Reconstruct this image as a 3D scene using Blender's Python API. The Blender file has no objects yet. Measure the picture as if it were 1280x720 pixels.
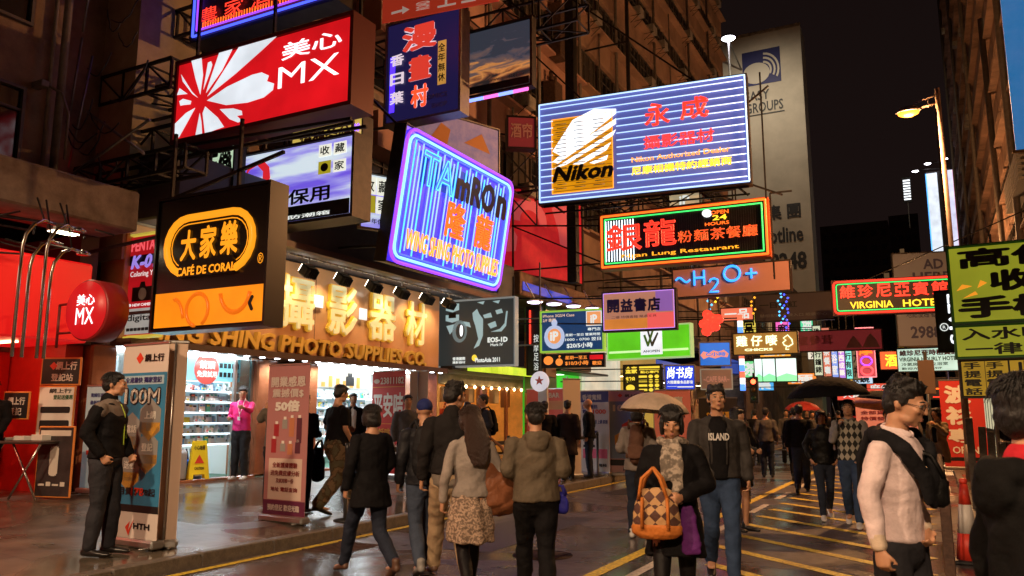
# Night shopping street with hanging signs, wet pavement and pedestrians.  Blender 4.5
# World frame: +Y runs down the street, +X to the right, metres; camera stands at the origin, 1.5 m up.
import bpy, bmesh, math, random
import numpy as np
from mathutils import Vector, Matrix, noise
random.seed(11)
R = math.radians
scene = bpy.context.scene
C = bpy.data.collections.new('street'); scene.collection.children.link(C)

# ---------------------------------------------------------------- camera
cam_d = bpy.data.cameras.new('camera'); cam = bpy.data.objects.new('camera', cam_d); C.objects.link(cam)
cam.location = (0, 0, 1.5)
cam.rotation_euler = (R(90 + 9.0903), 0, R(27.5361))
cam_d.sensor_width = 36.0; cam_d.lens = 36.0 * 1000 / 1280
cam_d.clip_start = 0.05; cam_d.clip_end = 3000
cam_d.dof.use_dof = True; cam_d.dof.focus_distance = 13.0; cam_d.dof.aperture_fstop = 5.6
scene.camera = cam
# ---------------------------------------------------------------- night sky
w = bpy.data.worlds.new('World'); scene.world = w; w.use_nodes = True
nt = w.node_tree; bg = nt.nodes['Background']
tc = nt.nodes.new('ShaderNodeTexCoord'); sep = nt.nodes.new('ShaderNodeSeparateXYZ'); cr = nt.nodes.new('ShaderNodeValToRGB')
nt.links.new(tc.outputs['Generated'], sep.inputs[0]); nt.links.new(sep.outputs['Z'], cr.inputs['Fac']); nt.links.new(cr.outputs['Color'], bg.inputs['Color'])
cr.color_ramp.elements[0].position = 0.0; cr.color_ramp.elements[0].color = (0.0095, 0.0055, 0.0050, 1)
cr.color_ramp.elements[1].position = 0.7; cr.color_ramp.elements[1].color = (0.0052, 0.0028, 0.0026, 1)
bg.inputs['Strength'].default_value = 1.0
# ---------------------------------------------------------------- exposure / render
scene.view_settings.view_transform = 'Standard'; scene.view_settings.look = 'None'
scene.view_settings.gamma = 1.0; scene.view_settings.exposure = 0.15
scene.render.engine = 'CYCLES'
cy = scene.cycles
cy.use_denoising = True; cy.max_bounces = 5; cy.diffuse_bounces = 2; cy.glossy_bounces = 3; cy.transmission_bounces = 3
cy.sample_clamp_indirect = 4.0; cy.sample_clamp_direct = 30.0; cy.caustics_reflective = False; cy.caustics_refractive = False

# ---------------------------------------------------------------- object helpers
def link(o, parent=None):
    C.objects.link(o)
    if parent is not None: o.parent = parent
    return o
def tag(o, label=None, cat=None, group=None, kind=None):
    if label: o['label'] = label
    if cat: o['category'] = cat
    if group: o['group'] = group
    if kind: o['kind'] = kind
    return o
def thing(name, label, cat, loc=(0, 0, 0), rz=0.0, group=None, tilt=0.0):
    o = bpy.data.objects.new(name, None); o.empty_display_size = 0.2
    o.location = loc; o.rotation_euler = (tilt, 0, rz)
    link(o); return tag(o, label, cat, group)
def from_mesh(name, me, parent=None, mat=None, loc=None):
    o = bpy.data.objects.new(name, me)
    if mat is not None and not me.materials: me.materials.append(mat)
    if loc: o.location = loc
    return link(o, parent)
def smooth(me, on=True):
    me.polygons.foreach_set('use_smooth', [on] * len(me.polygons)); me.update(); return me

class MB:
    """collects simple solids, then links them as ONE mesh object"""
    def __init__(s): s.v = []; s.f = []; s.m = []; s.mi = 0; s.sm = []
    def _add(s, vs, fs, sm=False):
        b = len(s.v); s.v += [tuple(p) for p in vs]
        for f in fs: s.f.append(tuple(b + i for i in f)); s.m.append(s.mi); s.sm.append(sm)
        return s
    def box(s, x0, x1, y0, y1, z0, z1):
        vs = [(x0,y0,z0),(x1,y0,z0),(x1,y1,z0),(x0,y1,z0),(x0,y0,z1),(x1,y0,z1),(x1,y1,z1),(x0,y1,z1)]
        return s._add(vs, [(0,3,2,1),(4,5,6,7),(0,1,5,4),(1,2,6,5),(2,3,7,6),(3,0,4,7)])
    def bbox(s, x0, x1, y0, y1, z0, z1, b=0.01):
        """box with chamfered edges"""
        bm = bmesh.new(); bmesh.ops.create_cube(bm, size=1)
        for v in bm.verts:
            v.co = Vector(((x0+x1)/2 + v.co.x*(x1-x0), (y0+y1)/2 + v.co.y*(y1-y0), (z0+z1)/2 + v.co.z*(z1-z0)))
        bmesh.ops.bevel(bm, geom=bm.edges[:], offset=b, segments=1, affect='EDGES')
        bm.verts.index_update(); s._add([v.co[:] for v in bm.verts], [[v.index for v in f.verts] for f in bm.faces]); bm.free(); return s
    def bar(s, a, b, r=0.02, n=6, r2=None, cap=True):
        a = Vector(a); b = Vector(b); d = (b - a)
        if d.length < 1e-6: return s
        d.normalize(); t = Vector((0, 0, 1)) if abs(d.z) < .9 else Vector((1, 0, 0))
        u = d.cross(t).normalized(); v = d.cross(u); r2 = r if r2 is None else r2
        vs = []; k = math.pi / n if n == 4 else 0
        for p, q in ((a, r), (b, r2)):
            for i in range(n):
                an = 2*math.pi*i/n + k; vs.append(p + u*math.cos(an)*q + v*math.sin(an)*q)
        fs = [(i, (i+1) % n, n+(i+1) % n, n+i) for i in range(n)]
        if cap: fs += [tuple(range(n-1, -1, -1)), tuple(range(n, 2*n))]
        return s._add(vs, fs, n > 5)
    def path(s, pts, r=0.02, n=6, closed=False):
        pts = [Vector(p) for p in pts]; N = len(pts); vs = []; fs = []
        for i, p in enumerate(pts):
            a = pts[(i-1) % N] if (closed or i > 0) else p; b = pts[(i+1) % N] if (closed or i < N-1) else p
            d = (b - a).normalized(); t = Vector((0, 1, 0)) if abs(d.y) < .9 else Vector((1, 0, 0))
            u = d.cross(t).normalized(); v = d.cross(u)
            for k in range(n):
                an = 2*math.pi*k/n; vs.append(p + (u*math.cos(an) + v*math.sin(an))*r)
        M = N if closed else N-1
        for i in range(M):
            for k in range(n):
                fs.append((i*n+k, i*n+(k+1) % n, ((i+1) % N)*n+(k+1) % n, ((i+1) % N)*n+k))
        if not closed: fs += [tuple(range(n-1, -1, -1)), tuple((N-1)*n+k for k in range(n))]
        return s._add(vs, fs, True)
    def lathe(s, prof, c=(0, 0, 0), n=16, axis='z'):
        vs = []; fs = []
        for (r, z) in prof:
            for k in range(n):
                an = 2*math.pi*k/n; x, y = r*math.cos(an), r*math.sin(an)
                q = (x, y, z) if axis == 'z' else (z, x, y) if axis == 'x' else (x, z, y)
                vs.append((c[0]+q[0], c[1]+q[1], c[2]+q[2]))
        for i in range(len(prof)-1):
            for k in range(n): fs.append((i*n+k, i*n+(k+1) % n, (i+1)*n+(k+1) % n, (i+1)*n+k))
        fs += [tuple(range(n-1, -1, -1)), tuple((len(prof)-1)*n+k for k in range(n))]
        return s._add(vs, fs, True)
    def quad(s, a, b, c, d): return s._add([a, b, c, d], [(0, 1, 2, 3)])
    def prism(s, pts, y0, y1):
        """outline in local x,z extruded from y0 (front) to y1"""
        n = len(pts); vs = [(p[0], y0, p[1]) for p in pts] + [(p[0], y1, p[1]) for p in pts]
        ar = sum(pts[i][0]*pts[(i+1) % n][1] - pts[(i+1) % n][0]*pts[i][1] for i in range(n))
        fs = [tuple(range(n)), tuple(range(2*n-1, n-1, -1))] + [((i+1) % n, i, n+i, n+(i+1) % n) for i in range(n)]
        if ar < 0: fs = [tuple(reversed(f)) for f in fs]
        return s._add(vs, fs)
    def mat(s, i): s.mi = i; return s
    def mesh(s, name):
        me = bpy.data.meshes.new(name); me.from_pydata(s.v, [], s.f)
        me.polygons.foreach_set('material_index', s.m); me.polygons.foreach_set('use_smooth', s.sm); me.update(); return me
    def build(s, name, mats, parent=None, loc=None):
        me = s.mesh(name)
        for m in (mats if isinstance(mats, (list, tuple)) else [mats]): me.materials.append(m)
        return from_mesh(name, me, parent, None, loc)

def each(name, boxes, m, parent):
    """alike straight pieces, every one an object of its own"""
    for q in boxes: MB().box(*q).build(name, m, parent)
# ---------------------------------------------------------------- materials
MATS = {}
def mat(name, col=(.5, .5, .5), rough=.6, metal=0., em=None, st=0., var=0., vscale=6., bump=0., bscale=40., coat=0., spec=.5, sample=True, stain=None, stretch=(1, 1, 1)):
    if name in MATS: return MATS[name]
    m = bpy.data.materials.new(name); m.use_nodes = True; MATS[name] = m
    n = m.node_tree.nodes; l = m.node_tree.links; b = n['Principled BSDF']
    b.inputs['Base Color'].default_value = (*col, 1); b.inputs['Roughness'].default_value = rough
    b.inputs['Metallic'].default_value = metal; b.inputs['Specular IOR Level'].default_value = spec
    b.inputs['Coat Weight'].default_value = coat; b.inputs['Coat Roughness'].default_value = .15
    if em is not None:
        b.inputs['Emission Color'].default_value = (*em, 1); b.inputs['Emission Strength'].default_value = st
        if not sample: m.cycles.emission_sampling = 'NONE'
    if var or bump:
        t = n.new('ShaderNodeTexCoord'); mp = n.new('ShaderNodeMapping'); mp.inputs['Scale'].default_value = stretch
        l.new(t.outputs['Object'], mp.inputs[0])
    if var:
        z = n.new('ShaderNodeTexNoise'); z.inputs['Scale'].default_value = vscale; z.inputs['Detail'].default_value = 8; z.inputs['Roughness'].default_value = .65
        l.new(mp.outputs[0], z.inputs['Vector'])
        r = n.new('ShaderNodeValToRGB'); d = stain or tuple(c*(1-var) for c in col); br = tuple(min(1, c*(1+var*.6)) for c in col)
        r.color_ramp.elements[0].position = .32; r.color_ramp.elements[0].color = (*d, 1)
        r.color_ramp.elements[1].position = .68; r.color_ramp.elements[1].color = (*br, 1)
        l.new(z.outputs['Fac'], r.inputs[0]); l.new(r.outputs[0], b.inputs['Base Color'])
    if bump:
        z2 = n.new('ShaderNodeTexNoise'); z2.inputs['Scale'].default_value = bscale; z2.inputs['Detail'].default_value = 5
        l.new(mp.outputs[0], z2.inputs['Vector'])
        bp = n.new('ShaderNodeBump'); bp.inputs['Strength'].default_value = bump; bp.inputs['Distance'].default_value = .02
        l.new(z2.outputs['Fac'], bp.inputs['Height']); l.new(bp.outputs[0], b.inputs['Normal'])
    return m
def glow(name, col=None, st=0, base=None, sample=True):
    if name in MATS: return MATS[name]
    m = mat(name, base or tuple(c*.5 for c in col), .4, em=col, st=st, sample=sample)
    if any(q in name for q in ('acrylic', 'panel', 'board', 'poster', 'orange_band', 'amber_box')):   # light-box hot spots and wear put into the glow as noise
        n = m.node_tree.nodes; l = m.node_tree.links; t = n.new('ShaderNodeTexCoord'); z = n.new('ShaderNodeTexNoise'); z.inputs['Scale'].default_value = 1.3; z.inputs['Detail'].default_value = 5
        l.new(t.outputs['Object'], z.inputs['Vector']); r = n.new('ShaderNodeMapRange'); r.inputs['From Min'].default_value = .3; r.inputs['From Max'].default_value = .7; r.inputs['To Min'].default_value = st*.72; r.inputs['To Max'].default_value = st*1.10
        l.new(z.outputs['Fac'], r.inputs['Value']); l.new(r.outputs['Result'], n['Principled BSDF'].inputs['Emission Strength'])
    return m
def hexc(h):
    r, g, b = [int(h[i:i+2], 16)/255 for i in (0, 2, 4)]
    f = lambda c: c/12.92 if c <= .04045 else ((c+.055)/1.055)**2.4
    return (f(r), f(g), f(b))

dark_steel = mat('dark_steel', (.03, .026, .024), .55, .6, var=.5, vscale=9)
rust_steel = mat('rusty_steel', (.085, .045, .03), .75, .2, var=.6, vscale=14, bump=.3)
grey_steel = mat('grey_steel', (.22, .21, .2), .4, .8, var=.3)
chrome = mat('polished_steel', (.62, .6, .58), .18, 1.0)
white_paint = mat('white_paint', (.75, .74, .72), .45)
black_paint = mat('black_paint', (.012, .012, .013), .4)
black_plastic = mat('black_plastic', (.018, .018, .02), .5)
concrete = mat('stained_concrete', (.26, .21, .17), .9, var=.45, vscale=2.2, bump=.25, bscale=30, stain=(.12, .085, .065))
glass_dark = mat('dark_window_glass', (.012, .013, .016), .08, spec=.7)
# ---------------------------------------------------------------- lettering
_tc = {}
def text_geo(body, bold=0., outline=0., res=2):
    k = (body, bold, outline, res)
    if k in _tc: return _tc[k]
    cu = bpy.data.curves.new('tmp', 'FONT'); cu.body = body; cu.size = 1; cu.resolution_u = res
    if outline: cu.fill_mode = 'NONE'; cu.bevel_depth = outline; cu.bevel_resolution = 0
    else: cu.offset = bold
    o = bpy.data.objects.new('tmp', cu); me = bpy.data.meshes.new_from_object(o)
    co = np.empty(len(me.vertices)*3); me.vertices.foreach_get('co', co); co = co.reshape(-1, 3)
    fs = [tuple(p.vertices) for p in me.polygons]
    bpy.data.objects.remove(o); bpy.data.curves.remove(cu); bpy.data.meshes.remove(me)
    _tc[k] = (co, fs); return _tc[k]
def flat_text(body, x0, z0, x1, z1, y=0., bold=0., thick=0., outline=0., slant=0., rot=0, res=2):
    """verts, faces of lettering fitted to the rectangle (x0..x1, z0..z1) facing -y"""
    co, fs = text_geo(body, min(bold, 0.) if bold > 0 else bold, outline, res)
    if len(co) == 0: return [], []
    if bold > 0 and not outline:      # embolden by overlapping shifted strokes, each a hair in front of the last
        n = len(co); base = co; cs = []; ff = []
        for q, (dx, dy) in enumerate(((0, 0), (1, 0), (-1, 0), (0, 1), (0, -1), (.7, .7), (-.7, -.7), (.7, -.7), (-.7, .7))):
            c = base.copy(); c[:, 0] += dx*bold; c[:, 1] += dy*bold; c[:, 2] = q*.0004; cs.append(c); ff += [tuple(i+n*q for i in f) for f in fs]
        co = np.concatenate(cs); fs = ff
    x, yv, zz = co[:, 0].copy(), co[:, 1].copy(), co[:, 2]
    if slant: x = x + yv*slant
    if rot == 90: x, yv = -yv, x
    if rot == -90: x, yv = yv, -x
    lo = (x.min(), yv.min()); hi = (x.max(), yv.max())
    sx = (x1-x0)/max(1e-6, hi[0]-lo[0]); sz = (z1-z0)/max(1e-6, hi[1]-lo[1])
    X = x0 + (x-lo[0])*sx; Z = z0 + (yv-lo[1])*sz
    Yv = y - zz*((abs(sx)+abs(sz))/2) if outline else y - zz
    vs = list(zip(X, Yv, Z)); F = list(fs)
    if thick and not outline:
        n = len(vs); ed = {}
        for f in fs:
            for a, b in zip(f, f[1:]+f[:1]): ed[(a, b)] = 1
        vs = vs + [(p[0], p[1]+thick, p[2]) for p in vs]
        F += [(b, a, a+n, b+n) for (a, b) in ed if (b, a) not in ed]
    return vs, F

class Sign:
    """a hanging sign: Empty at the bottom centre, local x right, z up, front at y=0 facing -y"""
    def __init__(s, name, label, c, w, h, yaw=0., depth=.25, cat='sign', group=None, tilt=0.):
        s.w, s.h, s.d = w, h, depth
        cx, cy_, cz = c
        up = Vector((0, math.sin(R(tilt)) * -1, math.cos(R(tilt))))
        up.rotate(Matrix.Rotation(R(yaw), 3, 'Z'))
        base = Vector((cx, cy_, cz)) - up*h/2
        s.root = thing(name, label, cat, base, R(yaw), group, tilt=R(tilt))
    def X(s, u): return (u-.5)*s.w
    def Z(s, v): return v*s.h
    def rect(s, name, u0, v0, u1, v1, m, y=-.004, th=.012):
        o = MB().box(s.X(u0), s.X(u1), y, y+th, s.Z(v0), s.Z(v1)).build(name, m, s.root); return o
    def face(s, m, name='face_panel', inset=.02):
        i = inset; return MB().box(-s.w/2+i, s.w/2-i, 0, .03, i, s.h-i).build(name, m, s.root)
    def cabinet(s, m, rim=.03, lip=.02, name='cabinet'):
        b = MB(); w, h, d = s.w/2, s.h, s.d
        b.box(-w, w, .032, d, 0, h)
        b.box(-w-rim, w+rim, -lip, d-.01, -rim, 0); b.box(-w-rim, w+rim, -lip, d-.01, h, h+rim)
        b.box(-w-rim, -w, -lip, d-.01, 0, h); b.box(w, w+rim, -lip, d-.01, 0, h)
        return b.build(name, m, s.root)
    def text(s, body, u0, v0, u1, v1, m, bold=.02, thick=0., y=-.006, outline=0., slant=0., rot=0, name='lettering', res=2):
        vs, fs = flat_text(body, s.X(u0), s.Z(v0), s.X(u1), s.Z(v1), y, bold, thick, outline, slant, rot, res)
        b = MB(); b._add(vs, fs); return b.build(name, m, s.root)
    def vtext(s, body, u0, v0, u1, v1, m, gap=.08, **k):
        n = len(body); hh = (v1-v0)/n; b = MB()
        kk = dict(bold=.02, thick=0., y=-.006, outline=0.); kk.update({q: k[q] for q in k if q in ('bold', 'thick', 'outline', 'y')})
        for i, ch in enumerate(body):
            t = v1 - i*hh
            vs, fs = flat_text(ch, s.X(u0), s.Z(t-hh*(1-gap)), s.X(u1), s.Z(t-hh*gap), kk['y'], kk['bold'], kk['thick'], kk['outline'])
            b._add(vs, fs)
        return b.build(k.get('name', 'lettering'), m, s.root)
    def poly(s, pts, m, name='emblem', y=-.006, th=.004):
        return MB().prism([(s.X(u), s.Z(v)) for u, v in pts], y, y+th).build(name, m, s.root)
    def polys(s, plist, m, name='emblem', y=-.006, th=.004):
        b = MB()
        for pts in plist: b.prism([(s.X(u), s.Z(v)) for u, v in pts], y, y+th)
        return b.build(name, m, s.root)
    def tube(s, pts, m, r=.015, y=-.04, name='neon_tube', closed=False, n=6):
        return MB().path([(s.X(u), y, s.Z(v)) for u, v in pts], r, n, closed).build(name, m, s.root)
    def border(s, m, inset=.05, r=.015, y=-.04, name='neon_tube', rad=.0):
        x0, x1, z0, z1 = -s.w/2+inset, s.w/2-inset, inset, s.h-inset; pts = []
        if rad <= 0: rad = .01
        for cx, cz, a0 in ((x1-rad, z1-rad, 0), (x0+rad, z1-rad, 90), (x0+rad, z0+rad, 180), (x1-rad, z0+rad, 270)):
            for k in range(5):
                a = R(a0+k*22.5); pts.append((cx+rad*math.cos(a), y, cz+rad*math.sin(a)))
        return MB().path(pts, r, 6, True).build(name, m, s.root)
    def bars(s, segs, m, r=.03, name='support_bar', n=4):
        """straight steel supports in local metres"""
        b = MB()
        for a, q in segs: b.bar(a, q, r, n)
        return b.build(name, m, s.root)
def arc(cx, cz, rx, rz, a0, a1, n=12):
    return [(cx+rx*math.cos(R(a0+(a1-a0)*k/n)), cz+rz*math.sin(R(a0+(a1-a0)*k/n))) for k in range(n+1)]
# ================================================================ street lamps (lit)
lamp_lens = glow('sodium_lamp_lens', (1.0, .30, .03), 2.7)
lamp_pole = mat('lamp_pole_paint', (.20, .15, .12), .5, .4, var=.3)
def street_lamp(x, y, label, power, side=-1, hgt=8.95, cut=None):
    t = thing('street_lamp', label, 'street lamp', (x, y, 0), 0, 'sodium street lamps along the road')
    MB().bar((0, 0, .1), (0, 0, hgt), .075, 12, .055).bar((0, 0, 0), (0, 0, .9), .10, 12, .095).build('pole', lamp_pole, t)
    MB().bar((0, 0, hgt-.35), (side*.55, 0, hgt-.42), .03, 8).bar((0, 0, hgt-.15), (side*.5, 0, hgt-.28), .02, 8).bar((side*.2, 0, hgt-.42), (side*.2, 0, hgt-.22), .015, 6).build('arm', lamp_pole, t)
    b = MB(); b.lathe([(.03, .12), (.14, .09), (.20, .03), (.215, -.02), (.2, -.03)], (0, 0, 0), 20)
    hd = b.build('lamp_housing', grey_steel, t, (side*.62, 0, hgt-.44)); hd.scale = (1.25, .8, 1)
    l = MB().lathe([(.19, 0), (.17, -.06), (.09, -.10), (.02, -.11)], (0, 0, 0), 20).build('lamp_lens', lamp_lens, t, (side*.62, 0, hgt-.465)); l.scale = (1.25, .8, 1)
    ld = bpy.data.lights.new('lamp_light', 'POINT'); ld.energy = power; ld.color = (1.0, .48, .18) if not cut else (1.0, .66, .40); ld.shadow_soft_size = .25
    if cut: ld.type = 'SPOT'; ld = bpy.data.lights[ld.name]; ld.spot_size = R(cut); ld.spot_blend = .22
    lo = bpy.data.objects.new('lamp_light', ld); lo.location = (side*.62, 0, hgt-.62); link(lo, t)
    return t
street_lamp(.60, 20, 'tall lit orange sodium street lamp rising behind the yellow phone buying board', 4200)
street_lamp(.74, 47, 'lit orange sodium street lamp far down the road beyond the hotel sign', 5200, hgt=8.95)
street_lamp(1.6, -6, 'unseen sodium street lamp added at the right kerb behind the viewer', 6500, cut=150)  # unseen lamp added to light street and people from the front
street_lamp(-6.9, -3, 'unseen sodium street lamp added on the left pavement behind the viewer', 4200, side=1, cut=146)  # second unseen lamp, added for more front light from the left

# ================================================================ ground
def ground_mat(name, col, col2, r0, r1, sc, bump, tile=None):
    m = bpy.data.materials.new(name); m.use_nodes = True; n = m.node_tree.nodes; l = m.node_tree.links; b = n['Principled BSDF']
    t = n.new('ShaderNodeTexCoord')
    z = n.new('ShaderNodeTexNoise'); z.inputs['Scale'].default_value = sc; z.inputs['Detail'].default_value = 8
    l.new(t.outputs['Object'], z.inputs['Vector'])
    cr = n.new('ShaderNodeValToRGB'); cr.color_ramp.elements[0].position = .35; cr.color_ramp.elements[0].color = (*col, 1); cr.color_ramp.elements[1].position = .7; cr.color_ramp.elements[1].color = (*col2, 1)
    l.new(z.outputs['Fac'], cr.inputs[0]); l.new(cr.outputs[0], b.inputs['Base Color'])
    p = n.new('ShaderNodeTexNoise'); p.inputs['Scale'].default_value = .55; p.inputs['Detail'].default_value = 6; p.inputs['Distortion'].default_value = .6
    l.new(t.outputs['Object'], p.inputs['Vector'])
    rr = n.new('ShaderNodeValToRGB'); rr.color_ramp.elements[0].position = .42; rr.color_ramp.elements[0].color = (r0,)*3+(1,); rr.color_ramp.elements[1].position = .6; rr.color_ramp.elements[1].color = (r1,)*3+(1,)
    l.new(p.outputs['Fac'], rr.inputs[0]); l.new(rr.outputs[0], b.inputs['Roughness'])
    f = n.new('ShaderNodeTexNoise'); f.inputs['Scale'].default_value = 70; f.inputs['Detail'].default_value = 4
    l.new(t.outputs['Object'], f.inputs['Vector'])
    mul = n.new('ShaderNodeMath'); mul.operation = 'MULTIPLY'; l.new(f.outputs['Fac'], mul.inputs[0]); l.new(rr.outputs[0], mul.inputs[1])
    src = mul.outputs[0]
    if tile:
        br = n.new('ShaderNodeTexBrick'); br.inputs['Scale'].default_value = 1; br.inputs['Brick Width'].default_value = tile; br.inputs['Row Height'].default_value = tile
        br.inputs['Mortar Size'].default_value = .008; br.offset = 0.5; br.inputs['Color1'].default_value = (1, 1, 1, 1); br.inputs['Color2'].default_value = (.8, .8, .8, 1); br.inputs['Mortar'].default_value = (0, 0, 0, 1)
        l.new(t.outputs['Object'], br.inputs['Vector'])
        ad = n.new('ShaderNodeMath'); ad.operation = 'ADD'; l.new(src, ad.inputs[0]); l.new(br.outputs['Color'], ad.inputs[1]); src = ad.outputs[0]
        mx = n.new('ShaderNodeMix'); mx.data_type = 'RGBA'; mx.blend_type = 'MULTIPLY'; mx.inputs[0].default_value = .45
        l.new(cr.outputs[0], mx.inputs[6]); l.new(br.outputs['Color'], mx.inputs[7]); l.new(mx.outputs[2], b.inputs['Base Color'])
    bp = n.new('ShaderNodeBump'); bp.inputs['Strength'].default_value = bump; bp.inputs['Distance'].default_value = .012
    l.new(src, bp.inputs['Height']); l.new(bp.outputs[0], b.inputs['Normal'])
    b.inputs['Specular IOR Level'].default_value = .5
    return m
asphalt = ground_mat('wet_asphalt', (.050, .040, .042), (.115, .094, .094), .14, .46, 9, .7)
paving = ground_mat('wet_paving', (.075, .065, .05), (.17, .14, .11), .10, .38, 3, .35, tile=.6)
ground_m = mat('far_ground', (.05, .045, .045), .8, var=.3)
yellow_line = mat('yellow_road_paint', (.88, .62, .05), .5, var=.35, vscale=25, stain=(.22, .15, .04))
white_line = mat('white_road_paint', (.62, .58, .52), .5, var=.35, vscale=22, stain=(.25, .23, .21))
kerb_m = mat('granite_kerb', (.13, .115, .10), .5, var=.4, vscale=20, bump=.3)

def grid_sheet(name, x0, x1, y0, y1, zf, nx, ny, m, kind='structure'):
    vs = []; fs = []
    for j in range(ny+1):
        for i in range(nx+1):
            x = x0+(x1-x0)*i/nx; y = y0+(y1-y0)*j/ny; vs.append((x, y, zf(x, y)))
    for j in range(ny):
        for i in range(nx):
            a = j*(nx+1)+i; fs.append((a, a+1, a+nx+2, a+nx+1))
    me = bpy.data.meshes.new(name); me.from_pydata(vs, [], fs); me.materials.append(m); smooth(me)
    o = from_mesh(name, me); o['kind'] = kind; return o
grid_sheet('ground', -900, 900, -300, 1600, lambda x, y: -.03, 1, 1, ground_m)
def road_z(x, y): return 0.0
grid_sheet('road', -6.66, .34, -14, 230, lambda x, y: road_z(x, y), 14, 240, asphalt)
def pave_z(x, y): return .13 + (-6.66-x)/4.74*.25
grid_sheet('pavement', -14.0, -6.80, -14, 110, lambda x, y: pave_z(max(x, -11.4), y) - .004, 6, 8, paving)
grid_sheet('right_pavement', .48, 12, -14, 230, lambda x, y: .12, 4, 8, paving)
# kerb stones, one by one
kerb = MB().box(-6.80, -6.665, -14, 110, -.1, .10).build('kerb', kerb_m); kerb['kind'] = 'structure'
kst = MB().bbox(-.07, .075, .008, .992, -.05, .135, .012).mesh('kerb_stone'); kst.materials.append(kerb_m)
for k in range(58): from_mesh('kerb_stone', kst, kerb, None, (-6.735, 1+k, .002*((k*7) % 3)))
kerb2 = MB().box(.345, .48, -14, 230, -.1, .09).build('right_kerb', kerb_m); kerb2['kind'] = 'structure'
for k in range(30): from_mesh('kerb_stone', kst, kerb2, None, (.41, 3+k, -.012))
# road paint
def strip(mb, a, b, wd):
    a = Vector(a); b = Vector(b); n = max(1, int((b-a).length/.5)); d = (b-a).normalized(); s = Vector((-d.y, d.x))*wd/2
    for i in range(n):
        p = a+(b-a)*i/n; q = a+(b-a)*(i+1)/n
        cs = [(p.x-s.x, p.y-s.y), (q.x-s.x, q.y-s.y), (q.x+s.x, q.y+s.y), (p.x+s.x, p.y+s.y)]
        mb.quad(*[(x, y, road_z(x, y)+.004) for x, y in cs][::-1])
    return mb
def paint(name, segs, wd, m):
    b = MB()
    for a, q in segs: strip(b, a, q, wd)
    o = b.build(name, m); o['kind'] = 'structure'; return o
paint('kerb_line', [((-6.52, -10), (-6.52, 60))], .10, yellow_line)
paint('centre_line', [((-3.0, -2), (-3.0, 60))], .14, yellow_line)
paint('lane_dash', [((-2.66, y), (-2.66, y+1.35)) for y in (4.6, 7.2, 10.6, 13.2, 15.6, 18.0, 20.4, 22.8, 25.2, 27.6)], .11, white_line)
hs = []
for k in range(-6, 20):
    yl = 9.8+1.02*k; xl = -2.48 if k > -1 else -2.15
    hs.append(((xl, yl+(-2.48-xl)*-.8*-1), (-.12, yl-2.36*.82)))
paint('hatch_marking', hs, .15, yellow_line)
patch_m = mat('asphalt_patch', (.030, .027, .028), .35, var=.4, vscale=14, bump=.5, bscale=60)
for k, (x0, x1, y0, y1) in enumerate(((-5.6, -4.5, 8.0, 11.5), (-4.2, -3.2, 11.2, 12.4), (-2.3, -1.4, 5.2, 6.3), (-5.9, -4.9, 15, 19))):
    o = MB().quad((x0, y0, .0022), (x1, y0+.1, .0022), (x1-.05, y1, .0022), (x0+.04, y1-.1, .0022)).build('road_patch', patch_m); o['kind'] = 'structure'
mh = thing('manhole_cover', 'round iron manhole cover in the lane left of the yellow line', 'manhole cover', (-3.9, 8.2, .001)); MB().lathe([(.33, 0), (.33, .004), (.02, .0045)], (0, 0, 0), 28).build('cover', rust_steel, mh)
bb = MB()
for k in range(7): bb.box(-.24, .24, -.22+.07*k, -.19+.07*k, .0045, .009)
bb.build('tread', rust_steel, mh)
# manhole / drain near the camera
dr = MB()
for k in range(9): dr.box(-.28+.065*k, -.25+.065*k, -.3, .3, 0, .012)
o = dr.box(-.33, .33, -.34, -.3, 0, .014).box(-.33, .33, .3, .34, 0, .014).build('drain_cover', rust_steel, None, (-6.15, 7.6, -.004)); tag(o, 'slotted iron drain cover in the road beside the left kerb', 'drain cover')

# ================================================================ buildings on the left
wall_brown = mat('stained_brown_wall', (.30, .20, .13), .9, var=.4, vscale=1.3, bump=.2, stain=(.13, .085, .06))
wall_pink = mat('pinkish_render', (.46, .25, .19), .85, var=.28, vscale=.8, bump=.12)
wall_beige = mat('beige_tile_wall', (.42, .33, .22), .8, var=.3, vscale=1.5)
wall_dark = mat('grimy_wall', (.14, .10, .08), .9, var=.5, vscale=1.5)
frame_m = mat('old_window_frame', (.10, .085, .075), .6, .3, var=.3)
lit_glass = mat('warm_lit_window', (.2, .14, .07), .3, em=(.9, .55, .25), st=.35)
ac_m = mat('air_conditioner_casing', (.30, .27, .24), .6, var=.35, vscale=20)
pipe_m = mat('drain_pipe', (.16, .13, .11), .6, var=.3)

# window meshes are shared; local x = along the street, z up, facing +X
def win_meshes(wd, hg, nx, key):
    f = MB(); t = .045
    f.box(-.02, .05, -wd/2, wd/2, 0, t).box(-.02, .05, -wd/2, wd/2, hg-t, hg).box(-.02, .05, -wd/2, -wd/2+t, t, hg-t).box(-.02, .05, wd/2-t, wd/2, t, hg-t)
    for i in range(1, nx): y = -wd/2+wd*i/nx; f.box(-.01, .035, y-.02, y+.02, t, hg-t)
    f.box(-.01, .03, -wd/2+t, wd/2-t, hg*.68, hg*.68+.035)
    fm = f.mesh('window'); fm.materials.append(frame_m)
    g = MB().box(-.03, -.015, -wd/2+.01, wd/2-.01, .01, hg-.01).mesh('pane')
    sl = MB().box(-.02, .14, -wd/2-.06, wd/2+.06, -.06, 0).mesh('sill'); sl.materials.append(wall_dark)
    return fm, g, sl
glassmats = [glass_dark, glass_dark, glass_dark, mat('curtained_glass', (.07, .055, .045), .35, var=.3, vscale=3, stretch=(1, 6, .3)), mat('dusty_glass', (.035, .035, .035), .25)]
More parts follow.
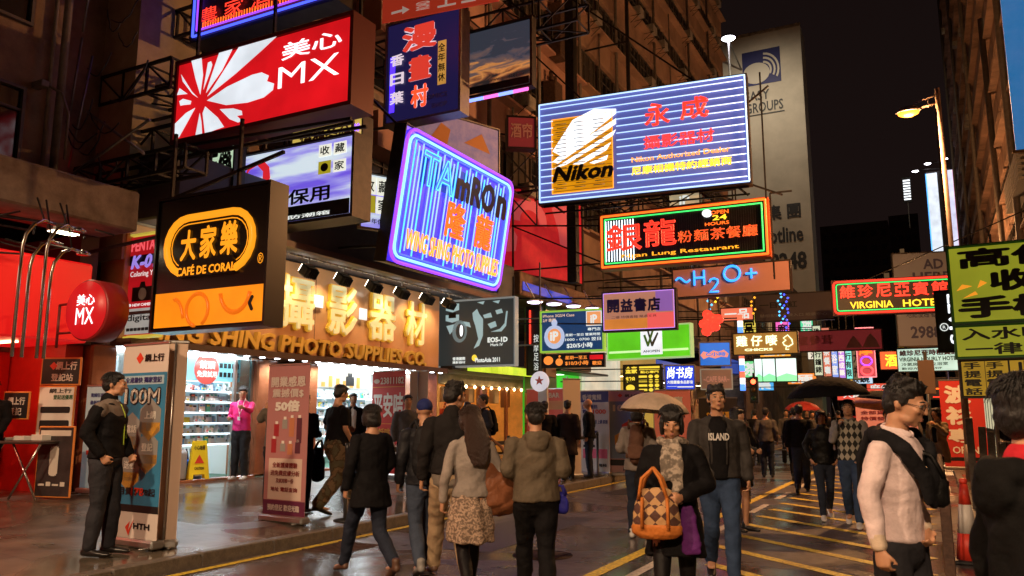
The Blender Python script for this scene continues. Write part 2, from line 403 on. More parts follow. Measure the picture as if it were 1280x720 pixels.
def add_window(b, fm, gm, sl, X, y, z, gi):
    o = from_mesh('window', fm, b, None, (X, y, z))
    key = 'pane%s%d' % (gm.name, gi)
    if key not in PM: PM[key] = gm.copy(); PM[key].materials.clear(); PM[key].materials.append((glassmats+[lit_glass])[gi])
    from_mesh('pane', PM[key], o, None, (0, 0, 0)); 
    return o
PM = {}
acb = MB(); acb.bbox(.05, .5, -.32, .32, 0, .42, .015); 
for k in range(7): acb.box(.5, .512, -.28, .1, .05+.05*k, .07+.05*k)
ac_mesh = acb.mesh('air_conditioner'); ac_mesh.materials.append(ac_m)
brk = MB().bar((0, -.28, -.02), (.5, -.28, -.02), .02, 4).bar((0, .28, -.02), (.5, .28, -.02), .02, 4).bar((0, -.28, -.35), (.45, -.28, -.02), .015, 4).bar((0, .28, -.35), (.45, .28, -.02), .015, 4).mesh('bracket'); brk.materials.append(dark_steel)
rnd = random.Random(5)
def facade(name, label, X, y0, y1, z0, z1, wall, pitch, zs, depth=9, ledge=.35, winw=1.5, band=1.2, gap=.35, pil=None, base_wall=None):
    """storeyed block: core wall, projecting spandrel bands, recessed ribbons of windows"""
    b = thing(name, label, 'building', (0, 0, 0))
    MB().box(X-depth, X-.25, y0, y1, z0, z1).build('wall', base_wall or wall_dark, b)
    k = 0; z = zs
    sp = MB(); lg = MB()
    while z < z1-.5:
        sp.bbox(X-.25, X, y0, y1, z, z+band, .02)
        lg.box(X, X+ledge, y0+.05, y1-.05, z+band-.12, z+band-.03)
        z += pitch
    sp.build('spandrel', wall, b); lg.build('ledge', wall, b)
    if pil:
        pb = MB(); y = y0
        while y < y1-.1:
            pb.box(X-.24, X-.02, y, min(y1, y+.35), zs, z1); y += pil
        pb.build('pier', wall, b)
    fm, gm, sl = win_meshes(winw, pitch-band-.04, 3, name)
    z = zs
    while z < z1-pitch:
        y = y0+.45+winw/2
        while y < y1-winw/2-.2:
            gi = rnd.choice([0, 1, 2, 3, 4, 0, 1, 3])
            if rnd.random() < .05: gi = 5
            add_window(b, fm, gm, sl, X-.2, y, z+band+.01, gi); y += winw+gap
        z += pitch
    return b
# block over the red fast-food shop (left edge)
A = thing('corner_building', 'brown stained building at the left edge with windows over a concrete slab', 'building', (0, 0, 0))
MB().box(-20, -11.4, -8, 7.05, 5.0, 30).build('wall', wall_brown, A)
MB().bbox(-11.6, -10.6, -8, 7.95, 4.28, 4.90, .03).build('canopy_slab', concrete, A)
MB().box(-11.6, -11.45, -8, 7.9, 4.9, 5.02).build('flashing', concrete, A)
MB().bar((-11.25, 6.95, 4.9), (-11.25, 7.0, 30), .06, 8).bar((-11.2, 6.75, 5.0), (-11.2, 6.75, 30), .03, 8).build('drain_pipe', pipe_m, A)
fm, gm, sl = win_meshes(1.5, 1.15, 2, 'A')
for z in (5.05, 7.15, 9.6, 12.1):
    for y in (5.75, 3.7, 1.6): add_window(A, fm, gm, sl, -11.36, y, z, 0)
cu = mat('red_curtain', (.25, .03, .02), .8, var=.4, vscale=4, stretch=(1, 8, .3))
MB().box(-11.40, -11.385, 5.1, 5.75, 7.5, 8.2).build('curtain', cu, A)
MB().bbox(-11.4, -11.15, 6.60, 6.72, 6.25, 6.35, .01).path([(-11.2, 6.68, 6.3), (-11.05, 6.85, 6.2), (-11.0, 6.95, 5.9), (-11.0, 6.95, 5.2)], .02, 8).build('wall_lamp_pipe', pipe_m, A)
# second block : over the photo shop
B = thing('photo_shop_building', 'grimy brown building above the photo supplies shop behind the sign trusses', 'building', (0, 0, 0))
MB().box(-20, -12.3, 7.05, 17.7, 5.0, 31).build('wall', wall_brown, B)
MB().box(-12.3, -11.42, 8.3, 9.6, 4.0, 9.0).build('pier', wall_beige, B)
fmB, gmB, slB = win_meshes(1.3, 1.4, 2, 'B')
for zi in range(8):
    for yi in range(5):
        add_window(B, fmB, gmB, slB, -12.24, 9.2+1.75*yi, 6.9+3.0*zi, (zi+yi) % 5)
    MB().box(-12.3, -12.0, 8.4, 17.6, 6.45+3*zi, 6.6+3*zi).build('ledge', concrete, B)
for zi in range(6):
    MB().box(-12.3, -11.5, 15.0+.01*zi, 17.6, 8.0+3*zi, 8.9+3*zi).build('balcony_wall', wall_pink, B)
# third & fourth block
Cb = facade('tenement_block', 'pinkish tenement block with window ribbons above the orange arcade', -11.4, 17.72, 27.6, 5.7, 31, wall_pink, 2.95, 7.25, winw=1.45)
Db = facade('tenement_block', 'long brown tenement block with old window ribbons behind the blue striped neon sign', -11.42, 27.65, 54, 5.7, 31, mat('brown_render', (.36, .22, .15), .85, var=.35, vscale=.7, bump=.12), 2.95, 7.35, winw=1.6)
for (b_, y0, y1, X) in ((Cb, 18.5, 27, -11.4), (Db, 28.5, 53, -11.42)):
    y = y0
    while y < y1:
        for k in range(8):
            if rnd.random() < .42:
                z = 7.3+2.95*k+1.15
                o = from_mesh('air_conditioner', ac_mesh, b_, None, (X+.02, y+rnd.uniform(-.3, .3), z)); from_mesh('bracket', brk, o)
        y += 1.9
pp = MB()
for y in (20.1, 23.6, 27.3, 31.5, 37.2, 44, 49): pp.bar((-11.25, y, 5.8), (-11.25, y, 31), .07, 8)
for y in (21.7, 29.5, 40.1): pp.bar((-11.28, y, 5.8), (-11.28, y, 31), .035, 8)
pp.build('drain_pipe', pipe_m, Cb)
# metal flues / chimneys up the wall
fl = MB()
for (y, z) in ((24.4, 11.0), (26.7, 10.7), (24.9, 14.2), (33, 13), (41, 15)): MB().bbox(-11.35, -10.85, y-.3, y+.3, z, z+2.1, .03).bar((-11.1, y-.12, z+2.1), (-11.1, y-.12, z+2.5), .09, 10).bar((-11.1, y+.15, z+2.1), (-11.1, y+.15, z+2.4), .09, 10).build('vent_box', rust_steel, Cb if y < 27.6 else Db)
None
# side-wall block with the painted logo
logo_wall = mat('pale_side_wall', (.50, .45, .38), .85, var=.22, vscale=.25, bump=.1)
E_ = thing('logo_building', 'pale tower side wall with blue painted logo rising behind the hanging signs', 'building', (0, 0, 0), 0)
MB().box(-24, -9.35, 82, 85, 0, 41.2).build('wall', logo_wall, E_)
MB().box(-24, -9.3, 81.9, 82, 41.2, 41.5).build('parapet', concrete, E_)
def wall_text(parent, body, x0, z0, x1, z1, y, m, bold=.02, name='lettering'):
    vs, fs = flat_text(body, x0, z0, x1, z1, y, bold); b = MB(); b._add(vs, fs); return b.build(name, m, parent)
navy = mat('navy_paint', (.012, .014, .10), .6); ink = mat('dark_lettering_paint', (.03, .03, .035), .6)
MB().box(-15.3, -11.45, 81.96, 81.99, 35.6, 39.4).build('emblem_panel', navy, E_)
pw = mat('pale_emblem_paint', (.5, .46, .4), .7)
em_ = MB(); pts = [(-13.9+1.35*math.cos(a), 36.9+1.15*math.sin(a)) for a in [R(k*15) for k in range(24)]]; em_.prism(pts, 81.93, 81.955)
for r0 in (.9, 1.35, 1.8):
    o_ = [(-13.2+(r0+.12)*math.cos(R(a))*.85, 37.1+(r0+.12)*math.sin(R(a))) for a in range(-30, 100, 13)]; i_ = [(-13.2+(r0-.1)*math.cos(R(a))*.85, 37.1+(r0-.1)*math.sin(R(a))) for a in range(-30, 100, 13)]
    em_.prism(o_+i_[::-1], 81.93, 81.955)
em_.build('emblem', pw, E_)
wall_text(E_, 'EASY', -15.2, 33.9, -12.7, 35.0, 81.95, ink); wall_text(E_, 'GROUPS', -15.2, 32.6, -11.4, 33.7, 81.95, ink)
MB().box(-15.2, -11.3, 81.94, 81.97, 32.3, 32.42).build('underline', ink, E_)
wall_text(E_, '逸 居 集 團', -17.5, 21.0, -10.3, 22.6, 81.95, ink, .03)
wall_text(E_, 'Hotline', -14.4, 18.6, -10.2, 20.2, 81.95, ink, .03)
wall_text(E_, '2889 8248', -17.4, 15.8, -10.0, 17.6, 81.95, ink, .04)
fl2 = glow('flood_lamp', (.95, .9, 1.0), 14)
tt = thing('flood_lamp', 'bright flood lamp over the pale wall with the blue painted logo', 'lamp', (-15.4, 76, 38.6))
MB().bar((0, 0, -12), (0, 0, .2), .12, 6).bar((0, 5.9, -1), (0, 0, -.2), .08, 6).build('arm', grey_steel, tt)
MB().lathe([(.45, .25), (.7, 0), (.68, -.08)], (0, 0, 0), 16).build('lamp_housing', grey_steel, tt); MB().lathe([(.66, -.09), (.5, -.2), (.05, -.26)], (0, 0, 0), 16).build('lamp_lens', fl2, tt)
ld = bpy.data.lights.new('lamp_light', 'SPOT'); ld.energy = 4200; ld.color = (1, .84, .6); ld.spot_size = R(150); ld.spot_blend = 1; lo = bpy.data.objects.new('lamp_light', ld); lo.location = (2.5, -4, -1.5); lo.rotation_euler = (R(40), 0, 0); link(lo, tt)
# lower blocks between and far end
F_ = thing('low_shop_block', 'low dark shop block beyond the tenements under the pale logo wall', 'building', (0, 0, 0))
MB().box(-24, -11.0, 54, 81.8, 0, 13.5).build('wall', wall_dark, F_)
fmF, gmF, slF = win_meshes(2.2, 1.5, 3, 'F')
for zi in range(3):
    for yi in range(9): add_window(F_, fmF, gmF, slF, -10.95, 56+2.9*yi, 5.2+2.8*zi, (zi*2+yi) % 6)
def far_block(label, x0, x1, y0, y1, z, wall, nwx, nwz, ww=1.2, wh=1.4, side=-1, litp=.03):
    b = thing('far_building', label, 'building', (0, 0, 0)); MB().box(x0, x1, y0, y1, 0, z).build('wall', wall, b)
    f = MB().box(-ww/2, ww/2, -.06, -.01, 0, .08).box(-ww/2, ww/2, -.06, -.01, wh-.08, wh).box(-ww/2, -ww/2+.08, -.06, -.01, .08, wh-.08).box(ww/2-.08, ww/2, -.06, -.01, .08, wh-.08).mesh('window'); f.materials.append(frame_m)
    g1 = MB().box(-ww/2+.05, ww/2-.05, -.03, -.005, .05, wh-.05).mesh('pane'); g1.materials.append(glass_dark); g2 = g1.copy(); g2.materials.clear(); g2.materials.append(mat('far_lit_window', (.1, .07, .04), .3, em=(.8, .45, .2), st=.12))
    for i in range(nwx):
        for j in range(nwz):
            o = from_mesh('window', f, b, None, (x0+(x1-x0)*(i+.5)/nwx, y0, 4+(z-5)*(j+.3)/nwz)); from_mesh('pane', g2 if rnd.random() < litp else g1, o)
    return b
far_wall = mat('far_dark_wall', (.14, .11, .10), .9, var=.3, vscale=.2)
far_block('dark tower block at the far end of the street', -20, -6, 190, 205, 44, far_wall, 7, 12)
far_block('faint stepped dark tower against the night sky beyond the hotel sign', -7, 0, 230, 245, 54, far_wall, 4, 14, litp=.04)
far_block('dark low block closing the end of the street', -3, 9, 245, 255, 30, far_wall, 6, 7)
# ================================================================ right side
wall_r = mat('brown_tiled_wall', (.40, .24, .17), .8, var=.35, vscale=.6, bump=.15, stain=(.12, .075, .055))
Rb = facade('right_tenement', 'brown tiled tenement block at the right edge with cluttered ledges', 4.0, 30, 94, 4.6, 46, wall_r, 2.95, 5.0, winw=2.2)
Rb.scale = (-1, 1, 1); Rb.location = (8.0, 0, 0)
for ch in list(Rb.children): pass
rc = MB()
for z in (10.4,): 
    for k in range(6): rc.box(4.0, 4.5, 35, 41, z+.22*k, z+.22*k+.1)
rc.build('louvre', ac_m, Rb)
rv = MB()
for (y, z0, z1) in ((38, 5, 40), (46, 5, 22), (60, 12, 46), (75, 5, 40), (92, 5, 46)): rv.bar((4.35, y, z0), (4.35, y, z1), .14, 8)
rv.build('drain_pipe', pipe_m, Rb)
for k in range(16):
    y = 40+rnd.random()*50; z = 7.3+2.95*rnd.randint(0, 11)
    o = from_mesh('air_conditioner', ac_mesh, Rb, None, (4.02, y, z))
bg_ = thing('near_right_building', 'brown wall of the building above the right pavement at the frame edge', 'building', (0, 0, 0))
MB().box(4.4, 10, 4, 29.8, 4.5, 30).build('wall', wall_r, bg_); MB().box(4.3, 4.39, 4, 29.8, 6.6, 6.8).box(4.2, 4.39, 4, 29.8, 9.6, 9.8).box(4.2, 4.39, 4, 29.8, 12.6, 12.8).build('ledge', concrete, bg_)
# ================================================================ signs
def art(TL, TR, BR, BL):
    """turns a drawing position inside a slanted outline into sign fractions (u right, v up)"""
    def f(p):
        x, y = p; u = .5; v = .5
        for _ in range(12):
            xl = BL[0]+(TL[0]-BL[0])*v; xr = BR[0]+(TR[0]-BR[0])*v; u = (x-xl)/(xr-xl)
            yt = TL[1]+(TR[1]-TL[1])*u; yb = BL[1]+(BR[1]-BL[1])*u; v = (yb-y)/(yb-yt)
        return u, v
    return f
def tx(s, a, body, p0, p1, m, **k):
    u0, v0 = a(p0); u1, v1 = a(p1); return s.text(body, u0, v0, u1, v1, m, **k)
def pl(s, a, lists, m, **k): return s.polys([[a(p) for p in q] for q in lists], m, **k)

red_face = glow('lit_red_acrylic', hexc('D8141C'), .95)
white_face = glow('lit_white_acrylic', (.82, .88, .95), .95)
white_bright = glow('bright_white_acrylic', (.9, .95, 1), 1.5)
n_white = glow('white_neon', (.75, .9, 1.0), 3.2)
n_blue = glow('blue_neon', (.06, .10, 1.0), 1.8)
n_violet = glow('violet_neon', (.34, .06, 1.0), 1.4)
n_cyan = glow('cyan_neon', (.10, .55, 1.0), 1.7)
n_ice = glow('ice_blue_neon', (.50, .72, 1.0), 1.25)
n_red = glow('red_neon', (1.0, .04, .02), 1.7)
n_orange = glow('orange_neon', (1.0, .15, .015), 1.6)
n_amber = glow('amber_neon', (1.0, .38, .02), 1.5)
n_yellow = glow('yellow_neon', (1.0, .62, .03), 1.6)
n_green = glow('green_neon', (.05, 1.0, .18), 1.3)
n_pink = glow('pink_neon', (1.0, .08, .10), 1.4)
ink_b = mat('black_vinyl', (.008, .008, .009), .5)
cab = mat('sign_cabinet', (.045, .035, .03), .5, .5, var=.4)
cab_red = mat('red_sign_cabinet', (.16, .02, .02), .45, .2)
cab_l = mat('pale_sign_cabinet', (.30, .27, .23), .5, .4, var=.25)

# --- red fast food sign with petals
A1 = ((220,85), (437,18), (437,130), (220,172))
s = Sign('hanging_sign', 'large red lit sign with white petal burst and two characters above MX', (-8.74, 8.4, 6.51), 3.54, 1.29, 0, .5); a = art(*A1)
s.cabinet(cab_red, .06); s.face(red_face)
pet = [[(225,96),(242,115),(251,122),(243,118),(228,104)], [(237,75),(252,72),(256,95),(254,118),(246,100)], [(260,96),(262,80),(266,78),(268,82),(266,90),(258,112)],
 [(277,66),(295,60),(282,88),(262,116),(264,108)], [(304,57),(355,40),(333,62),(300,92),(264,120),(272,108)],
 [(264,125),(290,108),(322,93),(334,90),(343,94),(341,101),(350,104),(349,112),(338,121),(318,127),(290,130)],
 [(282,135),(300,134),(311,137),(312,142),(305,143),(312,149),(307,151),(296,147)], [(262,132),(280,145),(289,156),(276,160),(264,164),(259,140)],
 [(255,140),(258,150),(260,164),(251,166)], [(248,134),(240,148),(228,168),(222,171),(221,153),(236,140)], [(225,127),(230,124),(242,126),(241,130),(232,131),(227,132)], [(224,112),(236,118),(221,120)]]
for q in pet: pl(s, a, [q], white_face, name='petal')
tx(s, a, '美心', (358,76), (428,34), white_bright, bold=.012); tx(s, a, 'MX', (355,111), (426,66), white_bright, bold=-.005)
s.bars([((-1.7, .3, 1.3), (-1.7, .3, 2.6)), ((0, .3, 1.3), (0, .3, 2.6)), ((1.7, .3, 1.3), (1.7, .3, 2.6)), ((-1.75, .1, -.08), (1.75, .1, -.22)), ((-1.75, .45, -.08), (1.75, .45, -.22)), ((-3.0, .1, -.3), (1.8, .1, -.28)), ((-3.0, .3, .6), (-1.78, .3, .6)), ((-3.0, .3, 1.2), (-1.78, .3, 1.2))], dark_steel, .03)

# --- purple framed restaurant neon above it
A0 = ((246,-22), (425,-75), (418,0), (240,50))
s = Sign('neon_sign', 'blue framed neon sign with red neon characters at the very top', (-9.27, 8.9, 8.37), 3.14, 1.02, 0, .35); a = art(*A0)
s.cabinet(cab, .05); s.face(mat('dark_purple_panel', (.05, .02, .05), .4))
s.border(n_blue, .05, .022); s.border(n_violet, .14, .018, name='inner_neon_tube')
for k, ch in enumerate('農家酒鄉'): tx(s, a, ch, (214+38*k if 0 else 252+34*k, 34-10*k), (252+34*k+27, 4-10*k), n_red, bold=.0, y=-.05)
fr = MB()
for k in range(46): x = -1.35+2.7*k/45; fr.bar((x, -.03, .14), (x, -.03, .26), .010, 4)
fr.build('neon_tube', n_orange, s.root)

# --- comic book shop sign
A2 = ((484,34), (575,8), (573,140), (483,152))
s = Sign('hanging_sign', 'dark blue vertical sign with three large outlined red characters and yellow side strip', (-8.88, 13.0, 8.65), 1.79, 2.19, 0, .35); a = art(*A2)
s.cabinet(cab_l, .05); s.face(mat('navy_panel', (.012, .012, .05), .35, em=(.05, .04, .25), st=.18))
w_out = glow('pale_outline_lettering', (.9, .75, .85), .75); red_l = glow('dull_red_lettering', (.75, .05, .03), .8)
for ch, p0, p1, mm in (('漫', (503,68), (548,24), red_l), ('畫', (512,103), (541,66), red_l), ('村', (515,136), (537,104), glow('bright_red_lettering', (1, .07, .02), 1.3))):
    tx(s, a, ch, p0, p1, w_out, bold=.075, y=-.004); tx(s, a, ch, p0, p1, mm, bold=.04, y=-.010)
u0, v0 = a((486,140)); u1, v1 = a((503,64))
s.rect('blue_light', .05, .10, .12, .66, glow('deep_blue_light', (.06, .02, 1), 2.2), y=-.01)
for k, ch in enumerate('看漫畫'[:0]+'香日葉'): tx(s, a, ch, (489,88+23*k-3), (507,70+23*k-3), w_out, bold=.03, y=-.03)
u0, v0 = a((548,108)); u1, v1 = a((559,50)); s.rect('yellow_strip', u0, v0, u1, v1, glow('amber_panel', (.85, .42, .08), .55))
s.vtext('全年無休', u0+.01, v0+.02, u1-.01, v1-.02, ink_b, y=-.016, bold=.02)
tx(s, a, 'COMICS', (529,127), (560,116), mat('grey_lettering', (.3, .3, .28), .5), bold=.02); tx(s, a, 'SHOP', (541,137), (560,128), mat('grey_lettering'), bold=.02)
s.bars([((-.95, .2, 2.2), (-.95, .2, 4.2)), ((.95, .2, 2.2), (.95, .2, 4.2)), ((-.95, .2, .0), (-2.4, .2, .1)), ((-.95, .2, 1.1), (-2.4, .2, 1.5))], grey_steel, .035)

# --- red fabric banner over it
s = Sign('hanging_banner', 'red banner with white arrow hanging above the comic shop sign', (-7.84, 12.0, 9.49), 2.45, .74, 7, .04, 'banner'); a = art((478,-15), (625,-45), (620,0), (478,30))
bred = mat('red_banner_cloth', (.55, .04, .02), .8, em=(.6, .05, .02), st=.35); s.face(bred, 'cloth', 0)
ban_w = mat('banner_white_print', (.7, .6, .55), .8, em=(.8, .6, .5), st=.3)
pl(s, a, [[(490,16),(504,12),(504,8),(513,12),(504,18),(504,15),(490,19)]], ban_w, name='arrow'); tx(s, a, 'ROAD', (521,14), (539,0), ban_w, rot=90); tx(s, a, '上', (548,10), (572,-14), ban_w); tx(s, a, '二', (577,4), (596,-16), ban_w)
s.rect('yellow_band', .03, .72, .30, .98, glow('yellow_cloth', (.8, .5, .05), .5))
s.bars([((-1.22, 0, .74), (-1.22, 0, 2.0)), ((1.22, 0, .74), (1.22, 0, 2.0)), ((-1.3, .05, .76), (1.3, .05, .76))], grey_steel, .02)

# --- sunset billboard
def sunset_mat():
    m = bpy.data.materials.new('sunset_print'); m.use_nodes = True; n = m.node_tree.nodes; l = m.node_tree.links; b = n['Principled BSDF']
    t = n.new('ShaderNodeTexCoord'); mp = n.new('ShaderNodeMapping'); mp.inputs['Scale'].default_value = (.8, 1, 2.6); l.new(t.outputs['Object'], mp.inputs[0])
    z = n.new('ShaderNodeTexNoise'); z.inputs['Scale'].default_value = 1.6; z.inputs['Detail'].default_value = 7; z.inputs['Distortion'].default_value = 1.2; l.new(mp.outputs[0], z.inputs[0])
    sp = n.new('ShaderNodeSeparateXYZ'); l.new(t.outputs['Object'], sp.inputs[0])
    ma = n.new('ShaderNodeMath'); ma.operation = 'MULTIPLY_ADD'; l.new(sp.outputs['Z'], ma.inputs[0]); ma.inputs[1].default_value = .55; l.new(z.outputs['Fac'], ma.inputs[2])
    r = n.new('ShaderNodeValToRGB'); e = r.color_ramp.elements
    e[0].position = .52; e[0].color = (.02, .015, .015, 1); e[1].position = 1.25; e[1].color = (.03, .035, .05, 1)
    for p, c in ((.62, (.20, .07, .03, 1)), (.74, (.55, .22, .06, 1)), (.84, (.13, .08, .07, 1)), (.98, (.05, .05, .07, 1))): q = e.new(min(p, 1)); q.color = c
    l.new(ma.outputs[0], r.inputs[0]); l.new(r.outputs[0], b.inputs['Base Color']); l.new(r.outputs[0], b.inputs['Emission Color']); b.inputs['Emission Strength'].default_value = .9; return m
s = Sign('billboard', 'dark billboard with a sunset sky picture and a pink light strip below', (-7.7, 14.0, 8.98), 1.65, 1.44, 0, .2, 'billboard')
s.cabinet(cab, .05); s.face(sunset_mat()); s.rect('black_band', .02, .02, .98, .13, ink_b); s.text('www.sunset.com', .42, .15, .9, .2, mat('grey_lettering'))
for k in range(9): s.rect('light_strip', .02+.107*k, -.10, .02+.107*k+.1, -.055, [glow('pink_strip_light', (1, .15, .6), 1.6), glow('blue_strip_light', (.2, .3, 1), 2)][(k*k+k//2) % 2], y=-.03, th=.03)
s.bars([((-.82, .15, 1.44), (-.82, .15, 3.2)), ((.82, .15, 1.44), (.82, .15, 3.2)), ((-.9, .1, 1.52), (.9, .1, 1.52)), ((.82, .15, 1.44), (-.82, .15, 3.2)), ((-.82, .15, .7), (-2.6, .15, .7)), ((-.82, .15, 0), (-2.6, .15, .2))], dark_steel, .03)

# --- warranty / collector sign
def streak_mat():
    m = bpy.data.materials.new('blue_streak_print'); m.use_nodes = True; n = m.node_tree.nodes; l = m.node_tree.links; b = n['Principled BSDF']
    t = n.new('ShaderNodeTexCoord'); mp = n.new('ShaderNodeMapping'); mp.inputs['Rotation'].default_value = (0, R(38), 0); mp.inputs['Scale'].default_value = (.35, 1, 2.3); l.new(t.outputs['Object'], mp.inputs[0])
    z = n.new('ShaderNodeTexNoise'); z.inputs['Scale'].default_value = 1.5; z.inputs['Detail'].default_value = 4; l.new(mp.outputs[0], z.inputs[0])
    r = n.new('ShaderNodeValToRGB'); e = r.color_ramp.elements; e[0].position = .36; e[0].color = (.16, .10, .75, 1); e[1].position = .58; e[1].color = (.66, .78, .86, 1); q = e.new(.47); q.color = (.35, .33, .85, 1)
    l.new(z.outputs['Fac'], r.inputs[0]); l.new(r.outputs[0], b.inputs['Base Color']); l.new(r.outputs[0], b.inputs['Emission Color']); b.inputs['Emission Strength'].default_value = .85; return m
A3 = ((289,196), (441,170), (441,262), (289,292))
s = Sign('hanging_sign', 'white and violet lit sign with red swirl and four tiles behind the cafe sign', (-10.0, 10.5, 5.62), 2.83, 1.41, 0, .5); a = art(*A3); streak = streak_mat()
s.cabinet(cab, .05); s.face(streak); s.rect('black_band', .01, .01, .99, .20, ink_b)
tile = glow('cream_tile', (.85, .85, .72), .9); olive = glow('olive_tile', (.45, .38, .02), .7)
for i, (ch, p0, p1) in enumerate((('收', (401,197), (416,180)), ('藏', (419,194), (434,177)), (None, (401,218), (416,200)), ('家', (419,215), (434,198)))):
    u0, v0 = a(p0); u1, v1 = a(p1); s.rect('character_tile', u0, v0, u1, v1, tile if ch else olive, y=-.008)
    if ch: s.text(ch, u0+.012, v0+.02, u1-.012, v1-.02, ink_b, y=-.012, bold=.02)
    else: s.poly([(u0+(u1-u0)*(.5+.3*math.cos(R(k*20))), v0+(v1-v0)*(.5+.33*math.sin(R(k*20)))) for k in range(18)], ink_b, y=-.013, name='ball')
tx(s, a, '電子防潮箱', (330,281), (417,259), glow('white_lettering', (.8, .85, .8), .8), bold=.02); tx(s, a, '年保用', (338,262), (416,228), ink_b, bold=.025)
sw = [(306,222),(309,210),(318,202),(330,200),(338,208),(340,222),(334,236),(326,240),(340,246),(322,248),(322,240),(330,228),(330,214),(322,206),(312,212)]
pl(s, a, [sw], glow('red_swirl', (.75, .02, .03), .8), name='emblem')
s.bars([((-1.4, .25, 1.44), (-1.4, .25, 2.6)), ((1.2, .25, 1.44), (1.2, .25, 2.3))], dark_steel, .03)
s = Sign('hanging_sign', 'narrow side sign with stacked character tiles between the violet sign and the neon frame', (-9.35, 12.2, 5.63), .62, 1.08, 62, .12); s.cabinet(cab_l, .03); s.face(streak)
for i, ch in enumerate('收藏家'):
    q = [(.02, .62, .48, .95), (.5, .62, .97, .95), (.5, .28, .97, .60)][i]; s.rect('character_tile', *q, tile, y=-.008); s.text(ch, q[0]+.06, q[1]+.05, q[2]-.06, q[3]-.05, ink_b, y=-.012)
s.rect('character_tile', .02, .28, .48, .60, olive, y=-.008); s.text('年保用', .35, .08, .95, .18, ink_b)
# sign behind (yellow underside) and pale green panel
s = Sign('hanging_sign', 'yellow lit sign with dark red characters squeezed under the big red petal sign', (-9.8, 11.2, 6.75), 1.7, .42, 0, .3); s.cabinet(cab, .03); s.face(glow('yellow_acrylic', (.85, .6, .12), .7)); s.text('燒鵝冬菇', .12, .15, .85, .85, mat('maroon_lettering', (.2, .02, .02), .5), bold=.03); s.text('ooo', .86, .3, .98, .7, glow('violet_dots', (.3, .1, 1), 2), y=-.03)
s = Sign('hanging_sign', 'pale green lit sign with black strokes partly hidden behind the sign truss', (-10.87, 9.6, 5.8), .85, 1.0, 0, .25); s.cabinet(cab, .04); s.face(glow('pale_green_acrylic', (.6, .8, .55), .75)); s.text('店', .08, .1, .55, .9, ink_b, bold=.03); s.text('藥', .56, .15, .97, .9, ink_b, bold=.03)

# --- cafe sign
A4 = ((199,252), (340,233), (330,403), (190,411))
s = Sign('hanging_sign', 'black and orange cafe sign with looped emblem hanging over the pavement', (-8.51, 7.5, 3.59), 2.08, 1.84, 0, .32); a = art(*A4)
s.cabinet(mat('black_sign_box', (.006, .005, .005), .35), .035, .03); s.face(mat('black_acrylic', (.010, .007, .006), .25))
org = glow('orange_acrylic', hexc('F08A14'), .92); org2 = glow('deep_orange_print', hexc('E06A10'), .8); org3 = glow('logo_orange', hexc('F59A1C'), 1.0)
s.rect('orange_panel', .015, .015, .985, .275, org)
cu1 = [(u, v) for u, v in arc(.42, .13, .10, .12, -60, 260, 16)]; s.tube(cu1, org2, .03, -.006, 'swirl_print', n=4); s.tube(arc(.75, .26, .13, .17, 190, 350, 10), org2, .035, -.006, 'swirl_print', n=4); s.tube(arc(.2, .0, .1, .22, 20, 90, 8), org2, .03, -.006, 'swirl_print', n=4)
def stadium(cx, cz, hw, r, rz):
    return arc(cx+hw, cz, r, rz, -90, 90, 10)+arc(cx-hw, cz, r, rz, 90, 270, 10)
s.tube(stadium(.49, .62, .20, .19, .215), org3, .052, -.006, 'logo_ring', True, 8)
s.tube(stadium(.49, .62, .20, .145, .165), org3, .008, -.01, 'logo_ring', True, 4)
s.rect('logo_gap', .255, .375, .745, .50, mat('black_acrylic'), y=-.066, th=.06)
s.text('大', .235, .50, .38, .74, org3, .03, y=-.02); s.text('家', .415, .505, .565, .755, org3, .03, y=-.02); s.text('樂', .60, .51, .755, .765, org3, .03, y=-.02)
s.text('CAFÉ DE CORAL', .24, .385, .77, .465, org3, .03, y=-.07); s.text('®', .925, .42, .975, .50, org3, .0)
s.text('‹', .87, .09, .92, .20, ink_b, .05, y=-.02)
s.bars([((-1.02, .16, 1.86), (-1.02, .16, 2.9)), ((.3, .16, 1.86), (.3, .16, 2.9)), ((-1.1, .16, 1.9), (1.1, .16, 2.3)), ((-2.9, .16, 1.3), (-1.07, .16, 1.4)), ((-2.9, .16, .3), (-1.07, .16, .3))], dark_steel, .03)
s.rect('vent_grille', 1.001, .02, 1.01, .22, black_plastic, y=.1, th=.12)

# --- red and grey camera poster sign, round sign
s = Sign('poster_sign', 'red poster sign with yellow rim showing a camera, left of the black cafe sign', (-11.05, 8.45, 3.57), .74, 1.64, 0, .12); s.cabinet(glow('yellow_rim', (.75, .62, .08), .5), .03, .03)
s.face(glow('poster_red', hexc('B4141C'), .7)); s.rect('grey_band', .03, .02, .97, .27, glow('poster_grey', (.45, .45, .42), .6)); s.rect('dark_band', .03, .70, .97, .80, ink_b)
pr = glow('poster_white', (.85, .8, .78), .8); pk = glow('poster_pink', (.9, .12, .14), .9)
s.text('PENTAX', .06, .84, 1.0, .95, pk, .03, y=-.01); s.text('K-01', .1, .66, .95, .80, glow('violet_print', (.35, .25, .8), .8), .05, y=-.02, slant=.2); s.text('Coloring You', .08, .57, .97, .64, pr, .01); s.text('digital', .08, .13, .9, .21, ink_b); s.text('■■■■■■■', .08, .05, .9, .08, ink_b)
s.polys([[(.18, .34), (.85, .34), (.85, .48), (.6, .48), (.56, .53), (.44, .53), (.40, .48), (.18, .48)]], ink_b, name='camera_picture'); s.polys([[(.52+.13*math.cos(R(k*30)), .41+.06*math.sin(R(k*30))) for k in range(12)]], mat('grey_lettering'), y=-.012, name='lens_picture')
s.text('● NEW CAMERA', .1, .29, .9, .32, pr)
